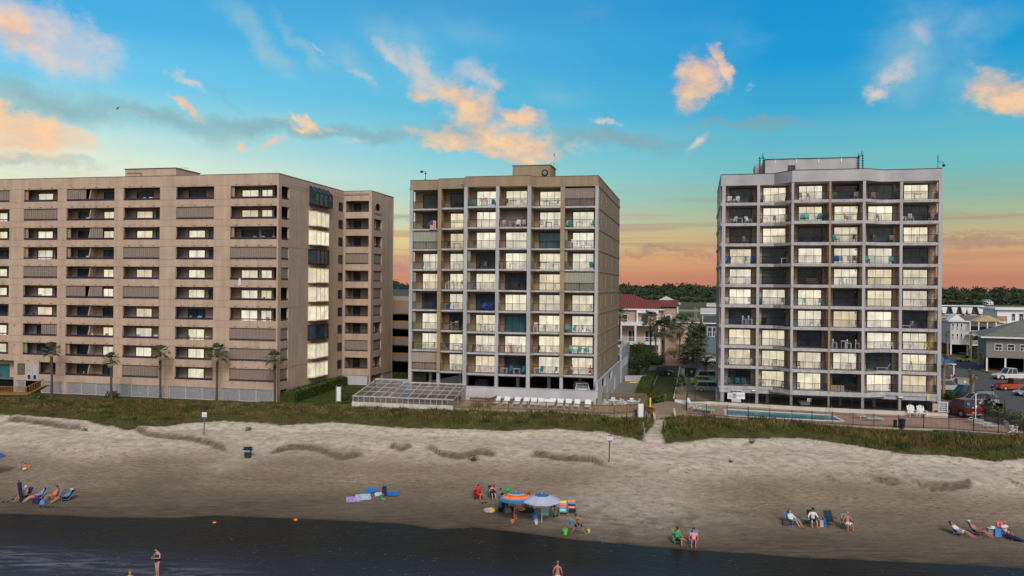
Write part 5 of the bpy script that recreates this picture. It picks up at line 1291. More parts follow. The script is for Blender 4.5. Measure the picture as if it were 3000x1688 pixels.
# solarium
def solarium():
    zt, zc = .35, -.35
    A = FM.atz(1033,1161,zt); Bq = FM.atz(1330,1171.6,zt); v0 = (A[1]+Bq[1])/2; u0, u1 = A[0], Bq[0]
    r0 = FM.atv(1087,1110,v0+7.5); 
    o = empty('solarium', (*FM.o, 0), -TH, 'white framed glass sun lounge with sloping roof in front of the middle block', 'solarium')
    vb = -1.85; zr = FM.atv(1363,1127.6,vb)[1]; zr = max(zr, 1.5); us = FM.u(1182, vb) 
    vl = vb+2.2
    gl = bpy.data.materials.new('tinted greenhouse glass'); gl.use_nodes = True; q = gl.node_tree.nodes['Principled BSDF']; q.inputs['Base Color'].default_value = (.16,.14,.12,1); q.inputs['Alpha'].default_value = .62; q.inputs['Roughness'].default_value = .12; q.inputs['Specular IOR Level'].default_value = .5
    g = MB(); g.add([(u0,v0,zt),(us,v0,zt),(us,vl,zr),(u0,vl,zr)], [(0,1,2,3)]); g.add([(us,v0,zt),(u1,v0,zt),(u1,vb,zr),(us,vb,zr)], [(0,1,2,3)]); g.build('roof_glass', gl, o)
    g = MB(); g.add([(u0,v0,zc),(u1,v0,zc),(u1,v0,zt),(u0,v0,zt)], [(0,1,2,3)]); g.add([(u0,v0,zc),(u0,vl,zc),(u0,vl,zr),(u0,v0,zt)], [(0,1,2,3)]); g.add([(u1,v0,zc),(u1,vb,zc),(u1,vb,zr),(u1,v0,zt)], [(0,1,2,3)]); g.build('wall_glass', gl, o)
    m = MB(); m.box(u0-.1, u1+.1, v0-.15, v0+.1, -1.5, zc); m.box(u0-.1, u0+.1, v0+.1, vl, -1.5, zc); m.box(u0, us, vl, vl+.2, -1.3, zr-.1); m.build('curb_wall', mat('chalky curb', (.5,.48,.45), .8, .25, 1.0), o)
    m = MB(); m.box(u0-.08, u1+.08, v0-.08, v0+.08, zt-.06, zt+.1); m.box(u0-.1, us, vl-.08, vl+.14, zr-.05, zr+.2); m.box(us, u1, vb-.08, vb+.08, zr-.05, zr+.14)
    n = 18
    for i in range(n+1):
        x = u0+(u1-u0)*i/n; m.box(x-.04, x+.04, v0-.05, v0+.05, zc, zt-.06) if i % 2 == 0 else m.box(x-.02, x+.02, v0-.04, v0+.04, zc, zt-.06)
    n = 11
    for i in range(n+1):
        x = u0+(u1-u0)*i/n; ve = vl if x < us else vb; m.tube([(x,v0,zt+.03),(x,ve,zr+.03)], .075 if i % 2 == 0 else .04, 4)
    m.tube([(us,v0,zt+.03),(us,vl,zr+.03)], .09, 4)
    for k in (.28,.54,.78):
        m.tube([(u0, v0+(vl-v0)*k, zt+(zr-zt)*k+.03), (us, v0+(vl-v0)*k, zt+(zr-zt)*k+.03)], .04, 4); m.tube([(us, v0+(vb-v0)*k, zt+(zr-zt)*k+.03), (u1, v0+(vb-v0)*k, zt+(zr-zt)*k+.03)], .04, 4)
    for f in (.33,.66): m.tube([(u1, v0+(vb-v0)*f, zc),(u1, v0+(vb-v0)*f, zt+(zr-zt)*f)], .035, 4)
    m.build('frame', M['white'], o)
    m = MB(); m.box(u0+.1, u1-.1, v0+.1, vb, -1.0, -.9); m.build('floor', M['conc'], o)
    # pool and chairs glimpsed inside
    m = MB(); m.box(u0+3, u0+9, v0+1.4, v0+4.2, -.899, -.88); m.build('indoor_pool', mat('indoor pool water', (.06,.16,.18), .1), o)
solarium()

# ------------------------------------------------------------ loungers, tables, chairs
def lounger_proto(name, label, slat, group, frame='whiteplast', up=R(48)):
    o = empty(name, (0,0,0), 0, label, 'lounge chair', group)       # foot end towards -y
    m = MB()
    for i in range(9): m.box(-.32, .32, -1.1+i*.14, -1.0+i*.14, .34, .37)
    m.build('seat', M[slat], o)
    m = MB(); c, s = math.cos(up), math.sin(up)
    for i in range(6):
        a = .05+i*.14; m.hexa([(-.32,.16+a*c,.34+a*s),(.32,.16+a*c,.34+a*s),(.32,.16+(a+.1)*c,.34+(a+.1)*s),(-.32,.16+(a+.1)*c,.34+(a+.1)*s)]+[(x,y,z+.03) for x,y,z in ((-.32,.16+a*c,.34+a*s),(.32,.16+a*c,.34+a*s),(.32,.16+(a+.1)*c,.34+(a+.1)*s),(-.32,.16+(a+.1)*c,.34+(a+.1)*s))])
    m.build('backrest', M[slat], o)
    m = MB()
    for x in (-.35,.35): m.tube([(x,-1.12,.33),(x,.18,.33),(x,.2+.85*c,.36+.85*s)], .03, 5); m.tube([(x,-.2,.34),(x,-.2,.55),(x,.2,.56),(x,.3,.45)], .025, 5)
    m.build('frame', M[frame], o)
    for x in (-.34,.34):
        for y in (-.95,.35): m = MB(); m.tube([(x,y,0),(x,y*.93,.33)], .027, 5); m.build('leg', M[frame], o)
    return o
LG = lounger_proto('lounge_chair', 'x', 'whiteplast', 'white loungers in a row on the timber deck')
xs = [(1455,1186),(1483,1187),(1514,1188),(1539,1190),(1563,1190),(1583,1191),(1601,1192),(1616,1193),(1640,1194),(1663,1196),(1688,1197),(1720,1199)]
od = ['leftmost','second','third','fourth','fifth','sixth','seventh','eighth','ninth','tenth','eleventh','rightmost']
for i, (x, y) in enumerate(xs):
    p = wp(x, y, DZK); q = FM.loc(p.x, p.y); X, Y = FM.world(q[0], -3.55)
    lab = f'{od[i]} white lounger from the left in the row on the timber deck' if i not in (2, 6) else ('third white lounger from left, with a purple patterned towel over its back' if i == 2 else 'low white reclined lounger, seventh from left on the timber deck')
    put(LG, USED, (X, Y, DZK), -TH+random.uniform(-.06,.06), lab, 'white loungers in a row on the timber deck', (1,1,.85 if i == 6 else 1))
    if i == 2:
        t = MB(); c, s = math.cos(R(48)), math.sin(R(48)); t.hexa([(-.3,.3,.44),(.3,.3,.44),(.3,.72,.9),(-.3,.72,.9),(-.3,.27,.47),(.3,.27,.47),(.3,.69,.93),(-.3,.69,.93)])
        tag(t.build('beach_towel', M['purple'], None, (X, Y, DZK), -TH), 'purple patterned towel hung over the third lounger back on the deck', 'towel')
def patio_chair_proto(name, mname):
    o = empty(name, (0,0,0), 0, 'x', 'chair')
    m = MB(); m.box(-.24,.24,-.22,.22,.42,.45); m.build('seat', M[mname], o)
    m = MB()
    for i in range(5): m.box(-.24+i*.1, -.17+i*.1, .2, .24, .45, .9)
    m.box(-.26,.26,.195,.245,.86,.93); m.build('backrest', M[mname], o)
    for x in (-.22,.22):
        for y in (-.2,.21): m = MB(); m.box(x-.02, x+.02, y-.02, y+.02, 0, .42); m.build('leg', M[mname], o)
        m = MB(); m.box(x-.03, x+.03, -.24, .2, .63, .66); m.box(x-.02, x+.02, -.22, -.18, .45, .63); m.build('armrest', M[mname], o)
    return o
PC = patio_chair_proto('patio_chair', 'whiteplast')
for i, (px, nm) in enumerate(((1795, 'left'), (1850, 'right'))):
    p = wp(px, 1173 if i == 0 else 1175, DZK+.7)
    o = empty('patio_table', (p.x, p.y, DZK), 0, f'{nm} of the two round white patio tables on the deck', 'table', 'round white tables on the deck')
    m = MB(); m.lathe([(0,.7),(.62,.7),(.62,.74),(0,.74)], n=20); m.build('tabletop', M['whiteplast'], o)
    for k in range(4): a = k*1.571+.4; m = MB(); m.tube([(.15*math.cos(a),.15*math.sin(a),.7),(.45*math.cos(a),.45*math.sin(a),0)], .03, 5); m.build('leg', M['whiteplast'], o)
    for k, (a, w) in enumerate(((200,'left'),(20,'right'),(80,'far'))):
        a = R(a); put(PC, USED, (p.x+.95*math.cos(a), p.y+.95*math.sin(a), DZK), a-math.pi/2, f'white patio chair on the {w} side of the {nm} round deck table', 'white chairs around the deck tables')
p = wp(1760,1166,DZK); mb = MB(); mb.lathe([(.02,0),(.3,0),(.34,.9),(.36,1.0),(.2,1.15),(0,1.2)], n=12); tag(mb.build('covered_grill', M['navy'], None, (p.x, p.y+.5, DZK)), 'dark covered grill in the deck corner by the garage wall', 'grill')

# ------------------------------------------------------------ beach access steps and gate posts
def access():
    top, bot = -.75, -1.35
    o = empty('beach_steps', (*wp(1945,1215,top)[:2], 0), -TH*.5, 'wide concrete beach steps between two cream side walls', 'steps')
    ox, oy = wp(1945,1215,top)[:2]
    for i in range(4):
        m = MB(); m.box(-1.0, 1.0, -2.4+i*.62, -1.8+i*.62, bot-.6, bot+.13+(top-bot)*i/4); m.build('step', mat('pinkish concrete step', (.30,.24,.2), .85, .15, 2) if i == 0 else bpy.data.materials['pinkish concrete step'], o)
    for s in (-1, 1):
        m = MB(); x = s*1.22; m.hexa([(x-.13,-2.9,bot-.6),(x+.13,-2.9,bot-.6),(x+.13,.5,bot-.6),(x-.13,.5,bot-.6),(x-.13,-2.9,bot+.35),(x+.13,-2.9,bot+.35),(x+.13,.5,top+.75),(x-.13,.5,top+.75)]); m.build('side_wall', mat('cream handrail wall', (.50,.40,.24), .8) if s < 0 else bpy.data.materials['cream handrail wall'], o)
    p = wp(1877,1226,-1.1); mb = MB(); mb.box(-.3,.3,-.12,.12,-.4,1.75); mb.box(-.42,-.3,-.14,.14,-.4,1.9,1); tag(mb.build('gate_pillar', [M['whiteplast'], M['greyf']], None, (p.x, p.y, -1.1)), 'tall white pillar with grey edge at the right end of the timber deck', 'pillar')
    p = wp(1905,1214,-.9); mb = MB(); mb.box(-.09,.09,-.05,.05,-.4,2.0); tag(mb.build('marker_post', M['yellow'], None, (p.x, p.y, -.9)), 'bright yellow post beside the beach steps', 'post')
    p = wp(1893,1228,-1.2); mb = MB(); mb.box(-.18,-.06,0,.06,-.3,1.0); mb.box(.06,.2,0,.06,-.3,.85); tag(mb.build('dune_stake', M['greyf'], None, (p.x, p.y, -1.2)), 'pair of short grey boards standing in the grass left of the steps', 'stakes')
    a, b_ = wp(1886,1188,.1), wp(1920,1197,.1); rail_fence('deck_railing', [(a.x,a.y),(b_.x,b_.y)], -.9, 1.0, 'low orange timber railing leading to the beach steps', 'woodor')
    for (px, py, hh, lab) in ((1888,1283,1.0,'grey green dune stake at the lower left of the sand path'),(1884,1265,1.0,'grey green dune stake halfway down the left of the sand path'),(1948,1262,1.1,'thin brown stake in the grass right of the sand path'),(1898,1250,.9,'blue grey stake beside the left grass edge near the steps')):
        X, Y, z = GT(px, py); mb = MB(); mb.box(-.05,.05,-.04,.04,-.3,hh); tag(mb.build('dune_stake', M['greyf'], None, (X, Y, z)), lab, 'stake')
access()
# ------------------------------------------------------------ hedge, shrubs, palms by the towers
pt = lambda x, y, z=GZ: G(x, y, z)
hedge([pt(1885,1156), pt(1911,1085)], 2.4, .9, GZ, 'long clipped green hedge left of the lawn strip')
hedge([pt(842,1180), pt(905,1160), pt(960,1141), pt(1000,1128)], 2.3, 1.35, GZ, 'long rounded dark hedge along the side of the left block')
hedge([pt(1032,1124), pt(1085,1126)], 1.8, 1.1, GZ, 'short dark hedge below the lattice of the far wing')
hedge([pt(1120,1108), pt(1195,1110)], 2.0, .9, GZ, 'dull low hedge in front of the tan parking garage', 600)
mb = MB(); a, b_ = pt(1831,1117), pt(1893,1117); mb.hexa([(a[0],a[1],GZ-.2),(b_[0],b_[1],GZ-.2),(b_[0],b_[1]+.2,GZ-.2),(a[0],a[1]+.2,GZ-.2),(a[0],a[1],GZ+.95),(b_[0],b_[1],GZ+.95),(b_[0],b_[1]+.2,GZ+.95),(a[0],a[1]+.2,GZ+.95)]); tag(mb.build('yard_wall', M['wwall']), 'low grey white wall at the back of the garage forecourt', 'wall')
mb = MB(); a, b_ = pt(1844,1122), pt(1877,1122); mb.hexa([(a[0],a[1],GZ),(b_[0],b_[1],GZ),(b_[0],b_[1]+.18,GZ),(a[0],a[1]+.18,GZ),(a[0],a[1]+.03,GZ+.16),(b_[0],b_[1]+.03,GZ+.16),(b_[0],b_[1]+.15,GZ+.16),(a[0],a[1]+.15,GZ+.16)]); tag(mb.build('wheel_stop', M['yellow']), 'yellow wheel stop on the concrete forecourt', 'wheel stop')
mb = MB(); 
for (x0,y0),(x1,y1) in (((1903,1153),(1925,1105)),((1925,1105),(1940,1075))):
    a, b_ = pt(x0,y0), pt(x1,y1); mb.tube([(a[0],a[1],GZ+.05),(b_[0],b_[1],GZ+.05)], .09, 4)
tag(mb.build('lawn_edging', M['conc']), 'pale winding edging on the left of the lawn strip', 'edging')
mb = MB(); 
for (x0,y0),(x1,y1) in (((1974,1168),(1985,1112)),((1985,1112),(1992,1076))):
    a, b_ = pt(x0,y0), pt(x1,y1); mb.tube([(a[0],a[1],GZ+.06),(b_[0],b_[1],GZ+.06)], .1, 4)
tag(mb.build('lawn_edging', M['whiteplast']), 'white edging between the lawn strip and the rock garden', 'edging')
for (px, py, r, hh, lab) in ((1868,1095,3.6,3.3,'large dark rounded shrub filling the corner behind the forecourt wall'),(1897,1075,3.2,2.9,'yellowish green large shrub right of the dark corner shrub'),(1920,1078,2.2,2.2,'dark green shrub beside the parked dark car at the lane'),(1880,1045,3.0,2.8,'dark bush in front of the pink villa wall')):
    X, Y = pt(px, py); m = ('leaf','leaf2') if 'yellow' not in lab else ('leaf2','leaf3')
    tree(X, Y, GZ, hh, r, lab, 'shrub', m, 1500, .2, 'large_shrub')
for (px, py, r, hh, lab) in ((1926,1180,1.3,1.25,'round dull green shrub behind the diagonal deck railing'),(1398,1205,1.1,1.1,'bushy green plant in front of the timber deck railing'),(1790,1216,.8,.6,'small green shrub against the white wall at the right of the deck'),(1868,1222,1.0,.8,'low green shrub at the foot of the white gate pillar'),(1900,1222,.7,.8,'small green shrub beside the yellow post'),
      (1968,1040,1.6,1.4,'small green shrub at the edge of the brick drive'),(2007,1068,.9,1.2,'purple red leaved shrub by the parked cars'),(1010,1172,.75,.8,'small dark bush near the solarium corner'),(328,1166,.9,.9,'spiky dark plant at the foot of the second palm'),(110,1175,1.0,.6,'low sprawling green plant on the dune at far left'),(2722,1190,.9,1.0,'light green shrub by the right block corner'),
      (2790,1172,1.0,1.1,'bright green shrub left of the parked silver car'),(2774,1168,.9,.9,'bright green shrub behind the right block corner palm')):
    X, Y = pt(px, py); z = h(X, Y) if px < 1900 and py > 1180 or px < 400 else GZ
    if 'purple' in lab: 
        c = MB(); c.leaves((0,0,hh*.6), (r,r,hh*.6), 260, .15); c.tube([(0,0,-.1),(0,0,.5)], .05, 5); tag(c.build('shrub', mat('maroon leaf', (.15,.03,.04), .8, .3), None, (X,Y,z)), lab, 'shrub')
    else: shrub(X, Y, z, r, r, hh*.75, lab, n=420)
for i, (px, py, s) in enumerate(((1984,1135,.5),(1992,1122,.45),(2002,1130,.5),(1990,1110,.45),(2001,1118,.4),(1997,1108,.55))):
    X, Y = pt(px, py); shrub(X, Y, GZ, s, s, s*.8, ['first','second','third','fourth','fifth','sixth'][i]+' small dark clump from the front in the rock garden', n=70, group='clumps in the rock garden')
for (px, py, lab) in ((1392,1228,'yellow flowering clump in the grass below the timber deck'),(1555,1226,'yellow flowering clump in the grass below the white loungers'),(680,1200,'yellow flowering clump in the grass of the left dune')):
    X, Y = pt(px, py, -.6); z = h(X, Y); c = MB(); c.leaves((0,0,.35), (.7,.4,.4), 90, .12); c.leaves((0,0,.6), (.6,.35,.2), 40, .07, 1); tag(c.build('flowering_plant', [M['leaf3'], mat('yellow bloom', (.55,.4,.05), .7)], None, (X,Y,z)), lab, 'plant')
# tall palms in front of the left block
for (px, pb, ptop, cr, lab) in ((152,1152,1026,1.5,'leftmost tall palm before the left block, crown over the lowest balconies'),(326,1168,1055,1.35,'short palm, second from left before the left block'),(470,1163,1034,1.5,'third palm from left before the left block, dark shaggy trunk top'),(635,1168,1036,1.8,'fourth palm with the widest crown before the left block'),(805,1177,1052,1.5,'palm standing at the right corner of the left block')):
    X, Y = G(px, pb+8, -1.15); D = Y; hgt = zpx(px, ptop, D)+1.15
    fan_palm(X, Y, -1.15, hgt, cr*1.02, lab, .02, group='palms before the left block')
# palms and trees in the middle gap
GP = 'palms by the villa lane'
def palm_at(px, pb, ptop, cr, lab, D=None, group=None, **k):
    if D is None: X, D = G(px, pb, GZ)
    else: X = xpx(px, pb, D)
    return fan_palm(X, D, GZ, zpx(px, ptop, D)-GZ, cr, lab, group=group, **k)
palm_at(1906, 1030, 936, 2.5, 'tall palm in front of the villa porch beside the leaning pole', 178, GP)
palm_at(1943, 1035, 965, 3.3, 'broad shaggy palm at the right corner of the pink villa', 176, GP, nf=44, tr=.35)
palm_at(1991, 1020, 950, 3.0, 'palm with dark crown at the far end of the brick drive', 195, GP, nf=34)
palm_at(1816, 1000, 924, 2.4, 'palm half hidden behind the middle block corner', 185, GP)
palm_at(2042, 1050, 1002, 3.0, 'pale bushy palm left of the right block above the parked cars', 168, GP, nf=36)
X, Y = G(2064, 1112, GZ); feather_palm(X, Y, GZ, 2.6, 2.4, 'small feathery palm beside the green utility cabinet', GP)
X, Y = G(1996, 1156, GZ); feather_palm(X, Y, GZ, 2.0, 1.3, 'small dark palm at the front of the rock garden', GP)
for px, py, hh, r, D, lab, mt in ((2030,1040,8.5,3.4,176,'dark conifer shaped tree right of the brick drive',('leaf','leaf')),(1993,905,7.5,4.5,290,'dark tree clump beyond the villa near the marsh',('leaf','leaf2')),(2010,905,6.5,4.5,296,'second dark tree clump beyond the villa near the marsh',('leaf','leaf2')),(2040,912,6,4.5,280,'olive tree beside the slender poles',('leaf2','leaf3')),(2062,925,5.5,4,262,'olive tree in front of the white cottage',('leaf2','leaf3')),(1972,940,6,3.4,235,'dark tree beside the villa wing',('leaf','leaf2')),(2052,960,7.5,3.4,215,'olive tree left of the blue grey cottage',('leaf2','leaf3'))):
    tree(xpx(px, py, D), D, GZ, hh, r, lab, mats=mt, n=1100, leaf=.34, cone='conifer' in lab)
# palms and shrubs of the car park
bk2 = dict(m=('palmleaf','bark2'), tr=.26, nf=12, shag=True)
PG_ = 'newly planted palms around the car park'
for (px, pb, ptop, cr, lab, D) in ((2776,1042,978,1.0,'pale trunked palm in the hedge left of the golf cart',None),(2815,1035,985,1.0,'thin pale palm behind the golf cart',None),(2843,1057,982,1.0,'pale palm at the kerb right of the golf cart',None),(2880,1063,992,.9,'pale palm in front of the raised grey house corner',None),(2941,1080,990,1.1,'left of a close pair of thick palms by the raised house',None),(2953,1082,985,1.5,'right of a close pair of thick palms by the raised house',None),
     (2764,1168,1066,1.6,'palm with green crown right beside the right block corner',None),(2849,1180,1096,1.1,'thick trunked palm with dead fronds between the silver cars',None)):
    palm_at(px, pb, ptop, cr, lab, D, PG_, **bk2)
for (px, py, r, hh, lab) in ((2790,1030,2.6,3.2,'dense bush behind the kerb left of the golf cart'),(2768,1020,2.8,4.0,'dark bush tucked behind the right block'),(2860,1050,2.2,2.4,'hedge bush behind the two pale palms'),(2900,1062,2.2,2.0,'low bush row in front of the raised grey house'),(2930,1066,2.0,1.8,'second low bush before the raised grey house'),(2975,1075,2.2,1.8,'low bush below the raised house at the right edge')):
    X, Y = pt(px, py); shrub(X, Y, GZ, r, r*.8, hh*.7, lab, n=700, leaf=.25)
for (px, py, r, hh, lab) in ((2885,1208,1.6,1.6,'dark twiggy shrub behind the black golf cart'),(2925,1222,1.8,1.3,'dark twiggy shrub in front of the black golf cart'),(2965,1235,1.6,1.4,'brown shrub by the fence corner at right'),(2990,1262,1.4,1.3,'dark green shrub at the right end of the pool deck')):
    X, Y = pt(px, py); shrub(X, Y, GZ, r, r*.7, hh*.6, lab, ('leaf','leaf3'), n=420, leaf=.14)

# ------------------------------------------------------------ pool terrace of the right block
pav = brickmat('pinkish pool paving', (.42,.27,.21), (.50,.34,.27), (.36,.26,.2), .35, .18, .02, .9, 'XY')
edge = [G(x, y, GZ) for x, y in [(2010,1214),(2320,1238),(2560,1251),(2780,1259),(3000,1276),(3060,1281)]]
wallb = [G(x, y, GZ) for x, y in [(2012,1192),(2080,1190),(2320,1204),(2560,1216),(2777,1226)]]
flat('pool_terrace', edge+[G(3010,1262,GZ),G(2885,1232,GZ),G(2820,1226,GZ)]+wallb[::-1], GZ+.05, pav, thick=.3)
mb = MB()
for a, b_ in zip(edge, edge[1:]): mb.hexa([(a[0],a[1]-.25,-1.9),(b_[0],b_[1]-.25,-1.9),(b_[0],b_[1]-.02,-1.9),(a[0],a[1]-.02,-1.9),(a[0],a[1]-.25,GZ+.02),(b_[0],b_[1]-.25,GZ+.02),(b_[0],b_[1]-.02,GZ+.02),(a[0],a[1]-.02,GZ+.02)])
tag(mb.build('terrace_wall', mat('sandy terrace wall', (.38,.33,.27), .85, .2, 1.5)), 'low sandy wall edging the pool terrace above the dune grass', 'wall')
mb = MB()
for a, b_ in zip(wallb, wallb[1:]): mb.hexa([(a[0],a[1],GZ),(b_[0],b_[1],GZ),(b_[0],b_[1]+.5,GZ),(a[0],a[1]+.5,GZ),(a[0],a[1],GZ+.58),(b_[0],b_[1],GZ+.58),(b_[0],b_[1]+.5,GZ+.58),(a[0],a[1]+.5,GZ+.58)])
tag(mb.build('pool_wall', mat('cream white wall', (.52,.48,.42), .8, .12, 1)), 'long low cream wall behind the swimming pool', 'wall')
rail_fence('pool_fence', edge[:-1], GZ+.02, 1.45, 'black picket fence along the seaward side of the pool terrace', 'darkmet', .13, 2.35, 'fence', .035, -.2, True)
rail_fence('pool_fence', [(x, y+.4) for x, y in wallb[1:]], GZ+.55, 1.35, 'black picket fence behind the low cream pool wall', 'darkmet', .13, 2.35, 'fence', .03, 0, True)
a, b_ = wallb[-1], edge[3]; rail_fence('pool_fence', [(wallb[-1][0]+.3, wallb[-1][1]+.5), G(2885,1234,GZ), G(3008,1264,GZ)], GZ, 1.4, 'black picket fence between pool terrace and car park', 'darkmet', .13, 2.35, 'fence', .035, 0, True)
a, b_, c_ = G(2012,1210,GZ), G(2012,1190,GZ), G(2090,1180,GZ); rail_fence('pool_fence', [a, b_], GZ, 1.7, 'short black fence at the left end of the pool terrace', 'darkmet', .13, 2.35, 'fence', .05, 0, True)
a, b_ = G(1978,1174,GZ), G(2095,1180,GZ); rail_fence('court_fence', [a, b_], GZ, 1.6, 'tall dark fence across the near end of the tan court', 'darkmet', .13, 2.6, 'fence', .035, 0, True)
mb = MB(); a, b_ = G(1977,1187,GZ), G(2011,1189,GZ); mb.hexa([(a[0],a[1],GZ),(b_[0],b_[1],GZ),(b_[0],b_[1]+.4,GZ),(a[0],a[1]+.4,GZ),(a[0],a[1],GZ+.7),(b_[0],b_[1],GZ+.7),(b_[0],b_[1]+.4,GZ+.7),(a[0],a[1]+.4,GZ+.7)]); tag(mb.build('planter_wall', M['whiteplast']), 'white planter wall in front of the rock garden', 'wall')
mb = MB(); a, b_ = G(2092,1107,GZ), G(2097,1176,GZ); mb.hexa([(a[0],a[1],GZ),(a[0]+.3,a[1],GZ),(b_[0]+.3,b_[1],GZ),(b_[0],b_[1],GZ),(a[0],a[1],GZ+.6),(a[0]+.3,a[1],GZ+.6),(b_[0]+.3,b_[1],GZ+.6),(b_[0],b_[1],GZ+.6)]); tag(mb.build('court_wall', M['whiteplast']), 'low white wall along the right side of the tan court', 'wall')
# pool
def pool():
    z = GZ+.05; pc = [(2128,1200),(2432,1217),(2466,1234.5),(2132,1218)]
    P = [Vector((*G(x, y, z), 0)) for x, y in pc]; c = sum(P, Vector())/4
    o = empty('swimming_pool', (c.x, c.y, z), 0, 'long narrow turquoise swimming pool behind the black picket fence', 'swimming pool')
    Q = [p-c for p in P]
    m = MB(); m.add([(q.x,q.y,.012) for q in Q], [(0,1,2,3)])
    wm = mat('pool water', (.03,.22,.27), .08, .3, .5, .25, 3, 0, .4, (.06,.36,.40)); m.build('water', wm, o)
    m = MB()
    for a, b in zip(Q, Q[1:]+Q[:1]):
        n = Vector(((a+b).y-0, 0, 0)); d = (b-a).normalized(); s = Vector((d.y, -d.x, 0)); s = s if s.dot(a+b) > 0 else -s
        m.hexa([(a.x,a.y,0),(b.x,b.y,0),(b.x+s.x*.35,b.y+s.y*.35,0),(a.x+s.x*.35,a.y+s.y*.35,0),(a.x,a.y,.07),(b.x,b.y,.07),(b.x+s.x*.35,b.y+s.y*.35,.07),(a.x+s.x*.35,a.y+s.y*.35,.07)])
    m.build('coping', M['whiteplast'], o)
    m = MB(); a, b = Q[0].lerp(Q[3],.5), Q[1].lerp(Q[2],.5)
    m.add([(Q[3].x+.3,Q[3].y+.05,.016),(Q[2].x-.3,Q[2].y+.05,.016),(Q[2].x-.6,Q[2].y+1.0,.016),(Q[3].x+.3,Q[3].y+1.0,.016)], [(0,1,2,3)]); m.build('shallow_ledge', mat('deep teal water', (.015,.13,.17), .08, .2), o)
    p = Vector((*G(2438,1228,z), 0))-c; m = MB()
    for dx in (-.25,.25): m.tube([(p.x+dx,p.y+1.3,0),(p.x+dx,p.y+1.3,1.1),(p.x+dx,p.y+.9,1.35),(p.x+dx,p.y+.5,1.0),(p.x+dx,p.y+.4,.05)], .035, 5)
    m.build('handrail', M['alu'], o)
pool()
# loungers with green straps
GLg = lounger_proto('pool_lounger', 'x', 'turq', 'green strap loungers on the pool terrace', up=R(8))
teal2 = M['teal']
for (px, py, rz_, lab) in ((2042,1205,2.6,'green strapped lounger by the left end of the pool terrace'),(2062,1208,2.6,'green strapped lounger second from the left end of the terrace'),(2078,1210,2.6,'green strapped lounger third from the left end of the terrace'),
     (2522,1226,1.9,'green strapped lounger left of a pair beyond the pool end'),(2560,1234,1.7,'flat green strapped lounger right of a pair beyond the pool end'),(2852,1238,1.75,'farthest of three flat green loungers at the right of the terrace'),(2872,1247,1.75,'middle of three flat green loungers at the right of the terrace'),(2895,1255,1.75,'nearest of three flat green loungers at the right of the terrace')):
    X, Y = G(px, py, GZ+.05); put(GLg, USED, (X, Y, GZ+.055), rz_, lab, 'green strap loungers on the pool terrace')
def adirondack_proto(mname):
    o = empty('adirondack_chair', (0,0,0), 0, 'x', 'chair')
    m = MB(); m.hexa([(-.28,-.35,.36),(.28,-.35,.36),(.25,.2,.25),(-.25,.2,.25),(-.28,-.35,.4),(.28,-.35,.4),(.25,.2,.29),(-.25,.2,.29)]); m.build('seat', M[mname], o)
    m = MB()
    for i in range(5):
        x = -.25+i*.125; t = .95+.1*(1-abs(i-2)/2); m.hexa([(x-.05,.18,.28),(x+.05,.18,.28),(x+.05,.21,.28),(x-.05,.21,.28),(x*1.1-.05,.48,t),(x*1.1+.05,.48,t),(x*1.1+.05,.51,t),(x*1.1-.05,.51,t)])
    m.build('backrest', M[mname], o)
    for s in (-1,1):
        m = MB(); m.box(s*.32-.06, s*.32+.06, -.42, .3, .55, .58); m.build('armrest', M[mname], o)
        m = MB(); m.box(s*.3-.02, s*.3+.02, -.36, -.28, 0, .55); m.build('leg', M[mname], o)
        m = MB(); m.hexa([(s*.27-.02,-.3,.3),(s*.27+.02,-.3,.3),(s*.27+.02,.45,0),(s*.27-.02,.45,0),(s*.27-.02,-.3,.38),(s*.27+.02,-.3,.38),(s*.27+.02,.5,.06),(s*.27-.02,.5,.06)]); m.build('leg', M[mname], o)
    return o
AD = adirondack_proto('whiteplast')
for (px, py, r_, sc_, lab) in ((2672,1221,-.1,1.35,'left of two white slatted armchairs in front of the cream pool wall'),(2701,1222,-.1,1.35,'right of two white slatted armchairs in front of the cream pool wall'),(2962,1268,1.6,1.3,'white slatted armchair at the far right corner of the terrace'),(2028,1197,.9,1.3,'white slatted armchair at the far left end of the pool wall')):
    X, Y = G(px, py, GZ+.05); put(AD, USED, (X, Y, GZ+.055), r_, lab, 'white slatted armchairs on the pool terrace', (sc_,)*3)
for (px, py, r_, hh, lab) in ((2622,1252,.2,.85,'narrow black bin left of a wider black bin on the pool terrace'),(2643,1254,.33,1.05,'wider black bin with lid on the pool terrace')):
    X, Y = G(px, py, GZ+.05); o = empty('waste_bin', (X, Y, GZ+.055), 0, lab, 'bin')
    m = MB(); m.lathe([(0,0),(r_*.8,0),(r_,hh*.85)], n=12); m.build('bin_body', M['blackplast'], o); m = MB(); m.lathe([(r_*1.15,hh*.84),(r_*1.15,hh*.9),(r_*.6,hh),(0,hh)], n=12); m.build('lid', M['navy'], o)
def text(s, size, m, par, loc, rot=(R(90),0,0)):
    c = bpy.data.curves.new('lettering', 'FONT'); c.body = s; c.size = size; c.align_x = 'CENTER'; c.align_y = 'CENTER'; c.extrude = .004; c.space_line = .9
    t = bpy.data.objects.new('tmp', c); COL.objects.link(t)
    bpy.context.view_layer.update(); dg = bpy.context.evaluated_depsgraph_get()
    me = bpy.data.meshes.new_from_object(t.evaluated_get(dg)); bpy.data.objects.remove(t)
    me.materials.clear(); me.materials.append(m); o = bpy.data.objects.new('lettering', me); COL.objects.link(o); o.parent = par; o.location = loc; o.rotation_euler = rot
    return o
redink = mat('red sign ink', (.6,.03,.04), .6); blueink = mat('blue sign ink', (.03,.06,.3), .6); signw = mat('sign white', (.75,.75,.78), .5, .03)
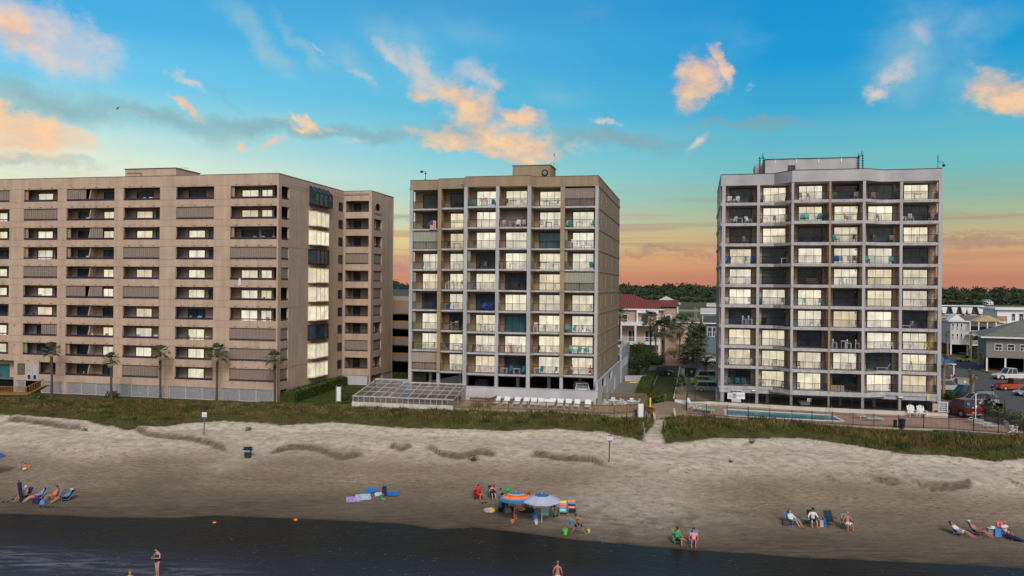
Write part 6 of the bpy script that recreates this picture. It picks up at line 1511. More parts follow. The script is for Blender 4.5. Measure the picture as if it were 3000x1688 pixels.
def scrawl(rows, w, hgt, m, par, y, zc=0., seed=1):
    rr = random.Random(seed); mb = MB()
    for i in range(rows):
        x = -w/2+rr.uniform(0, w*.1); z = zc+hgt/2-(i+.5)*hgt/rows; t = hgt/rows*.26
        while x < w/2-.04: L_ = rr.uniform(.04, .13)*w; mb.box(x, min(w/2, x+L_), y-.006, y, z-t, z+t); x += L_+.03*w
    return mb.build('lettering', m, par)
def board(px, py, F, v, w, hgt, lab, lines, ink, size, cat='sign', post=False):
    u, z = F.atv(px, py, v); X, Y = F.world(u, v)
    o = empty('notice_board', (X, Y, z), -TH, lab, cat); m = MB(); m.box(-w/2, w/2, -.03, 0, -hgt/2, hgt/2); m.build('panel', signw, o)
    if post:
        for x in (-w*.4, w*.4): m = MB(); m.box(x-.03, x+.03, .002, .06, GZ-z, hgt/2); m.build('post', M['greyf'], o)
    (text(lines, size, ink, o, (0,-.038,0)) if 'LIFEGUARD' in lines else scrawl(4, w*.8, hgt*.75, ink, o, -.032, 0, px)); return o
board(2144.5, 1160, FR, -1.2, 1.15, .8, 'white sign with rows of small lettering left of the lifeguard sign', 'POOL RULES', blueink, .17)
board(2165, 1159.5, FR, -1.2, 1.5, .85, 'white sign with blue capitals about no lifeguard above the pool wall', 'NO LIFEGUARD\nON DUTY', blueink, .21)
board(2763, 1193, FR, -1.6, 1.1, 1.35, 'large white notice panel at the right end of the pool wall', 'POOL', blueink, .2, post=True)
board(2745, 1192, FR, -1.5, .8, .8, 'smaller white notice panel with red heading left of the large one', 'NOTICE', redink, .16)
board(2371, 1172, FR, -.8, .5, .4, 'small white paper sign on the golf cart bay fence', 'PRIVATE', blueink, .1)
p = G(1979, 1155, GZ)
# green cabinet, tan box, blue canopy, low sign, bath paddles
def cab(px, py, w, d, hh, m, lab, cat, name, lid=None):
    X, Y = G(px, py, GZ); o = empty(name, (X, Y, GZ), -TH, lab, cat); a = MB(); a.box(-w/2,w/2,0,d,.08,hh); a.build('cabinet_body', M[m] if isinstance(m, str) else m, o)
    a = MB(); a.box(-w/2-.05,w/2+.05,-.05,d+.05,hh,hh+.07); a.build('lid', M[lid or m] if isinstance(lid or m, str) else m, o); a = MB(); a.box(-w/2-.1,w/2+.1,-.1,d+.1,0,.08); a.build('plinth', M['conc'], o)
    a = MB(); a.box(.1,.4,-.02,-.003,hh*.5,hh*.75); a.build('warning_label', M['whiteplast'], o); return o
cab(2022,1106,1.9,1.3,1.6, mat('dark green cabinet', (.03,.055,.04), .6), 'dark green utility cabinet at the far end of the tan court', 'utility cabinet', 'utility_cabinet')
cab(2822,1132,1.7,1.6,1.2, mat('weathered beige box', (.3,.27,.22), .8), 'low beige enclosure box between the parked cars and the lot', 'enclosure', 'bin_enclosure')
D = 150; X = xpx(2748,1056,D); o = empty('pavilion', (X, D, GZ), -TH, 'small pavilion with blue standing seam roof behind the right block', 'pavilion')
m = MB(); m.hexa([(-2,-.3,2.6),(2.9,-.3,2.6),(2.9,6,2.6),(-2,6,2.6),(-1.6,2.4,4.1),(.9,2.4,4.1),(.9,3.4,4.1),(-1.6,3.4,4.1)]); m.build('roof', wavemat('blue metal roof', (.03,.10,.25), (.06,.17,.36), 1.5, .5, 'X', .6), o)
m = MB(); m.box(-2.02,2.92,-.34,-.3,2.45,2.62); m.build('fascia', M['whiteplast'], o)
for x in (-1.8,2.6):
    for y in (0,5.6): m = MB(); m.box(x-.1,x+.1,y-.1,y+.1,0,2.6); m.build('post', M['whiteplast'], o)
X, Y = G(2954,1083,GZ); o = empty('parking_sign', (X, Y, GZ), 0, 'white parking sign on a post in front of the thick palm pair', 'sign'); m = MB(); m.box(-.3,.3,-.03,0,1.2,2.2); m.build('panel', signw, o); m = MB(); m.box(-.04,.04,.002,.06,0,2.2); m.build('post', M['alu'], o); scrawl(2, .4, .6, blueink, o, -.032, 1.75)
X, Y = G(2858,1227,GZ); mb = MB(); mb.box(-.05,.05,-.05,.05,0,3.0); mb.box(-.12,.12,-.12,.12,3.0,3.06); tag(mb.build('bollard_post', M['whiteplast'], None, (X,Y,GZ)), 'slender white post beside the red hatchback', 'post')
X, Y, z = *G(992,1180,GZ), GZ; o = empty('outdoor_shower', (X, Y, z), 0, 'white outdoor shower stand on the lawn beside the left block', 'shower'); m = MB(); m.box(-.25,.25,-.05,.05,.2,2.1); m.build('panel', M['whiteplast'], o)
for s in (-.32,.32): m = MB(); m.box(s-.05,s+.05,-.08,.08,0,2.3); m.build('post', M['greyf'], o)
# orange boardwalk with ramp at far left
a, b_, c_ = G(-60,1150,-.2), G(58,1152,-.2), G(108,1118,.9)
X, Y = G(20,1160,-1.0); o = empty('boardwalk', (X, Y, 0), 0, 'orange timber boardwalk and steps at the far left by the service doors', 'boardwalk')
m = MB(); m.box(-8,3.2,-.6,1.2,-.75,-.6); m.build('walkway', M['woodor'], o)
for k in range(6): m = MB(); m.box(3.2+k*.32,3.55+k*.32,-.5,1.1,-.62+k*.18,-.5+k*.18); m.build('stair_tread', M['woodor'], o)
m = MB()
for i in range(56): m.box(-8+i*.2,-7.95+i*.2,-.62,-.57,-.7,.3)
m.box(-8,3.2,-.66,-.54,.3,.37); m.tube([(3.2,-.6,.34),(5.3,-.6,1.4)], .06, 4)
for i in range(9): m.tube([(3.4+i*.23,-.6,-.5+i*.115),(3.4+i*.23,-.6,.42+i*.115)], .025, 4)
m.build('handrail', M['woodor'], o)

# ============================================================ vehicles
def car_mat(n, c): return mat(n, c, .3, .03, 1, 0, 20, .1, .5)
CP = {'white': car_mat('white car paint', (.65,.65,.66)), 'silver': car_mat('silver car paint', (.38,.39,.40)), 'dark': car_mat('dark blue car paint', (.02,.024,.035)), 'lime': car_mat('yellow green car paint', (.45,.55,.03)),
      'red': car_mat('dark red car paint', (.19,.012,.015)), 'orange': car_mat('orange red car paint', (.42,.07,.025)), 'black': car_mat('black truck paint', (.02,.025,.035)), 'teal': car_mat('pale grey blue car paint', (.30,.34,.36))}
tyre = mat('tyre rubber', (.015,.015,.016), .9); redl = mat('red tail lamp', (.3,.01,.01), .3); clearl = mat('clear head lamp', (.6,.6,.6), .2)
def car(px, py, rz_, kind, col, lab, L_=4.6, W_=1.85, Hh=1.65, z=GZ, D=None, group=None):
    if D is None: X, Y = G(px, py, z)
    else: X, Y = xpx(px, py, D), D
    nm = 'pickup_truck' if kind == 'pickup' else 'parked_car'
    o = empty(nm, (X, Y, z), rz_, lab, 'pickup truck' if kind == 'pickup' else 'car', group); a = L_/2; w = W_/2
    k = Hh/1.65; b = MB(); lo, sh = .32, .98*k
    body = [(-a,lo+.1),(-a+.05,sh-.1),(-a+.15,sh),(a-1.3,sh),(a-.3,sh-.18),(a-.03,sh-.35),(a,lo+.1),(a-.1,lo),(-a+.1,lo)]
    b.prof(body, -w, w)
    if kind == 'pickup': gh = [(-.55,sh),(-.5,Hh*1.08),(.75,Hh*1.08),(1.35,sh)]
    elif kind == 'suv': gh = [(-a+.12,sh),(-a+.45,Hh),(.6,Hh),(1.3,sh)]
    elif kind == 'hatch': gh = [(-a+.15,sh),(-a+.55,Hh),(.4,Hh),(1.2,sh)]
    else: gh = [(-a+.5,sh),(-a+1.2,Hh*.9),(.3,Hh*.9),(1.15,sh)]
    def frus(mb, g, w0, w1, e=0.0, mi=0):
        (x0,z0),(x1,z1),(x2,_),(x3,_) = g
        mb.hexa([(x0+e,-w0,z0),(x3-e,-w0,z0),(x3-e,w0,z0),(x0+e,w0,z0),(x1+e,-w1,z1),(x2-e,-w1,z1),(x2-e,w1,z1),(x1+e,w1,z1)], mi)
    # roof skin and pillars
    (x0,z0),(x1,z1),(x2,_),(x3,_) = gh
    b.box(x1-.02, x2+.02, -w*.8, w*.8, z1-.03, z1+.03)
    for s in (-1,1):
        for p, q in (((x0,z0),(x1,z1)),((x3,z0),(x2,z1)),(((x0+x3)/2,z0),((x1+x2)/2,z1))): b.tube([(p[0], s*w*.94, p[1]-.02),(q[0], s*w*.8, q[1])], .045, 4)
    if kind == 'pickup':
        b.box(-a+.1,-.6,-w+.02,-w+.12,sh,sh+.06); b.box(-a+.1,-.6,w-.12,w-.02,sh,sh+.06)
    b.build('body', CP[col], o)
    if kind == 'pickup': c = MB(); c.box(-a+.15,-.62,-w+.14,w-.14,sh+.002,sh+.02); c.build('truck_bed', M['dark'], o)
    c = MB(); frus(c, gh, w*.93, w*.79, .03); c.build('cabin_glass', M['glass'], o)
    for x in (-a+.85, a-.85):
        for s in (-1,1):
            t = MB(); vs = []; t.lathe([(0,-.12),(.34*k,-.12),(.36*k,-.08),(.36*k,.08),(.34*k,.12),(0,.12)], n=14); wv = t.build('wheel', tyre, o, (x, s*(w-.1), .35*k)); wv.rotation_euler = (R(90),0,0)
            t = MB(); t.lathe([(0,.13),(.2*k,.13),(.22*k,.125)] if s < 0 else [(0,-.13),(.2*k,-.13),(.22*k,-.125)], n=10); t.build('rim', M['alu'], wv)
            c = MB(); c.lathe([(.37*k,-.02),(.44*k,-.02)], n=14); q = c.build('wheel_arch', M['dark'], o, (x, s*(w+.004), .36*k)); q.rotation_euler = (R(90),0,0)
    for s in (-1,1):
        c = MB(); c.box(a-.12, a+.012, s*w*.6-.22*(s > 0)-.0, s*w*.6+.22*(s < 0)+.25*s, sh-.38, sh-.22); c.build('headlight', clearl, o)
        c = MB(); c.box(-a-.012, -a+.06, s*w*.72-.14, s*w*.72+.14, sh-.3, sh-.08); c.build('tail_light', redl, o)
    c = MB(); c.box(-a-.03,-a-.002,-w*.9,w*.9,lo+.05,lo+.22); c.box(a+.002,a+.03,-w*.9,w*.9,lo+.05,lo+.22); c.box(-a-.02,-a-.004,-.26,.26,.62,.74,1); c.build('bumper', [M['greyf'], signw], o)
    return o
HP = math.pi/2
car(1702,1140,HP,'suv','white','white car facing away in the open garage of the middle block', Hh=1.6, z=.35, D=FM.world(-3,1.2)[1]+1.6)
car(1412,1125,HP,'suv','dark','dark car deep in the shaded garage of the middle block', z=.35, D=FM.world(-14,2)[1]+1.5)
car(1933,1056,-.05,'suv','dark','dark blue car parked on the brick drive below the leaning pole', D=150)
car(2082,1078,.0,'suv','silver','silver estate car parked beyond the tan court', 5.0, D=141, Hh=1.75)
car(2064,1082,-.15,'sedan','lime','yellow green car parked before the silver one by the court', D=136, Hh=1.5)
car(2080,1103,-.05,'suv','teal','pale grey car partly behind the right block by the court', D=127, Hh=1.5)
car(2080,1041,.05,'sedan','white','white car parked on the lane left of the right block', D=176)
wc = car(1828,1022,2.2,'suv','white','white car on the raised parking deck behind the middle block', z=3.6, D=137); wc.location = (*FM.world(-1.0, 41), 3.56); wc.rotation_euler.z = HP-TH
car(2770,1146,math.pi,'suv','silver','silver van farthest left in the car park, nose to the right', 5.0, 1.9, 1.75).rotation_euler.z = -.06
car(2832,1168,math.pi,'pickup','black','black pickup truck in the car park behind the silver car', 6.2, 2.0, 1.8)
car(2862,1187,math.pi-.05,'suv','teal','pale silver car behind the thick palm trunk in the car park', 5.0, 1.9, 1.6)
car(2962,1112,math.pi,'pickup','white','white pickup truck in the upper right of the car park', 6.0, 2.0, 1.85)
car(2972,1143,0,'pickup','orange','orange red pickup truck in front of the white pickup', 5.6, 1.9, 1.7)
car(3020,1160,math.pi,'suv','teal','pale car cut off by the right edge of the picture', 4.6, 1.85, 1.5)
rc = car(2822,1224,HP+.15,'hatch','red','dark red hatchback with round stickers on its tailgate by the pool fence', 4.0, 2.35, 2.15, D=104.5)
for (y, z, r_, m) in ((.78,1.75,.2,'skyf'),(-.25,1.45,.16,'whiteplast'),(.25,1.3,.1,'yellow'),(-.8,1.9,.1,'whiteplast')):
    s = MB(); s.lathe([(0,.02),(r_,.02),(r_,0)], n=12); q = s.build('sticker', M[m], rc, (-2.04-.0+(.25 if z > 1.4 else 0)*.4, y, z)); q.rotation_euler = (0,-HP,0)
def golf_cart(px, py, rz_, col, lab, roofm, D=None, z=GZ):
    if D is None: X, Y = G(px, py, z)
    else: X, Y = xpx(px, py, D), D
    o = empty('golf_cart', (X, Y, z), rz_, lab, 'golf cart')
    m = MB(); m.prof([(-1.2,.3),(-1.2,.75),(-.4,.8),(-.3,.45),(.5,.4),(.7,.9),(1.25,.7),(1.3,.35)], -.6, .6); m.build('body', col, o)
    m = MB(); m.box(-.75,-.15,-.55,.55,.8,.9); m.box(-.85,-.72,-.55,.55,.85,1.3); m.build('seat', M['dark'], o)
    m = MB(); m.box(-1.25,.9,-.65,.65,1.9,1.97); m.build('roof', roofm, o)
    m = MB()
    for x, x2 in ((-1.1,-1.0),(.75,.55)):
        for y in (-.58,.58): m.tube([(x,y,.8),(x2,y,1.9)], .03, 5)
    m.build('frame', M['frame'], o)
    for x in (-.85,.9):
        for y in (-.6,.6): t = MB(); t.lathe([(0,-.09),(.25,-.09),(.25,.09),(0,.09)], n=12); w = t.build('wheel', tyre, o, (x,y,.25)); w.rotation_euler = (HP,0,0)
    return o
golf_cart(2822,1060,math.pi, mat('lime cart paint', (.12,.5,.04), .4), 'lime green golf cart with dark roof parked by the kerb', M['frame'])
golf_cart(2912,1212,math.pi+.2, mat('black cart paint', (.03,.03,.035), .4), 'black golf cart with brown roof behind the dark twiggy shrubs', M['brownwick'])
golf_cart(2878,1190,math.pi+.1, mat('grey cart paint', (.12,.12,.12), .4), 'grey golf cart between the silver car and the black cart', M['greyf'])
q = FR.world(-24.0, 1.9); 
def garage_cart(px, lab):
    u, _ = FR.atv(px, 1180, 1.6); X, Y = FR.world(u, 2.6); o = golf_cart(0, 0, -HP-TH, M['whiteplast'], lab, M['whiteplast'], D=1); o.location = (X, Y, -1.22)
garage_cart(2157, 'white golf cart in the leftmost garage bay of the right block')
garage_cart(2358, 'white golf cart in the third garage bay of the right block')

# ============================================================ balcony furniture
ORD = ['first','second','third','fourth','fifth','sixth','seventh','eighth','ninth','tenth']
def fur_mesh(kind, m):
    mb = MB()
    if kind == 'chair':
        mb.box(-.25,.25,-.25,.25,.4,.44); 
        for i in range(4): mb.box(-.24+i*.14,-.17+i*.14,.2,.24,.44,.95)
        mb.box(-.25,.25,.195,.245,.9,.98)
        for x in (-.23,.23):
            for y in (-.23,.22): mb.box(x-.02,x+.02,y-.02,y+.02,0,.4)
            mb.box(x-.03,x+.03,-.25,.2,.62,.65)
    elif kind == 'high chair':
        mb.box(-.24,.24,-.24,.24,.72,.76)
        for i in range(4): mb.box(-.23+i*.13,-.16+i*.13,.2,.24,.76,1.2)
        mb.box(-.25,.25,.195,.245,1.15,1.22)
        for x in (-.23,.23):
            for y in (-.23,.22): mb.box(x-.025,x+.025,y-.025,y+.025,0,.72)
            mb.box(x-.03,x+.03,-.25,.2,.92,.95)
        mb.box(-.2,.2,-.24,-.2,.25,.29)
    elif kind == 'slatted armchair':
        mb.hexa([(-.28,-.35,.36),(.28,-.35,.36),(.25,.2,.27),(-.25,.2,.27),(-.28,-.35,.4),(.28,-.35,.4),(.25,.2,.31),(-.25,.2,.31)])
        for i in range(5):
            x = -.24+i*.12; t = .95+.1*(1-abs(i-2)/2); mb.hexa([(x-.055,.18,.28),(x+.055,.18,.28),(x+.055,.22,.28),(x-.055,.22,.28),(x-.055,.42,t),(x+.055,.42,t),(x+.055,.46,t),(x-.055,.46,t)])
        for s in (-1,1): mb.box(s*.32-.05,s*.32+.05,-.4,.3,.55,.59); mb.box(s*.3-.025,s*.3+.025,-.36,-.3,0,.55); mb.box(s*.3-.025,s*.3+.025,.22,.28,0,.55)
    elif kind == 'table':
        mb.box(-.42,.42,-.3,.3,.68,.73)
        for x in (-.36,.36):
            for y in (-.25,.25): mb.box(x-.025,x+.025,y-.025,y+.025,0,.68)
    elif kind == 'high table':
        mb.box(-.3,.3,-.3,.3,.98,1.03)
        for x in (-.25,.25):
            for y in (-.25,.25): mb.box(x-.03,x+.03,y-.03,y+.03,0,.98)
    elif kind == 'lounger':
        mb.box(-.9,.4,-.28,.28,.3,.34); mb.hexa([(.4,-.28,.3),(.44,-.28,.3),(.44,.28,.3),(.4,.28,.3),(.75,-.28,.95),(.79,-.28,.95),(.79,.28,.95),(.75,.28,.95)])
        for x in (-.8,.35):
            for y in (-.25,.25): mb.box(x-.025,x+.025,y-.025,y+.025,0,.3)
    elif kind == 'loveseat':
        mb.box(-.7,.7,-.3,.3,.15,.42); mb.box(-.7,.7,.2,.32,.42,.85); mb.box(-.75,-.62,-.3,.3,.42,.62); mb.box(.62,.75,-.3,.3,.42,.62)
    elif kind == 'storage chest':
        for i in range(4): mb.box(-.8+i*.41,-.42+i*.41,-.2,.2,0,.75)
    return mb
FUR = {}
def furn(kind, col, F, u, v, z, rz_, lab, group):
    k = (kind, col)
    if k not in FUR: FUR[k] = fur_mesh(kind, M[col]).build('balcony_'+kind.replace(' ', '_'), M[col], link=False).data
    o = bpy.data.objects.new('balcony_'+kind.replace(' ', '_'), FUR[k]); COL.objects.link(o)
    X, Y = F.world(u, v); o.location = (X, Y, z+.005); o.rotation_euler = (0,0,-TH+rz_)
    tag(o, lab, kind.split()[-1], group); return o
CN = {'whiteplast':'white','blackplast':'black','teal':'teal','blue':'blue','turq':'turquoise','tanf':'tan','brownwick':'brown','yellow':'yellow','orange':'orange','green':'green','navy':'navy','pinkw':'pink','greyf':'grey','coral':'coral'}
K = {'c':'chair','h':'high chair','a':'slatted armchair','t':'table','T':'high table','l':'lounger','v':'loveseat','s':'storage chest'}
C_ = {'w':'whiteplast','k':'blackplast','e':'teal','b':'blue','q':'turq','n':'tanf','r':'brownwick','y':'yellow','o':'orange','g':'green','N':'navy','p':'pinkw','G':'greyf'}
# row from top, bay, items: kind+colour+position along the bay (0-9)
MF = {(0,1):'ck4 ck6 ck8',(0,2):'ae0 hw4 hw6 Tw5 ae9',(0,3):'ck1 tw4 cw8',(0,4):'tw4 cw6 cw8',(1,0):'tG3 cG5',(1,3):'cw0 tw4 aw6 cw8',(1,4):'cG2 tG5 cn8',(1,5):'ce1 aq0 tw4 aq9',
      (2,1):'ck1 tn5 cw8',(2,2):'ck1',(2,5):'hw0 hw2 Tw4 cw6 cw8',(3,0):'cG2 cn5',(3,1):'tw5',(3,2):'ck3 cG5',(3,3):'cr1 tw4 cw8',(3,4):'ck1 cw6 tw8',(3,5):'ck1 ae9',
      (4,1):'hw1 hw4 Tw6 hw8',(4,2):'cb1 cw4 cw6 cw8',(4,3):'ck3 ck6',(4,4):'cw7',(5,1):'ab1 cw5 cw8',(5,2):'ab5 ab7',(5,5):'ck0 cw4 cw8',(6,1):'hn2 hn5 Tn4 cG8',(6,2):'hw4 hw6 Tw5 cw8',(6,4):'hw0 cw3 tw5 cw8',(6,5):'ae0 aq2 cw5 aw8',
      (7,0):'cg1 tw4 cy7',(7,1):'cN1 tw5 cw7',(7,2):'ck1 hw3 hw5 Tw4 hw7',(7,3):'hp3 hw5 Tp4 hn7',(7,4):'cN1 cw7',(7,5):'aq2 aq4 tq6 aq7',(8,1):'cw4 tw6',(8,2):'cw3 cw5 tw7',(8,3):'ae3 tw1 tw6 ae8',(8,4):'tw1 ae2 cw6 cG8',(8,5):'tw3 cr1 tw6'}
RF = {(0,0):'aw0 aw1 aw3 ck8',(0,1):'cG0 ck9',(0,2):'ck1 cp4 cG9',(0,3):'cg1 cn8',(0,4):'cp2 ck9',(0,5):'tw4',(1,0):'cG0 aw2 tw4 aw7 cr9',(1,1):'tw1 cn5 cw8',(1,2):'ae2 aq3 ae7 ck9',(1,3):'an5 cr9',(1,4):'cn4',(1,5):'aw0 cw2 ck8',
      (2,0):'cr2 cr4 cn6',(2,2):'ck0 ck2 tk4 ck6 ck9',(2,3):'ae1 cw6 ck8',(2,4):'ck1 cn3 cn8',(2,5):'tw5',(3,0):'ab0 cq6 ab9',(3,1):'tw8',(3,3):'ab1 cG3 cG6 ck8',(3,4):'ae0 ae8',(3,5):'ck6',(4,0):'cw1 cw7',(4,2):'vr5',(4,3):'cG3 tw6',(4,5):'tw2',
      (5,0):'cw0 cG8',(5,1):'ce0 ce8',(5,2):'ce0 cq3 ce8',(5,5):'cw6 ck8',(6,0):'hw6 hw8',(6,1):'ck1 ce9',(6,2):'ce0 cq5 ck8',(6,3):'ck9',(6,5):'lw1 cG3 ck6',(7,3):'hw1 hk3 Tw4 hw6 hw9',(7,4):'cw8 cw6',(7,5):'tw1 cw3 cy7 cy9',(7,2):'tk6',
      (8,0):'cw1 cw2 tw4 cw5 cw8',(8,1):'tw2 cw5',(8,2):'ck1 cG8',(8,3):'tw4 cp6',(8,4):'lw6',(8,5):'hw2 hw6 hG8',(9,0):'ce1 ce4 ce6',(9,1):'cn1 cw5 cb8',(9,2):'cb1 cb9',(9,3):'sn2 ck6 ck8',(9,4):'ck8'}
def place(F, T, bays, zf, bname, vof):
    for (r, c), s in T.items():
        a, b = bays[c][:2]; its = s.split(); seen = {}
        for it in its: seen[it[:2]] = seen.get(it[:2], 0)+1
        cnt = {}
        for it in its:
            k, col, pos = it[0], it[1], int(it[2]); cnt[it[:2]] = cnt.get(it[:2], 0)+1
            u = a+.35+(b-a-.7)*pos/9; nm = f'{CN[C_[col]]} {K[k]}'
            wh = '' if seen[it[:2]] == 1 else (['left','right'][cnt[it[:2]]-1]+' ' if seen[it[:2]] == 2 else ['left','middle','right'][cnt[it[:2]]-1]+' ' if seen[it[:2]] == 3 else ['leftmost','second','third','rightmost'][cnt[it[:2]]-1]+' ')
            rw = 'top' if r == 0 else ORD[r]
            lab = f'{wh}{nm}, {rw} balcony row from top, {ORD[c]} bay, {bname}' if r else f'{wh}{nm}, top balcony row, {ORD[c]} bay, {bname}'
            furn(K[k], C_[col], F, u, vof(c, u)+(.7 if k in 'caht' else .75), zf(r), random.uniform(-.9,.9) if k in 'ca' else random.choice((-1.2,0,1.2)) if k == 'h' else 0, lab, 'balcony furniture of the '+bname)
place(FM, MF, M_BAYS, lambda r: MT-MP*r, 'middle tan block', lambda c, u: M_BAYS[c][2])
RBAY = [(R_COL[i][1], R_COL[i+1][0]) for i in range(6)]
place(FR, RF, RBAY, lambda r: RT-RP*r, 'right grey block', lambda c, u: rv(u)+.1)
LBAY = {0:(-39.85,-34.2), 1:(-32.76,-25.0), 2:(-23.57,-17.82), 3:(-15.34,-9.55), 4:(-7.1,-.24)}
LF = {(0,2):'cw4 cw6',(2,4):'cn4 cn6 cn8',(6,3):'ae2 ae5 ae8',(9,1):'ao2 tk5',(7,3):'cp7 ck2',(7,1):'cw4 aG7',(8,1):'aw7',(6,4):'ck7',(5,4):'ck6',(7,2):'ck3 cw8',(1,1):'cw3',(3,1):'cw3',(5,0):'cG3',(6,0):'ck1',(8,0):'cr3 cr4'}
place(FL, LF, LBAY, lambda r: 25.95-2.733*r-.5, 'left brown block', lambda c, u: .05)
# flag on the railing
def flag():
    u0, z0 = FM.atv(1150+396/3.623, 450+712/3.623, 1.1); u1, _ = FM.atv(1150+465/3.623, 450+712/3.623, 1.1); X, Y = FM.world(u0, 1.13)
    o = empty('flag', (X, Y, z0), -TH, 'stars and stripes flag hung over a balcony railing, second row from top', 'flag'); w = u1-u0; H2 = 1.25
    for i in range(13):
        a, b = w*i/13, w*(i+1)/13; m = MB(); n = 6
        for k in range(n): 
            yo = lambda x, q: -.04-.05*math.sin(x*9+q*3); za, zb_ = -H2*k/n, -H2*(k+1)/n
            m.add([(a,yo(a,k),za),(b,yo(b,k),za),(b,yo(b,k+1),zb_),(a,yo(a,k+1),zb_)], [(0,1,2,3)])
        m.build('stripe', M['red'] if i % 2 == 0 else M['whitef'], o)
    m = MB(); m.box(w*.0,w*.52,-.12,-.1,-H2*.42,-.02); m.build('canton', M['navy'], o)
    m = MB()
    for i in range(4):
        for k in range(5): m.box(w*(.07+i*.12)-.015,w*(.07+i*.12)+.015,-.13,-.121,-H2*(.05+k*.075)-.015,-H2*(.05+k*.075)+.015)
    m.build('stars', M['whiteplast'], o)
flag()
u, z = FL.atv(701, 818, -.05); X, Y = FL.world(u, -.06); mb = MB(); mb.hexa([(-.15,-.05,-.9),(.3,-.05,-.8),(.3,0,-.8),(-.15,0,-.9),(-.05,-.05,.1),(.2,-.05,.1),(.2,0,.1),(-.05,0,.1)]); tag(mb.build('hanging_towel', M['whitef'], None, (X,Y,z), -TH), 'white blue towel hanging from a left block balcony near the corner', 'towel')
D = 150; mb = MB(); X = xpx(343,320,D); z = zpx(343,320,D); mb.ball((0,0,0), (.3,.1,.1), 8, 5); mb.add([(-.1,0,.1),(.2,0,.1),(.5,-.9,.55),(.1,-.8,.5)], [(0,1,2,3)]); mb.add([(-.1,0,.1),(.2,0,.1),(.6,.9,.3),(.2,.9,.3)], [(0,1,2,3)]); mb.add([(-.4,0,0),(-.8,.15,0),(-.8,-.15,0)], [(0,1,2)])
tag(mb.build('flying_bird', M['frame'], None, (X, D, z), .6), 'tiny dark bird gliding high over the left block', 'bird').scale = (.6,.6,.6)
# ============================================================ people
def skin_obj(name, V, E, m, parent=None, root=0, sub=1, roots=()):
    me = bpy.data.meshes.new(name); me.from_pydata([v[:3] for v in V], E, []); me.materials.append(m)
    o = bpy.data.objects.new(name, me); COL.objects.link(o); o.parent = parent
    s = o.modifiers.new('Skin', 'SKIN'); s.use_smooth_shade = True
    if not me.skin_vertices: return o
    sv = me.skin_vertices[0].data
    for i, v in enumerate(V): r = v[3]; sv[i].radius = (r, v[4] if len(v) > 4 else r); sv[i].use_root = (i == root or i in roots)
    ss = o.modifiers.new('Subdivision', 'SUBSURF'); ss.levels = sub; ss.render_levels = sub
    return o
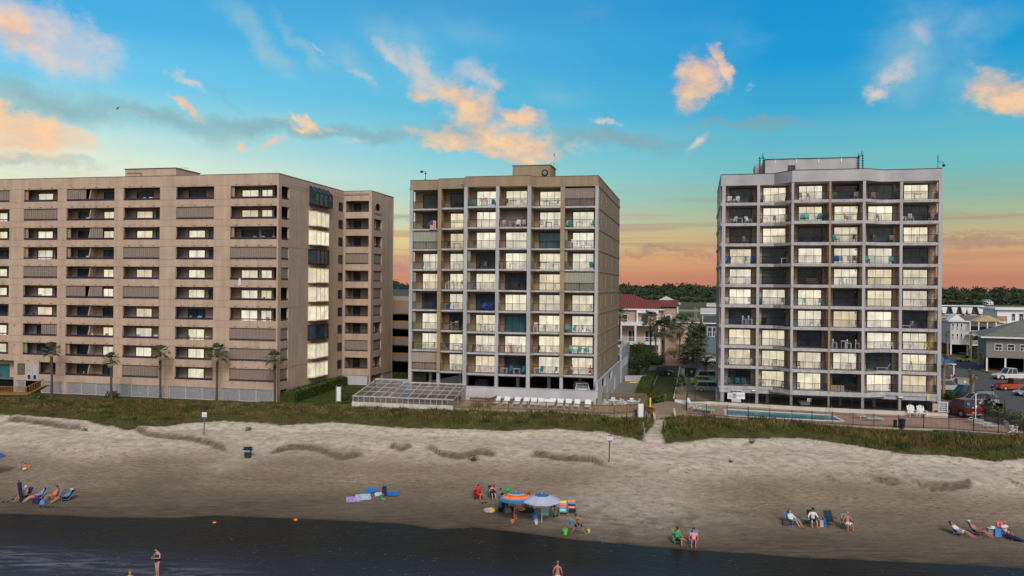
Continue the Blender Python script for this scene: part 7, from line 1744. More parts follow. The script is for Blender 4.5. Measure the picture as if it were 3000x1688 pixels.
# joints: pel, wai, che, nec, hea, then side lists sh, el, wr, hip, kn, an  (facing -y)
POSE = {
 'stand': dict(pel=(0,0,.93), wai=(0,0,1.07), che=(0,0,1.27), nec=(0,0,1.44), hea=(0,-.03,1.6), el=((-.25,.04,1.13),(.25,.04,1.13)), wr=((-.26,-.05,.9),(.26,-.05,.9)), kn=((-.11,-.03,.5),(.11,-.03,.5)), an=((-.11,.03,.08),(.11,.03,.08))),
 'phone': dict(pel=(0,0,.93), wai=(0,0,1.07), che=(0,.01,1.27), nec=(0,0,1.44), hea=(-.02,-.07,1.58), el=((-.24,-.05,1.12),(.24,-.04,1.12)), wr=((-.13,-.26,1.22),(.0,-.25,1.15)), kn=((-.07,-.03,.5),(.08,-.04,.5)), an=((-.08,.03,.08),(.06,.03,.08))),
 'sit': dict(pel=(0,.05,.27), wai=(0,.12,.38), che=(0,.22,.57), nec=(0,.3,.75), hea=(0,.27,.92), el=((-.29,.08,.45),(.29,.08,.45)), wr=((-.25,-.15,.42),(.25,-.15,.42)), kn=((-.13,-.42,.42),(.13,-.42,.42)), an=((-.13,-.75,.07),(.13,-.75,.07))),
 'lie': dict(pel=(0,.05,.25), wai=(0,.17,.33), che=(0,.36,.47), nec=(0,.5,.6), hea=(0,.58,.74), el=((-.28,.18,.38),(.28,.18,.38)), wr=((-.12,-.02,.45),(.12,-.02,.45)), kn=((-.12,-.42,.36),(.12,-.45,.33)), an=((-.14,-.84,.07),(.12,-.86,.07))),
 'read': dict(pel=(0,.05,.27), wai=(0,.1,.4), che=(0,.16,.6), nec=(0,.2,.77), hea=(0,.12,.93), el=((-.27,-.02,.5),(.27,-.02,.5)), wr=((-.1,-.24,.66),(.1,-.24,.66)), kn=((-.13,-.42,.42),(.13,-.42,.42)), an=((-.11,-.7,.07),(.13,-.72,.07))),
 'cross': dict(pel=(0,.05,.27), wai=(0,.1,.4), che=(0,.17,.6), nec=(0,.22,.77), hea=(0,.2,.94), el=((-.34,.1,.72),(.29,.02,.45)), wr=((-.2,.06,.95),(.25,-.2,.42)), kn=((.05,-.42,.5),(.12,-.42,.42)), an=((.38,-.52,.42),(.08,-.62,.07))),
 'upright': dict(pel=(0,.0,.46), wai=(0,.03,.6), che=(0,.06,.82), nec=(0,.06,1.0), hea=(0,.02,1.16), el=((-.32,.0,.68),(.32,.0,.68)), wr=((-.33,-.22,.6),(.33,-.22,.6)), kn=((-.17,-.42,.48),(.17,-.42,.48)), an=((-.18,-.48,.08),(.18,-.48,.08))),
 'bend': dict(pel=(0,.12,.9), wai=(.05,.02,1.03), che=(.1,-.16,1.16), nec=(.14,-.3,1.24), hea=(.17,-.42,1.2), el=((-.08,-.3,.95),(.34,-.28,.93)), wr=((-.08,-.38,.7),(.36,-.4,.62)), kn=((-.12,.03,.48),(.14,.0,.48)), an=((-.14,.1,.08),(.16,.08,.08))),
 'dig': dict(pel=(0,.05,.8), wai=(-.03,.0,.94), che=(-.08,-.06,1.12), nec=(-.12,-.12,1.28), hea=(-.17,-.2,1.4), el=((-.3,-.1,.98),(.13,-.1,.98)), wr=((-.1,-.22,.78),(.12,-.26,.78)), kn=((-.28,-.05,.46),(.26,.02,.46)), an=((-.5,.02,.07),(.52,.14,.07))),
 'squat': dict(pel=(0,.12,.3), wai=(0,.06,.42), che=(0,-.04,.6), nec=(0,-.1,.76), hea=(0,-.16,.9), el=((-.24,-.22,.5),(.24,-.22,.5)), wr=((-.14,-.42,.3),(.14,-.42,.3)), kn=((-.2,-.22,.45),(.2,-.22,.45)), an=((-.16,.08,.07),(.16,.08,.07))),
}
def lerp(a, b, t): return tuple(a[i]+(b[i]-a[i])*t for i in range(3))
def person(X, Y, z, rz_, pose, label, skin='skin', hairm='hair_b', shirt=None, shorts=None, suit=None, hat=None, scale=1.0, longhair=False, sleeves=1, build=1.0, group=None, item=None):
    P = POSE[pose]; pel, wai, che, nec, hea = (Vector(P[k]) for k in ('pel','wai','che','nec','hea'))
    V = []; E = []
    def v(p, r, par=None, r2=None):
        V.append((*p, r) if r2 is None else (*p, r, r2)); i = len(V)-1
        if par is not None: E.append((par, i))
        return i
    bd = build
    up = (nec-che).normalized()
    a = v(pel, .125*bd, None, .11*bd); b = v(wai, .115*bd, a, .10*bd); c = v(che, .13*bd, b, .105*bd); c2 = v(lerp(che, nec, .62), .085, c); n = v(lerp(nec, hea, .18), .052, c2); n2 = v(lerp(nec, hea, .5), .055, n)
    hv = (hea-nec).normalized(); j = v(hea-hv*.0, .078, n2, .088); t = v(hea+hv*.075, .07, j, .08)
    side = Vector((1,0,0)); fwd = side.cross(hv); fwd = -fwd if fwd.y > 0 else fwd
    nose = v(hea+fwd*.105-hv*.01, .013, j)
    for s in (-1, 1): v(hea+side*s*.088-hv*.005, .016, j)
    sh_, hp_ = [], []
    for s in (0, 1):
        sg = -1 if s == 0 else 1
        shp = lerp(che, nec, .55); shp = (shp[0]+sg*.155, shp[1], shp[2]); el, wr = P['el'][s], P['wr'][s]; sh_.append(shp)
        q = v(shp, .055*bd, c2); q = v(lerp(shp, el, .5), .046*bd, q); q = v(el, .037, q); q = v(lerp(el, wr, .35), .038, q); q = v(wr, .025, q)
        d = (Vector(wr)-Vector(el)).normalized(); o_ = d.cross(side); o_ = o_.normalized() if o_.length > .1 else Vector((0,0,1))
        pm = v(Vector(wr)+d*.07, .03, q, .018)
        for k in range(4):
            off = side*(k-1.5)*.017; L_ = (.07,.08,.075,.058)[k]; k1 = v(Vector(wr)+d*.1+off, .0095, pm); k2 = v(Vector(wr)+d*(.1+L_*.5)+off-o_*.01, .0085, k1); v(Vector(wr)+d*(.1+L_*.9)+off-o_*.03, .0075, k2)
        th = v(Vector(wr)+d*.05-side*sg*.032, .011, pm); v(Vector(wr)+d*.085-side*sg*.048-o_*.012, .009, th)
        hpv = (pel[0]+sg*.09, pel[1], pel[2]-.03); kn, an = P['kn'][s], P['an'][s]; hp_.append(hpv)
        q = v(hpv, .092*bd, a); q = v(lerp(hpv, kn, .5), .078*bd, q); q = v(kn, .055, q); q = v(lerp(kn, an, .35), .055, q); q = v(an, .034, q)
        kd = Vector(kn)-Vector(an); fd = Vector((0,-1,0)); v((an[0]+fd.x*.07, an[1]+fd.y*.07, an[2]-.03), .034, q); q = v((an[0]+fd.x*.15, an[1]+fd.y*.15, an[2]-.045), .026, len(V)-1)
    body = skin_obj('person', V, E, M[skin]); body.location = (X, Y, z); body.rotation_euler = (0,0,rz_); body.scale = (scale,)*3; tag(body, label, 'person', group)
    # hair, hat, clothes
    hb = hea-fwd*.025+hv*.04; mb = MB(); mb.ball(hb, (.095,.1,.098), 10, 7)
    if longhair: mb.tube([hb-fwd*.05, hea-fwd*.1-hv*.12, hea-fwd*.1-hv*.25], [.07,.06,.03], 7)
    # cut the face opening
    mb.v = [tuple(Vector(p) if (Vector(p)-hea).dot(fwd) < .045 or (Vector(p)-hea).dot(hv) > .07 else Vector(p)-fwd*((Vector(p)-hea).dot(fwd)-.045)) for p in mb.v]
    mb.build('hair', M[hairm], body, smooth=True)
    e = MB()
    for s in (-1, 1): e.ball(hea+fwd*.083+side*s*.033+hv*.012, (.012,.008,.009), 6, 4)
    e.build('eyes', M['dark'], body)
    e = MB(); e.ball(hea+fwd*.082-hv*.055, (.022,.006,.006), 6, 4); e.build('mouth', M['skin2'], body)
    if hat:
        kind, hm = hat; mb = MB(); cc = hea+hv*.06-fwd*.01; mb.ball(cc+hv*.02, (.105,.11,.085), 12, 6)
        if kind == 'cap': p = cc+fwd*.13; mb.hexa([tuple(p+side*x+fwd*y+hv*zz) for zz in (-.01,.01) for x, y in ((-.07,-.05),(.07,-.05),(.05,.06),(-.05,.06))])
        else: mb.lathe([(.09,0),(.2,-.01),(.2,.01),(.09,.02)], cc-hv*.005, 14)
        mb.build('hat', M[hm], body, smooth=False)
    def cloth(nm, chain, m, branches=(), k=1.0):
        VV = []; EE = []
        for i, (p, r) in enumerate(chain):
            VV.append((*p, r)); 
            if i: EE.append((i-1, i))
        for root, br in branches:
            prev = root
            for p, r in br: VV.append((*p, r)); EE.append((prev, len(VV)-1)); prev = len(VV)-1
        skin_obj(nm, VV, EE, M[m], body)
    torso = [(lerp(pel, wai, .1), .155*bd), (wai, .155*bd), (che, .18*bd), (lerp(che, nec, .62), .125)]
    if shirt:
        br = [(3, [(sh_[i], .085*bd), (lerp(sh_[i], P['el'][i], .6), .075*bd)]+([(P['el'][i], .06), (lerp(P['el'][i], P['wr'][i], .85), .05)] if sleeves == 2 else [])) for i in (0,1)]
        cloth('shirt', torso, shirt, br if sleeves else ())
    if shorts: cloth('shorts', [(lerp(pel, wai, .6), .155*bd), (pel, .17*bd)], shorts, [(1, [(hp_[i], .14*bd), (lerp(hp_[i], P['kn'][i], .45), .13*bd), (lerp(hp_[i], P['kn'][i], .8), .11*bd)]) for i in (0,1)])
    if suit: cloth('swimsuit', [(lerp(pel, Vector(pel)-up*.12, .5), .15*bd), (pel, .175*bd), (wai, .16*bd), (che, .185*bd), (lerp(che, nec, .35), .15*bd)] if suit[1] == 'one' else [(pel, .162*bd), (lerp(pel, wai, .4), .14*bd)], suit[0])
    if suit and suit[1] == 'two': cloth('bikini_top', [(lerp(wai, che, .8), .148*bd), (lerp(che, nec, .12), .155*bd)], suit[0])
    if item == 'phone':
        p = (Vector(P['wr'][0])+Vector(P['wr'][1]))/2+Vector((-.06,-.12,.05)); mb = MB(); mb.box(p.x-.04,p.x+.04,p.y-.01,p.y+.01,p.z-.05,p.z+.1); w = mb.build('smartphone', M['blackplast']); w.matrix_world = body.matrix_basis; w.location = body.location; w.rotation_euler = body.rotation_euler; w.scale = body.scale; tag(w, 'dark phone held by the wading woman', 'phone')
    return body

def beach_chair(X, Y, z, rz_, m, label, hi=False, frame='greyf', recl=0., stripes=None, pose_h=.22):
    o = empty('beach_chair', (X, Y, z), rz_, label, 'beach chair'); sh = .42 if hi else .2
    a = MB(); a.hexa([(-.27,-.25,sh),(.27,-.25,sh),(.27,.25,sh-.06),(-.27,.25,sh-.06),(-.27,-.25,sh+.025),(.27,-.25,sh+.025),(.27,.25,sh-.035),(-.27,.25,sh-.035)]); a.build('seat', M[m], o)
    t = .68 if not hi else .62; dy = .32+recl*.6
    n = len(stripes) if stripes else 1
    for i in range(n):
        q0, q1 = i/n, (i+1)/n; p = lambda q: (.25+dy*q, sh-.04+t*q*(1-.35*recl)); (y0,z0),(y1,z1) = p(q0), p(q1)
        a = MB(); a.hexa([(-.27,y0,z0),(.27,y0,z0),(.27,y0+.03,z0),(-.27,y0+.03,z0),(-.27,y1,z1),(.27,y1,z1),(.27,y1+.03,z1),(-.27,y1+.03,z1)]); a.build('backrest', M[stripes[i] if stripes else m], o)
    y1, z1 = .25+dy, sh-.04+t*(1-.35*recl)
    for s in (-.29,.29):
        a = MB(); a.tube([(s,.25,sh-.05),(s,y1,z1)], .018, 5); a.tube([(s,-.27,sh),(s,.27,sh-.06)], .018, 5); a.build('frame', M[frame], o)
        for y0, y2 in ((-.22,-.3),(.2,.4)): a = MB(); a.tube([(s,y0,sh),(s,y2,-.04)], .016, 5); a.build('leg', M[frame], o)
        a = MB(); a.box(s-.035,s+.035,-.28,.3,sh+.2,sh+.23); a.tube([(s,-.25,sh),(s,-.25,sh+.2)], .014, 4); a.build('armrest', M[frame], o)
    return o
def at(px, py): return GT(px, py)
def seat(px, py, rz_, pose, chair_m, chair_lab, person_lab, hi=False, recl=0., frame='greyf', stripes=None, **k):
    """px,py: ground point under the seat"""
    X, Y, z = at(px, py); beach_chair(X, Y, z, rz_, chair_m, chair_lab, hi, frame, recl, stripes)
    if person_lab: person(X, Y, z, rz_, pose, person_lab, **k)
GL = dict(group=None)
# --- far left group
seat(72,1464,R(-25),'read','navy','navy beach chair of the white capped reader at far left','person in white cap sitting hunched in the navy chair at far left', skin='skin2', hat=('cap','whitef'), shorts='navy', hairm='hair_g')
seat(106,1465,R(-38),'lie','skyf','pale blue reclined chair second from left in the far left group','reclining person in blue top and pink shorts in the far left group', recl=.35, shirt='skyf', shorts='pinkf', sleeves=0, longhair=True)
seat(156,1464,R(-38),'sit','greyf','striped grey chair third from left in the far left group','person in coral shirt with dark hair seated in the far left group', recl=.1, skin='skin3', shirt='coral', sleeves=0, shorts='orange')
seat(186,1468,R(-42),'lie','navy','dark canopied lounge chair at the right of the far left group','reclining person in blue shirt and white cap at the right of the far left group', recl=.35, skin='skin3', shirt='skyf', hat=('cap','whitef'), shorts='blackplast')
X, Y, z = at(56,1472); mb = MB(); mb.tube([(.2,0,0),(0,0,1.5)], [.1,.16], 8); mb.tube([(0,0,1.5),(-.04,0,1.75)], [.06,.02], 6); tag(mb.build('closed_umbrella', M['navy'], None, (X,Y,z)), 'closed navy umbrella propped upright at the left of the far left group', 'umbrella')
def bag(px, py, w, d, hh, m, lab, name='beach_bag', cat='bag'):
    X, Y, z = at(px, py); o = empty(name, (X, Y, z), random.uniform(-.4,.4), lab, cat); mb = MB(); mb.hexa([(-w/2,-d/2,0),(w/2,-d/2,0),(w/2,d/2,0),(-w/2,d/2,0),(-w*.42,-d*.3,hh),(w*.42,-d*.3,hh),(w*.42,d*.3,hh),(-w*.42,d*.3,hh)]); mb.build('bag_body', M[m], o)
    mb = MB(); mb.tube([(-w*.25,0,hh),(-w*.2,0,hh*1.3),(w*.2,0,hh*1.3),(w*.25,0,hh)], .012, 4); mb.build('handle', M[m], o)
bag(108,1474,.6,.4,.35,'navy','dark navy cooler bag between the chairs of the far left group'); bag(124,1476,.35,.3,.25,'skyf','small pale blue bag right of the navy cooler bag')
for i, (px, py, lab) in enumerate(((10,1472,'pair of dark sandals lying farthest left on the sand'),(38,1464,'dark sandals left of the navy umbrella'),(119,1486,'black sandals in front of the coral shirted person'),(142,1487,'black sandals in front of the reclined person in blue'))):
    X, Y, z = at(px, py); mb = MB(); mb.ball((0,0,.03), (.08,.17,.045), 8, 4); mb.ball((.28,.08,.03), (.08,.17,.045), 8, 4); tag(mb.build('sandals', M['blackplast'], None, (X,Y,z)), lab, 'sandals')
def umbrella(px, py, hgt, r, mats, lab, tilt=0., pm='whiteplast', X=None):
    if X is None: X, Y, z = at(px, py)
    o = empty('beach_umbrella', (X, Y, z), 0, lab, 'beach umbrella'); n = 8; rings = [(0,0)]+[(r*q, -.34*r*q**1.6) for q in mats[0]]
    if rings[-1][0] < r: pass
    top = Vector((math.sin(tilt)*hgt*0, 0, hgt))
    def pt_(i, k): rr, dz = rings[i]; a = 2*math.pi*(k+.5)/n; return (rr*math.cos(a), rr*math.sin(a)*1.0, hgt+dz)
    for i in range(len(rings)-1):
        c = MB()
        for k in range(n):
            if i == 0: c.add([pt_(0,0), pt_(1,k), pt_(1,k+1)], [(0,1,2)])
            else: c.add([pt_(i,k), pt_(i+1,k), pt_(i+1,k+1), pt_(i,k+1)], [(0,1,2,3)])
        if i == len(rings)-2:
            for k in range(n): p, q = pt_(i+1,k), pt_(i+1,k+1); c.add([p, q, (q[0],q[1],q[2]-.07), (p[0],p[1],p[2]-.07)], [(0,1,2,3)])
        c.build('canopy_ring', M[mats[1][i]], o)
    c = MB()
    for k in range(n): c.tube([(0,0,hgt-.02), pt_(len(rings)-1,k)], .01, 3)
    c.build('ribs', M['alu'], o); c = MB(); c.tube([(0,0,-.3),(0,0,hgt+.08)], .022, 6); c.build('pole', M[pm], o)
    if tilt: o.rotation_euler = (tilt, 0, 0)
M['lav'] = mat('pale lavender canopy cloth', (.42,.46,.62), .7, .05); M['umbor'] = mat('orange umbrella cloth', (.85,.15,.03), .7, .06); M['umbbl'] = mat('blue umbrella cloth', (.02,.16,.42), .7, .06)
umbrella(1587,1530,2.05,1.42,((.4,1.0),('umbbl','lav')),'pale lavender beach umbrella with a blue centre on a white pole', R(0))
umbrella(1512,1521,1.95,1.45,((.16,.28,.38,.42,.66,.69,.82,.86,1.0),('umbbl','skyf','teal','whitef','umbor','whitef','umbor','teal','umbbl')),'orange beach umbrella with teal, blue and white rings', R(-3))
umbrella(-42,1396,2.2,1.5,((.4,1.0),('skyf','umbbl')),'blue beach umbrella cut off by the left edge of the picture')
# kids
X, Y, z = at(56,1377); person(X, Y, z, R(60), 'bend', 'small child in red cap and blue vest bending over at far left', scale=.62, shirt='skyf', hat=('cap','red'), sleeves=0)
X, Y, z = at(72,1380); person(X, Y, z, R(160), 'squat', 'small child with bare back and striped shorts squatting beside the red capped child', scale=.66, skin='skin2', shorts='whitef')
X, Y, z = at(85,1372); mb = MB(); mb.lathe([(0,0),(.12,0),(.17,.25)], n=10); mb.ball((-.2,.1,.1), (.14,.1,.1)); tag(mb.build('sand_toy', M['orange'], None, (X,Y,z)), 'orange sand toys beside the squatting child', 'toy')
# towels and bags
def towel(px, py, w, d, m, lab, rz_=.2, name='beach_towel', bump=.03):
    X, Y, z = at(px, py); mb = MB(); n = 6
    vs = [((i/n-.5)*w, (j/n-.5)*d, 0) for j in range(n+1) for i in range(n+1)]; out = []
    for x, y, _ in vs:
        c, s = math.cos(rz_), math.sin(rz_); gx, gy = X+x*c-y*s, Y+x*s+y*c; out.append((x, y, max(h(gx,gy)-z+.03, -.2)+random.uniform(0, bump)))
    mb.add(out, [(j*(n+1)+i, j*(n+1)+i+1, (j+1)*(n+1)+i+1, (j+1)*(n+1)+i) for j in range(n) for i in range(n)])
    tag(mb.build(name, M[m], None, (X, Y, z), rz_), lab, 'towel')
towel(1036,1464,1.15,1.5,'purple','purple and white patterned towel lying on the sand left of centre'); towel(1064,1458,1.2,1.6,'bluetow','blue and white patterned towel beside the purple one')
towel(1109,1450,.6,1.0,'whitef','small white towel beside the upright navy bag'); towel(1088,1441,.9,1.1,'bluecl','bright blue cloth behind the blue and white towel', bump=.12); towel(1150,1449,.9,1.1,'bluecl','bright blue cloth at the right end of the towels', bump=.12)
bag(1126,1453,.4,.3,.75,'navy','tall upright navy bag standing among the towels')
def bucket(px, py, m, lab, s=1.):
    X, Y, z = at(px, py); o = empty('sand_bucket', (X,Y,z), 0, lab, 'bucket'); mb = MB(); mb.lathe([(0,0),(.11*s,0),(.16*s,.26*s),(.15*s,.26*s),(.1*s,.02)], n=12); mb.build('pail', M[m], o); mb = MB(); mb.tube([(-.15*s,0,.26*s),(-.1*s,0,.38*s),(.1*s,0,.38*s),(.15*s,0,.26*s)], .01, 4); mb.build('handle', M['whiteplast'], o)
bucket(1118,1460,'green','small green bucket below the white towel'); bucket(1122,1472,'green','green sand toy at the bottom of the towel group', .8); bucket(1656,1566,'lime','bright lime bucket beside the digging boy', 1.15); bucket(1725,1560,'yellow','small yellow toy right of the digging boy', .7); bucket(1674,1536,'skyf','small blue toy behind the digging boy', .9); bucket(1500,1533,'orange','orange and blue toys in front of the orange umbrella', .7); bucket(1571,1536,'whitef','clear plastic pail left of the white umbrella pole', .9)
for px, py, lab in ((628,1534,'small orange float at the waterline left'),(866,1525,'small orange ball at the waterline left of centre')):
    X, Y, z = at(px, py); mb = MB(); mb.ball((0,0,.05), (.16,.12,.1)); tag(mb.build('float_toy', M['orange'], None, (X,Y,z)), lab, 'toy')
# --- centre group
seat(1401,1462,R(8),'cross','red','red reclined beach chair left of the centre group','person reclining with crossed legs in the red beach chair', recl=.15, frame='frame', skin='skin2', shirt='red', shorts='red')
seat(1443,1458,R(12),'read','navy','navy beach chair right of the red one','woman in black dress sitting in the navy chair near the centre', suit=('blackplast','one'), shorts='blackplast', skin='skin', hairm='hair_l', longhair=True)
X, Y, z = at(1466,1494); person(X, Y, z, R(70), 'stand', 'person standing half hidden behind the loaded beach cart', scale=.95, skin='skin3', shorts='brownwick', hairm='hair_b')
def cart(px, py):
    X, Y, z = at(px, py); o = empty('beach_cart', (X,Y,z), .3, 'folded dark teal beach cart piled upright left of the orange umbrella', 'beach cart')
    mb = MB(); mb.hexa([(-.3,-.2,.15),(.3,-.2,.15),(.3,.2,.15),(-.3,.2,.15),(-.38,-.12,1.35),(.12,-.12,1.35),(.12,.12,1.35),(-.38,.12,1.35)]); mb.build('cart_bag', M['navy2'], o)
    mb = MB(); mb.tube([(-.3,-.22,.1),(-.42,-.16,1.5)], .05, 6); mb.tube([(.1,-.25,.1),(-.05,-.2,1.4)], .06, 6); mb.build('frame', M['teal'], o)
    mb = MB(); mb.ball((.3,.1,1.5), (.22,.15,.2), 9, 6, 0, .3); mb.ball((.1,.1,1.62), (.14,.1,.12), 9, 6, 0, .3); mb.build('green_sack', M['green'], o)
    for x in (-.35,.45): mb = MB(); mb.lathe([(0,-.05),(.2,-.05),(.2,.05),(0,.05)], n=14); w = mb.build('wheel', tyre, o, (x,-.25,.18)); w.rotation_euler = (R(90),0,0)
cart(1477,1497)
bag(1487,1500,.5,.4,.3,'greyf','grey camouflage bag at the foot of the beach cart')
X, Y, z = at(1509,1496); person(X, Y, z, 0, 'stand', 'person mostly hidden behind the orange umbrella, only the head showing', scale=.98, hairm='hair_l', shorts='navy', shirt='coral')
X, Y, z = at(1549,1490); person(X, Y, z, R(30), 'upright', 'person in red and white sitting behind and between the two umbrellas', scale=.95, shirt='red', shorts='whitef', hat=('cap','red')); beach_chair(X, Y, z, R(30), 'red', 'red beach chair between the two umbrellas', True)
X, Y, z = at(1619,1510); person(X, Y, z, R(-25), 'bend', 'shirtless man in dark shorts bending beside the lavender umbrella', skin='skin3', shorts='navy', scale=1.06)
for (px, py, st, lab) in ((1650,1506,('turq','teal','pinkf','orange','yellow'),'rainbow striped beach chair standing empty right of the umbrellas'),(1676,1504,('navy','orange','navy','skyf','orange'),'navy and orange patterned empty beach chair right of the rainbow one')):
    X, Y, z = at(px, py); beach_chair(X, Y, z, 0, st[0], lab, False, 'greyf', .0, st)
X, Y, z = at(1434,1500); mb = MB(); N1, N2 = 16, 8
vs = [((.34+.12*math.cos(2*math.pi*j/N2))*math.cos(2*math.pi*i/N1), (.34+.12*math.cos(2*math.pi*j/N2))*math.sin(2*math.pi*i/N1), .12+.12*math.sin(2*math.pi*j/N2)) for i in range(N1) for j in range(N2)]
for i in range(N1): mb.add([vs[(i%N1)*N2+j] for j in range(N2)]+[vs[((i+1)%N1)*N2+j] for j in range(N2)], [(j,(j+1)%N2,N2+(j+1)%N2,N2+j) for j in range(N2)], (i//3) % 2)
tag(mb.build('swim_ring', [M['yellow'], M['purple']], None, (X,Y,z), .2), 'yellow swim ring with purple patches lying left of the orange umbrella', 'swim ring')
X, Y, z = at(1537,1500); mb = MB(); mb.prism([(-.75,-.2),(.45,-.27),(.7,-.12),(.75,0),(.7,.12),(.45,.27),(-.75,.2)], .05, .12); mb.prism([(-.75,-.19),(-.1,-.22),(.0,0),(-.1,.22),(-.75,.19)], .122, .14, 1); mb.prism([(-.2,-.05),(.05,-.1),(.05,.1),(-.2,.05)], .142, .15, 2); o = mb.build('body_board', [M['blackplast'], M['orange'], M['yellow']], None, (X,Y,z+.1), R(170)); o.rotation_euler = (R(24),0,R(-12)); tag(o, 'black body board with orange and yellow tail on the sand', 'body board')
X, Y, z = at(1506,1530); mb = MB(); mb.tube([(0,0,-.2),(.02,0,1.0)], .03, 5); mb.hexa([(.02,-.04,.55),(.35,-.04,.65),(.35,.04,.65),(.02,.04,.55),(.02,-.04,.98),(.3,-.04,.95),(.3,.04,.95),(.02,.04,.98)], 1); tag(mb.build('toy_shovel', [M['umbor'], M['navy2']], None, (X,Y,z)), 'orange stake with dark pennant below the orange umbrella', 'stake')
for (px, py, m, w, lab) in ((1580,1506,'greyf',.7,'grey cooler under the lavender umbrella'),(1598,1508,'turq',.5,'pale green bag under the lavender umbrella'),(1567,1522,'skyf',.3,'small blue bag left of the lavender umbrella pole')): bag(px, py, w, .4, .4, m, lab)
for (px, py, lab) in ((1413,1475,'dark sandals right of the red beach chair'),(1623,1513,'dark sandals by the feet of the bending man')):
    X, Y, z = at(px, py); mb = MB(); mb.ball((0,0,.03), (.1,.2,.05), 8, 4); mb.ball((.25,.1,.03), (.1,.2,.05), 8, 4); tag(mb.build('sandals', M['blackplast'], None, (X,Y,z)), lab, 'sandals')
X, Y, z = at(1694,1567); person(X, Y, z, R(-5), 'dig', 'shirtless boy in black shorts striding wide beside the lime bucket', skin='skin3', shorts='navy', scale=.98)
# --- pair right of centre
seat(1986,1594,R(5),'cross','green','green beach chair of the left person in the pair near the water','person in green and black with one arm raised, left of the pair near the water', skin='skin2', shirt='green', shorts='blackplast', hat=('cap','navy2'), hairm='hair_b')
seat(2032,1596,R(-12),'sit','skyf','blue and red beach chair of the right person in the pair near the water','woman in pink and white top, right of the pair near the water', skin='skin2', shirt='pinkw', longhair=True, stripes=('red','red','coral','skyf'))
# --- right group of three with an empty chair
seat(2322,1537,R(28),'sit','teal','bright blue chair at the left of the right hand group','woman in white shirt seated at the left of the right hand group', shirt='whitef', shorts='teal', sleeves=2, longhair=True, hairm='hair_l', stripes=('skyf','umbbl'))
seat(2381,1541,R(-4),'upright','navy2','dark folding chair under the woman in open white shirt','woman in open white shirt and dark visor in the right hand group', hi=True, frame='frame', shirt='whitef', shorts='blackplast', sleeves=2, hat=('cap','blackplast'), skin='skin')
X, Y, z = at(2433,1543); beach_chair(X, Y, z, R(4), 'navy2', 'empty dark navy folding chair in the right hand group', True, 'frame')
seat(2483,1553,R(3),'upright','greyf','folding chair under the shirtless man in white shorts','shirtless sunburnt man in white shorts in the right hand group', hi=True, frame='frame', skin='skin2', shorts='whitef', hairm='hair_g', build=1.2)
X, Y, z = at(2361,1541); o = empty('side_table', (X,Y,z), 0, 'small dark side table left of the woman in open white shirt', 'table'); mb = MB(); mb.lathe([(0,.5),(.28,.5),(.28,.53),(0,.53)], n=12); mb.build('tabletop', M['greyf'], o); mb = MB(); mb.tube([(-.15,0,0),(.1,0,.5)], .015, 4); mb.tube([(.15,0,0),(-.1,0,.5)], .015, 4); mb.build('leg', M['frame'], o)
bag(2405,1543,.3,.25,.45,'tanf','tan bag left of the empty navy folding chair'); bag(2414,1542,.3,.3,.6,'blue','blue cooler bag left of the empty navy folding chair'); bag(2303,1538,.5,.5,.35,'blackplast','black round bag behind the bright blue chair')
# --- far right group
seat(2812,1568,R(42),'lie','navy','navy low chair at the left of the far right group','person in white shirt reclining at the left of the far right group', shirt='whitef', sleeves=2, shorts='whitef', skin='skin2', recl=.2, hairm='hair_b')
seat(2866,1567,R(38),'lie','navy','navy low chair in the middle of the far right group','woman in red bikini and white cap reclining in the far right group', suit=('coral','two'), skin='skin2', hat=('cap','whitef'), longhair=True, recl=.2)
seat(2946,1572,R(5),'read','coral','coral low chair with rounded back in the far right group','person in white and teal striped shirt reading in the far right group', shirt='whitef', shorts='pinkw', skin='skin2', hairm='hair_g', frame='frame')
bag(2925,1571,.55,.3,.5,'skyf','pale blue tote bag left of the person in striped shirt'); bag(2905,1566,.5,.35,.4,'greyf','dark basket with a straw hat on top in the far right group', 'basket', 'basket')
X, Y, z = at(2907,1565); mb = MB(); mb.lathe([(.3,0),(.16,.02),(.14,.13),(0,.15)], n=14); tag(mb.build('sun_hat', M['whitef'], None, (X,Y,z+.42)), 'pale sun hat lying on the dark basket', 'hat')
X, Y, z = at(2982,1587); mb = MB(); mb.tube([(.35,-.35,.1),(0,0,.18),(-.4,.5,.25),(-.5,.6,.26)], [.04,.14,.16,.03], 8); tag(mb.build('closed_umbrella', M['navy'], None, (X,Y,z)), 'closed navy umbrella bag lying at the right end of the far right group', 'umbrella')
# --- waders
X, Y = G(461,1689,WZ); person(X, Y, WZ-.02, R(-25), 'phone', 'woman in black swimsuit wading and looking at her phone at bottom left', suit=('blackplast','one'), skin='skin', hairm='hair_b', item='phone')
X, Y = G(1633,1730,WZ-.1); person(X, Y, WZ-.12, R(175), 'stand', 'fair haired boy in pale blue shorts wading with his back turned', shorts='lav', skin='skin2', hairm='hair_l', scale=.98)
X, Y = G(380,1775,WZ-.3); person(X, Y, WZ-.12, R(40), 'stand', 'person at the bottom edge, only head and bright blue shoulder showing', shirt='blue', shorts='navy', hairm='hair_l', scale=1.02)
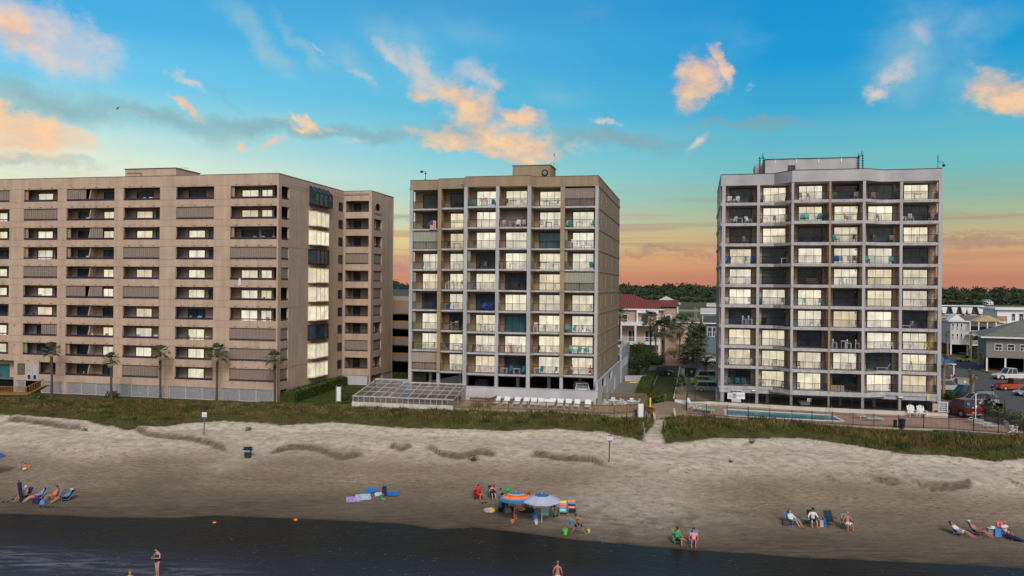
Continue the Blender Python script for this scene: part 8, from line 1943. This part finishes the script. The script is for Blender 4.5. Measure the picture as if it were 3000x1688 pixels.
# --- car park people
for (px, py, m, lab) in ((2786,1115,'pinkw','person in pale pink seated on the low wall behind the silver van'),(2797,1112,'brownwick','person in dark brown seated beside the one in pale pink')):
    X, Y = G(px, py, GZ); person(X, Y, GZ, R(200), 'upright', lab, shirt=m, shorts='navy', scale=1.0)
    mb = MB(); mb.box(-.3,.3,-.2,.25,0,.4); tag(mb.build('stool', M['conc'], None, (X,Y,GZ)), 'low block under the '+('left' if px < 2790 else 'right')+' seated person in the car park', 'seat')
X, Y = G(2908,1157,GZ); person(X, Y, GZ, R(160), 'stand', 'person in dark blue walking across the car park', shirt='navy', shorts='navy', sleeves=2)
X, Y = FM.world(-3.3, .8); person(X, Y, MT-MP*8+.01, -TH, 'upright', 'left person seated on the lowest right balcony of the middle block', shirt='whitef', shorts='navy', skin='skin2')
X, Y = FM.world(-.9, .8); person(X, Y, MT-MP*8+.01, -TH, 'upright', 'right person seated on the lowest right balcony of the middle block', shirt='coral', shorts='navy', skin='skin2')
# ============================================================ bin and beach signs
X, Y, z = at(726,1341); o = empty('trash_can', (X,Y,z), 0, 'dark green round trash can lettered in white on the upper sand', 'trash can')
M['binc'] = mat('dark blue green bin plastic', (.012,.04,.05), .5, .1)
mb = MB(); mb.lathe([(0,0),(.29,0),(.36,.9),(.40,.92),(.40,.98),(.34,.98),(.33,.8)], n=20); mb.build('bin_body', M['binc'], o, smooth=False)
for s in (-1,1): mb = MB(); mb.box(s*.36,s*.47,-.1,.1,.72,.82); mb.build('handle', M['binc'], o)
text('TRASH', .21, M['whiteplast'], o, (0,-.372,.66), (R(85),0,0))
for (px, pb, ptp, top, lab) in ((597,1272,1208,'STOP','white sign with red lettering on a grey post at the left dune edge'),(1784,1355,1275,'NO','sign with red lettering and blue bands on a rusty post, right of centre')):
    X, Y, z = at(px, pb); hh = (pb-ptp)*Y/F_; o = empty('dune_sign', (X,Y,z), 0, lab, 'sign', 'signs along the dune edge')
    mb = MB(); mb.tube([(0,.03,-.3),(.06,.03,hh)], .06, 6); mb.build('post', M['wood'] if px < 1000 else M['red'] if False else mat('rusty post', (.13,.05,.03), .8), o)
    w = .24; x0 = .06; sh = .56
    mb = MB(); mb.box(x0-w,x0+w,-.06,-.035,hh-sh,hh); mb.build('panel', signw, o)
    mb = MB(); mb.box(x0-w+.01,x0+w-.01,-.066,-.061,hh-sh,hh-sh+.09)
    if px > 1000: mb.box(x0-w+.01,x0+w-.01,-.066,-.061,hh-.1,hh-.01)
    mb.build('colour_band', blueink, o)
    q = scrawl(3, .38, .3, redink, o, -.0615, hh-.27, int(px)); q.location.x = x0
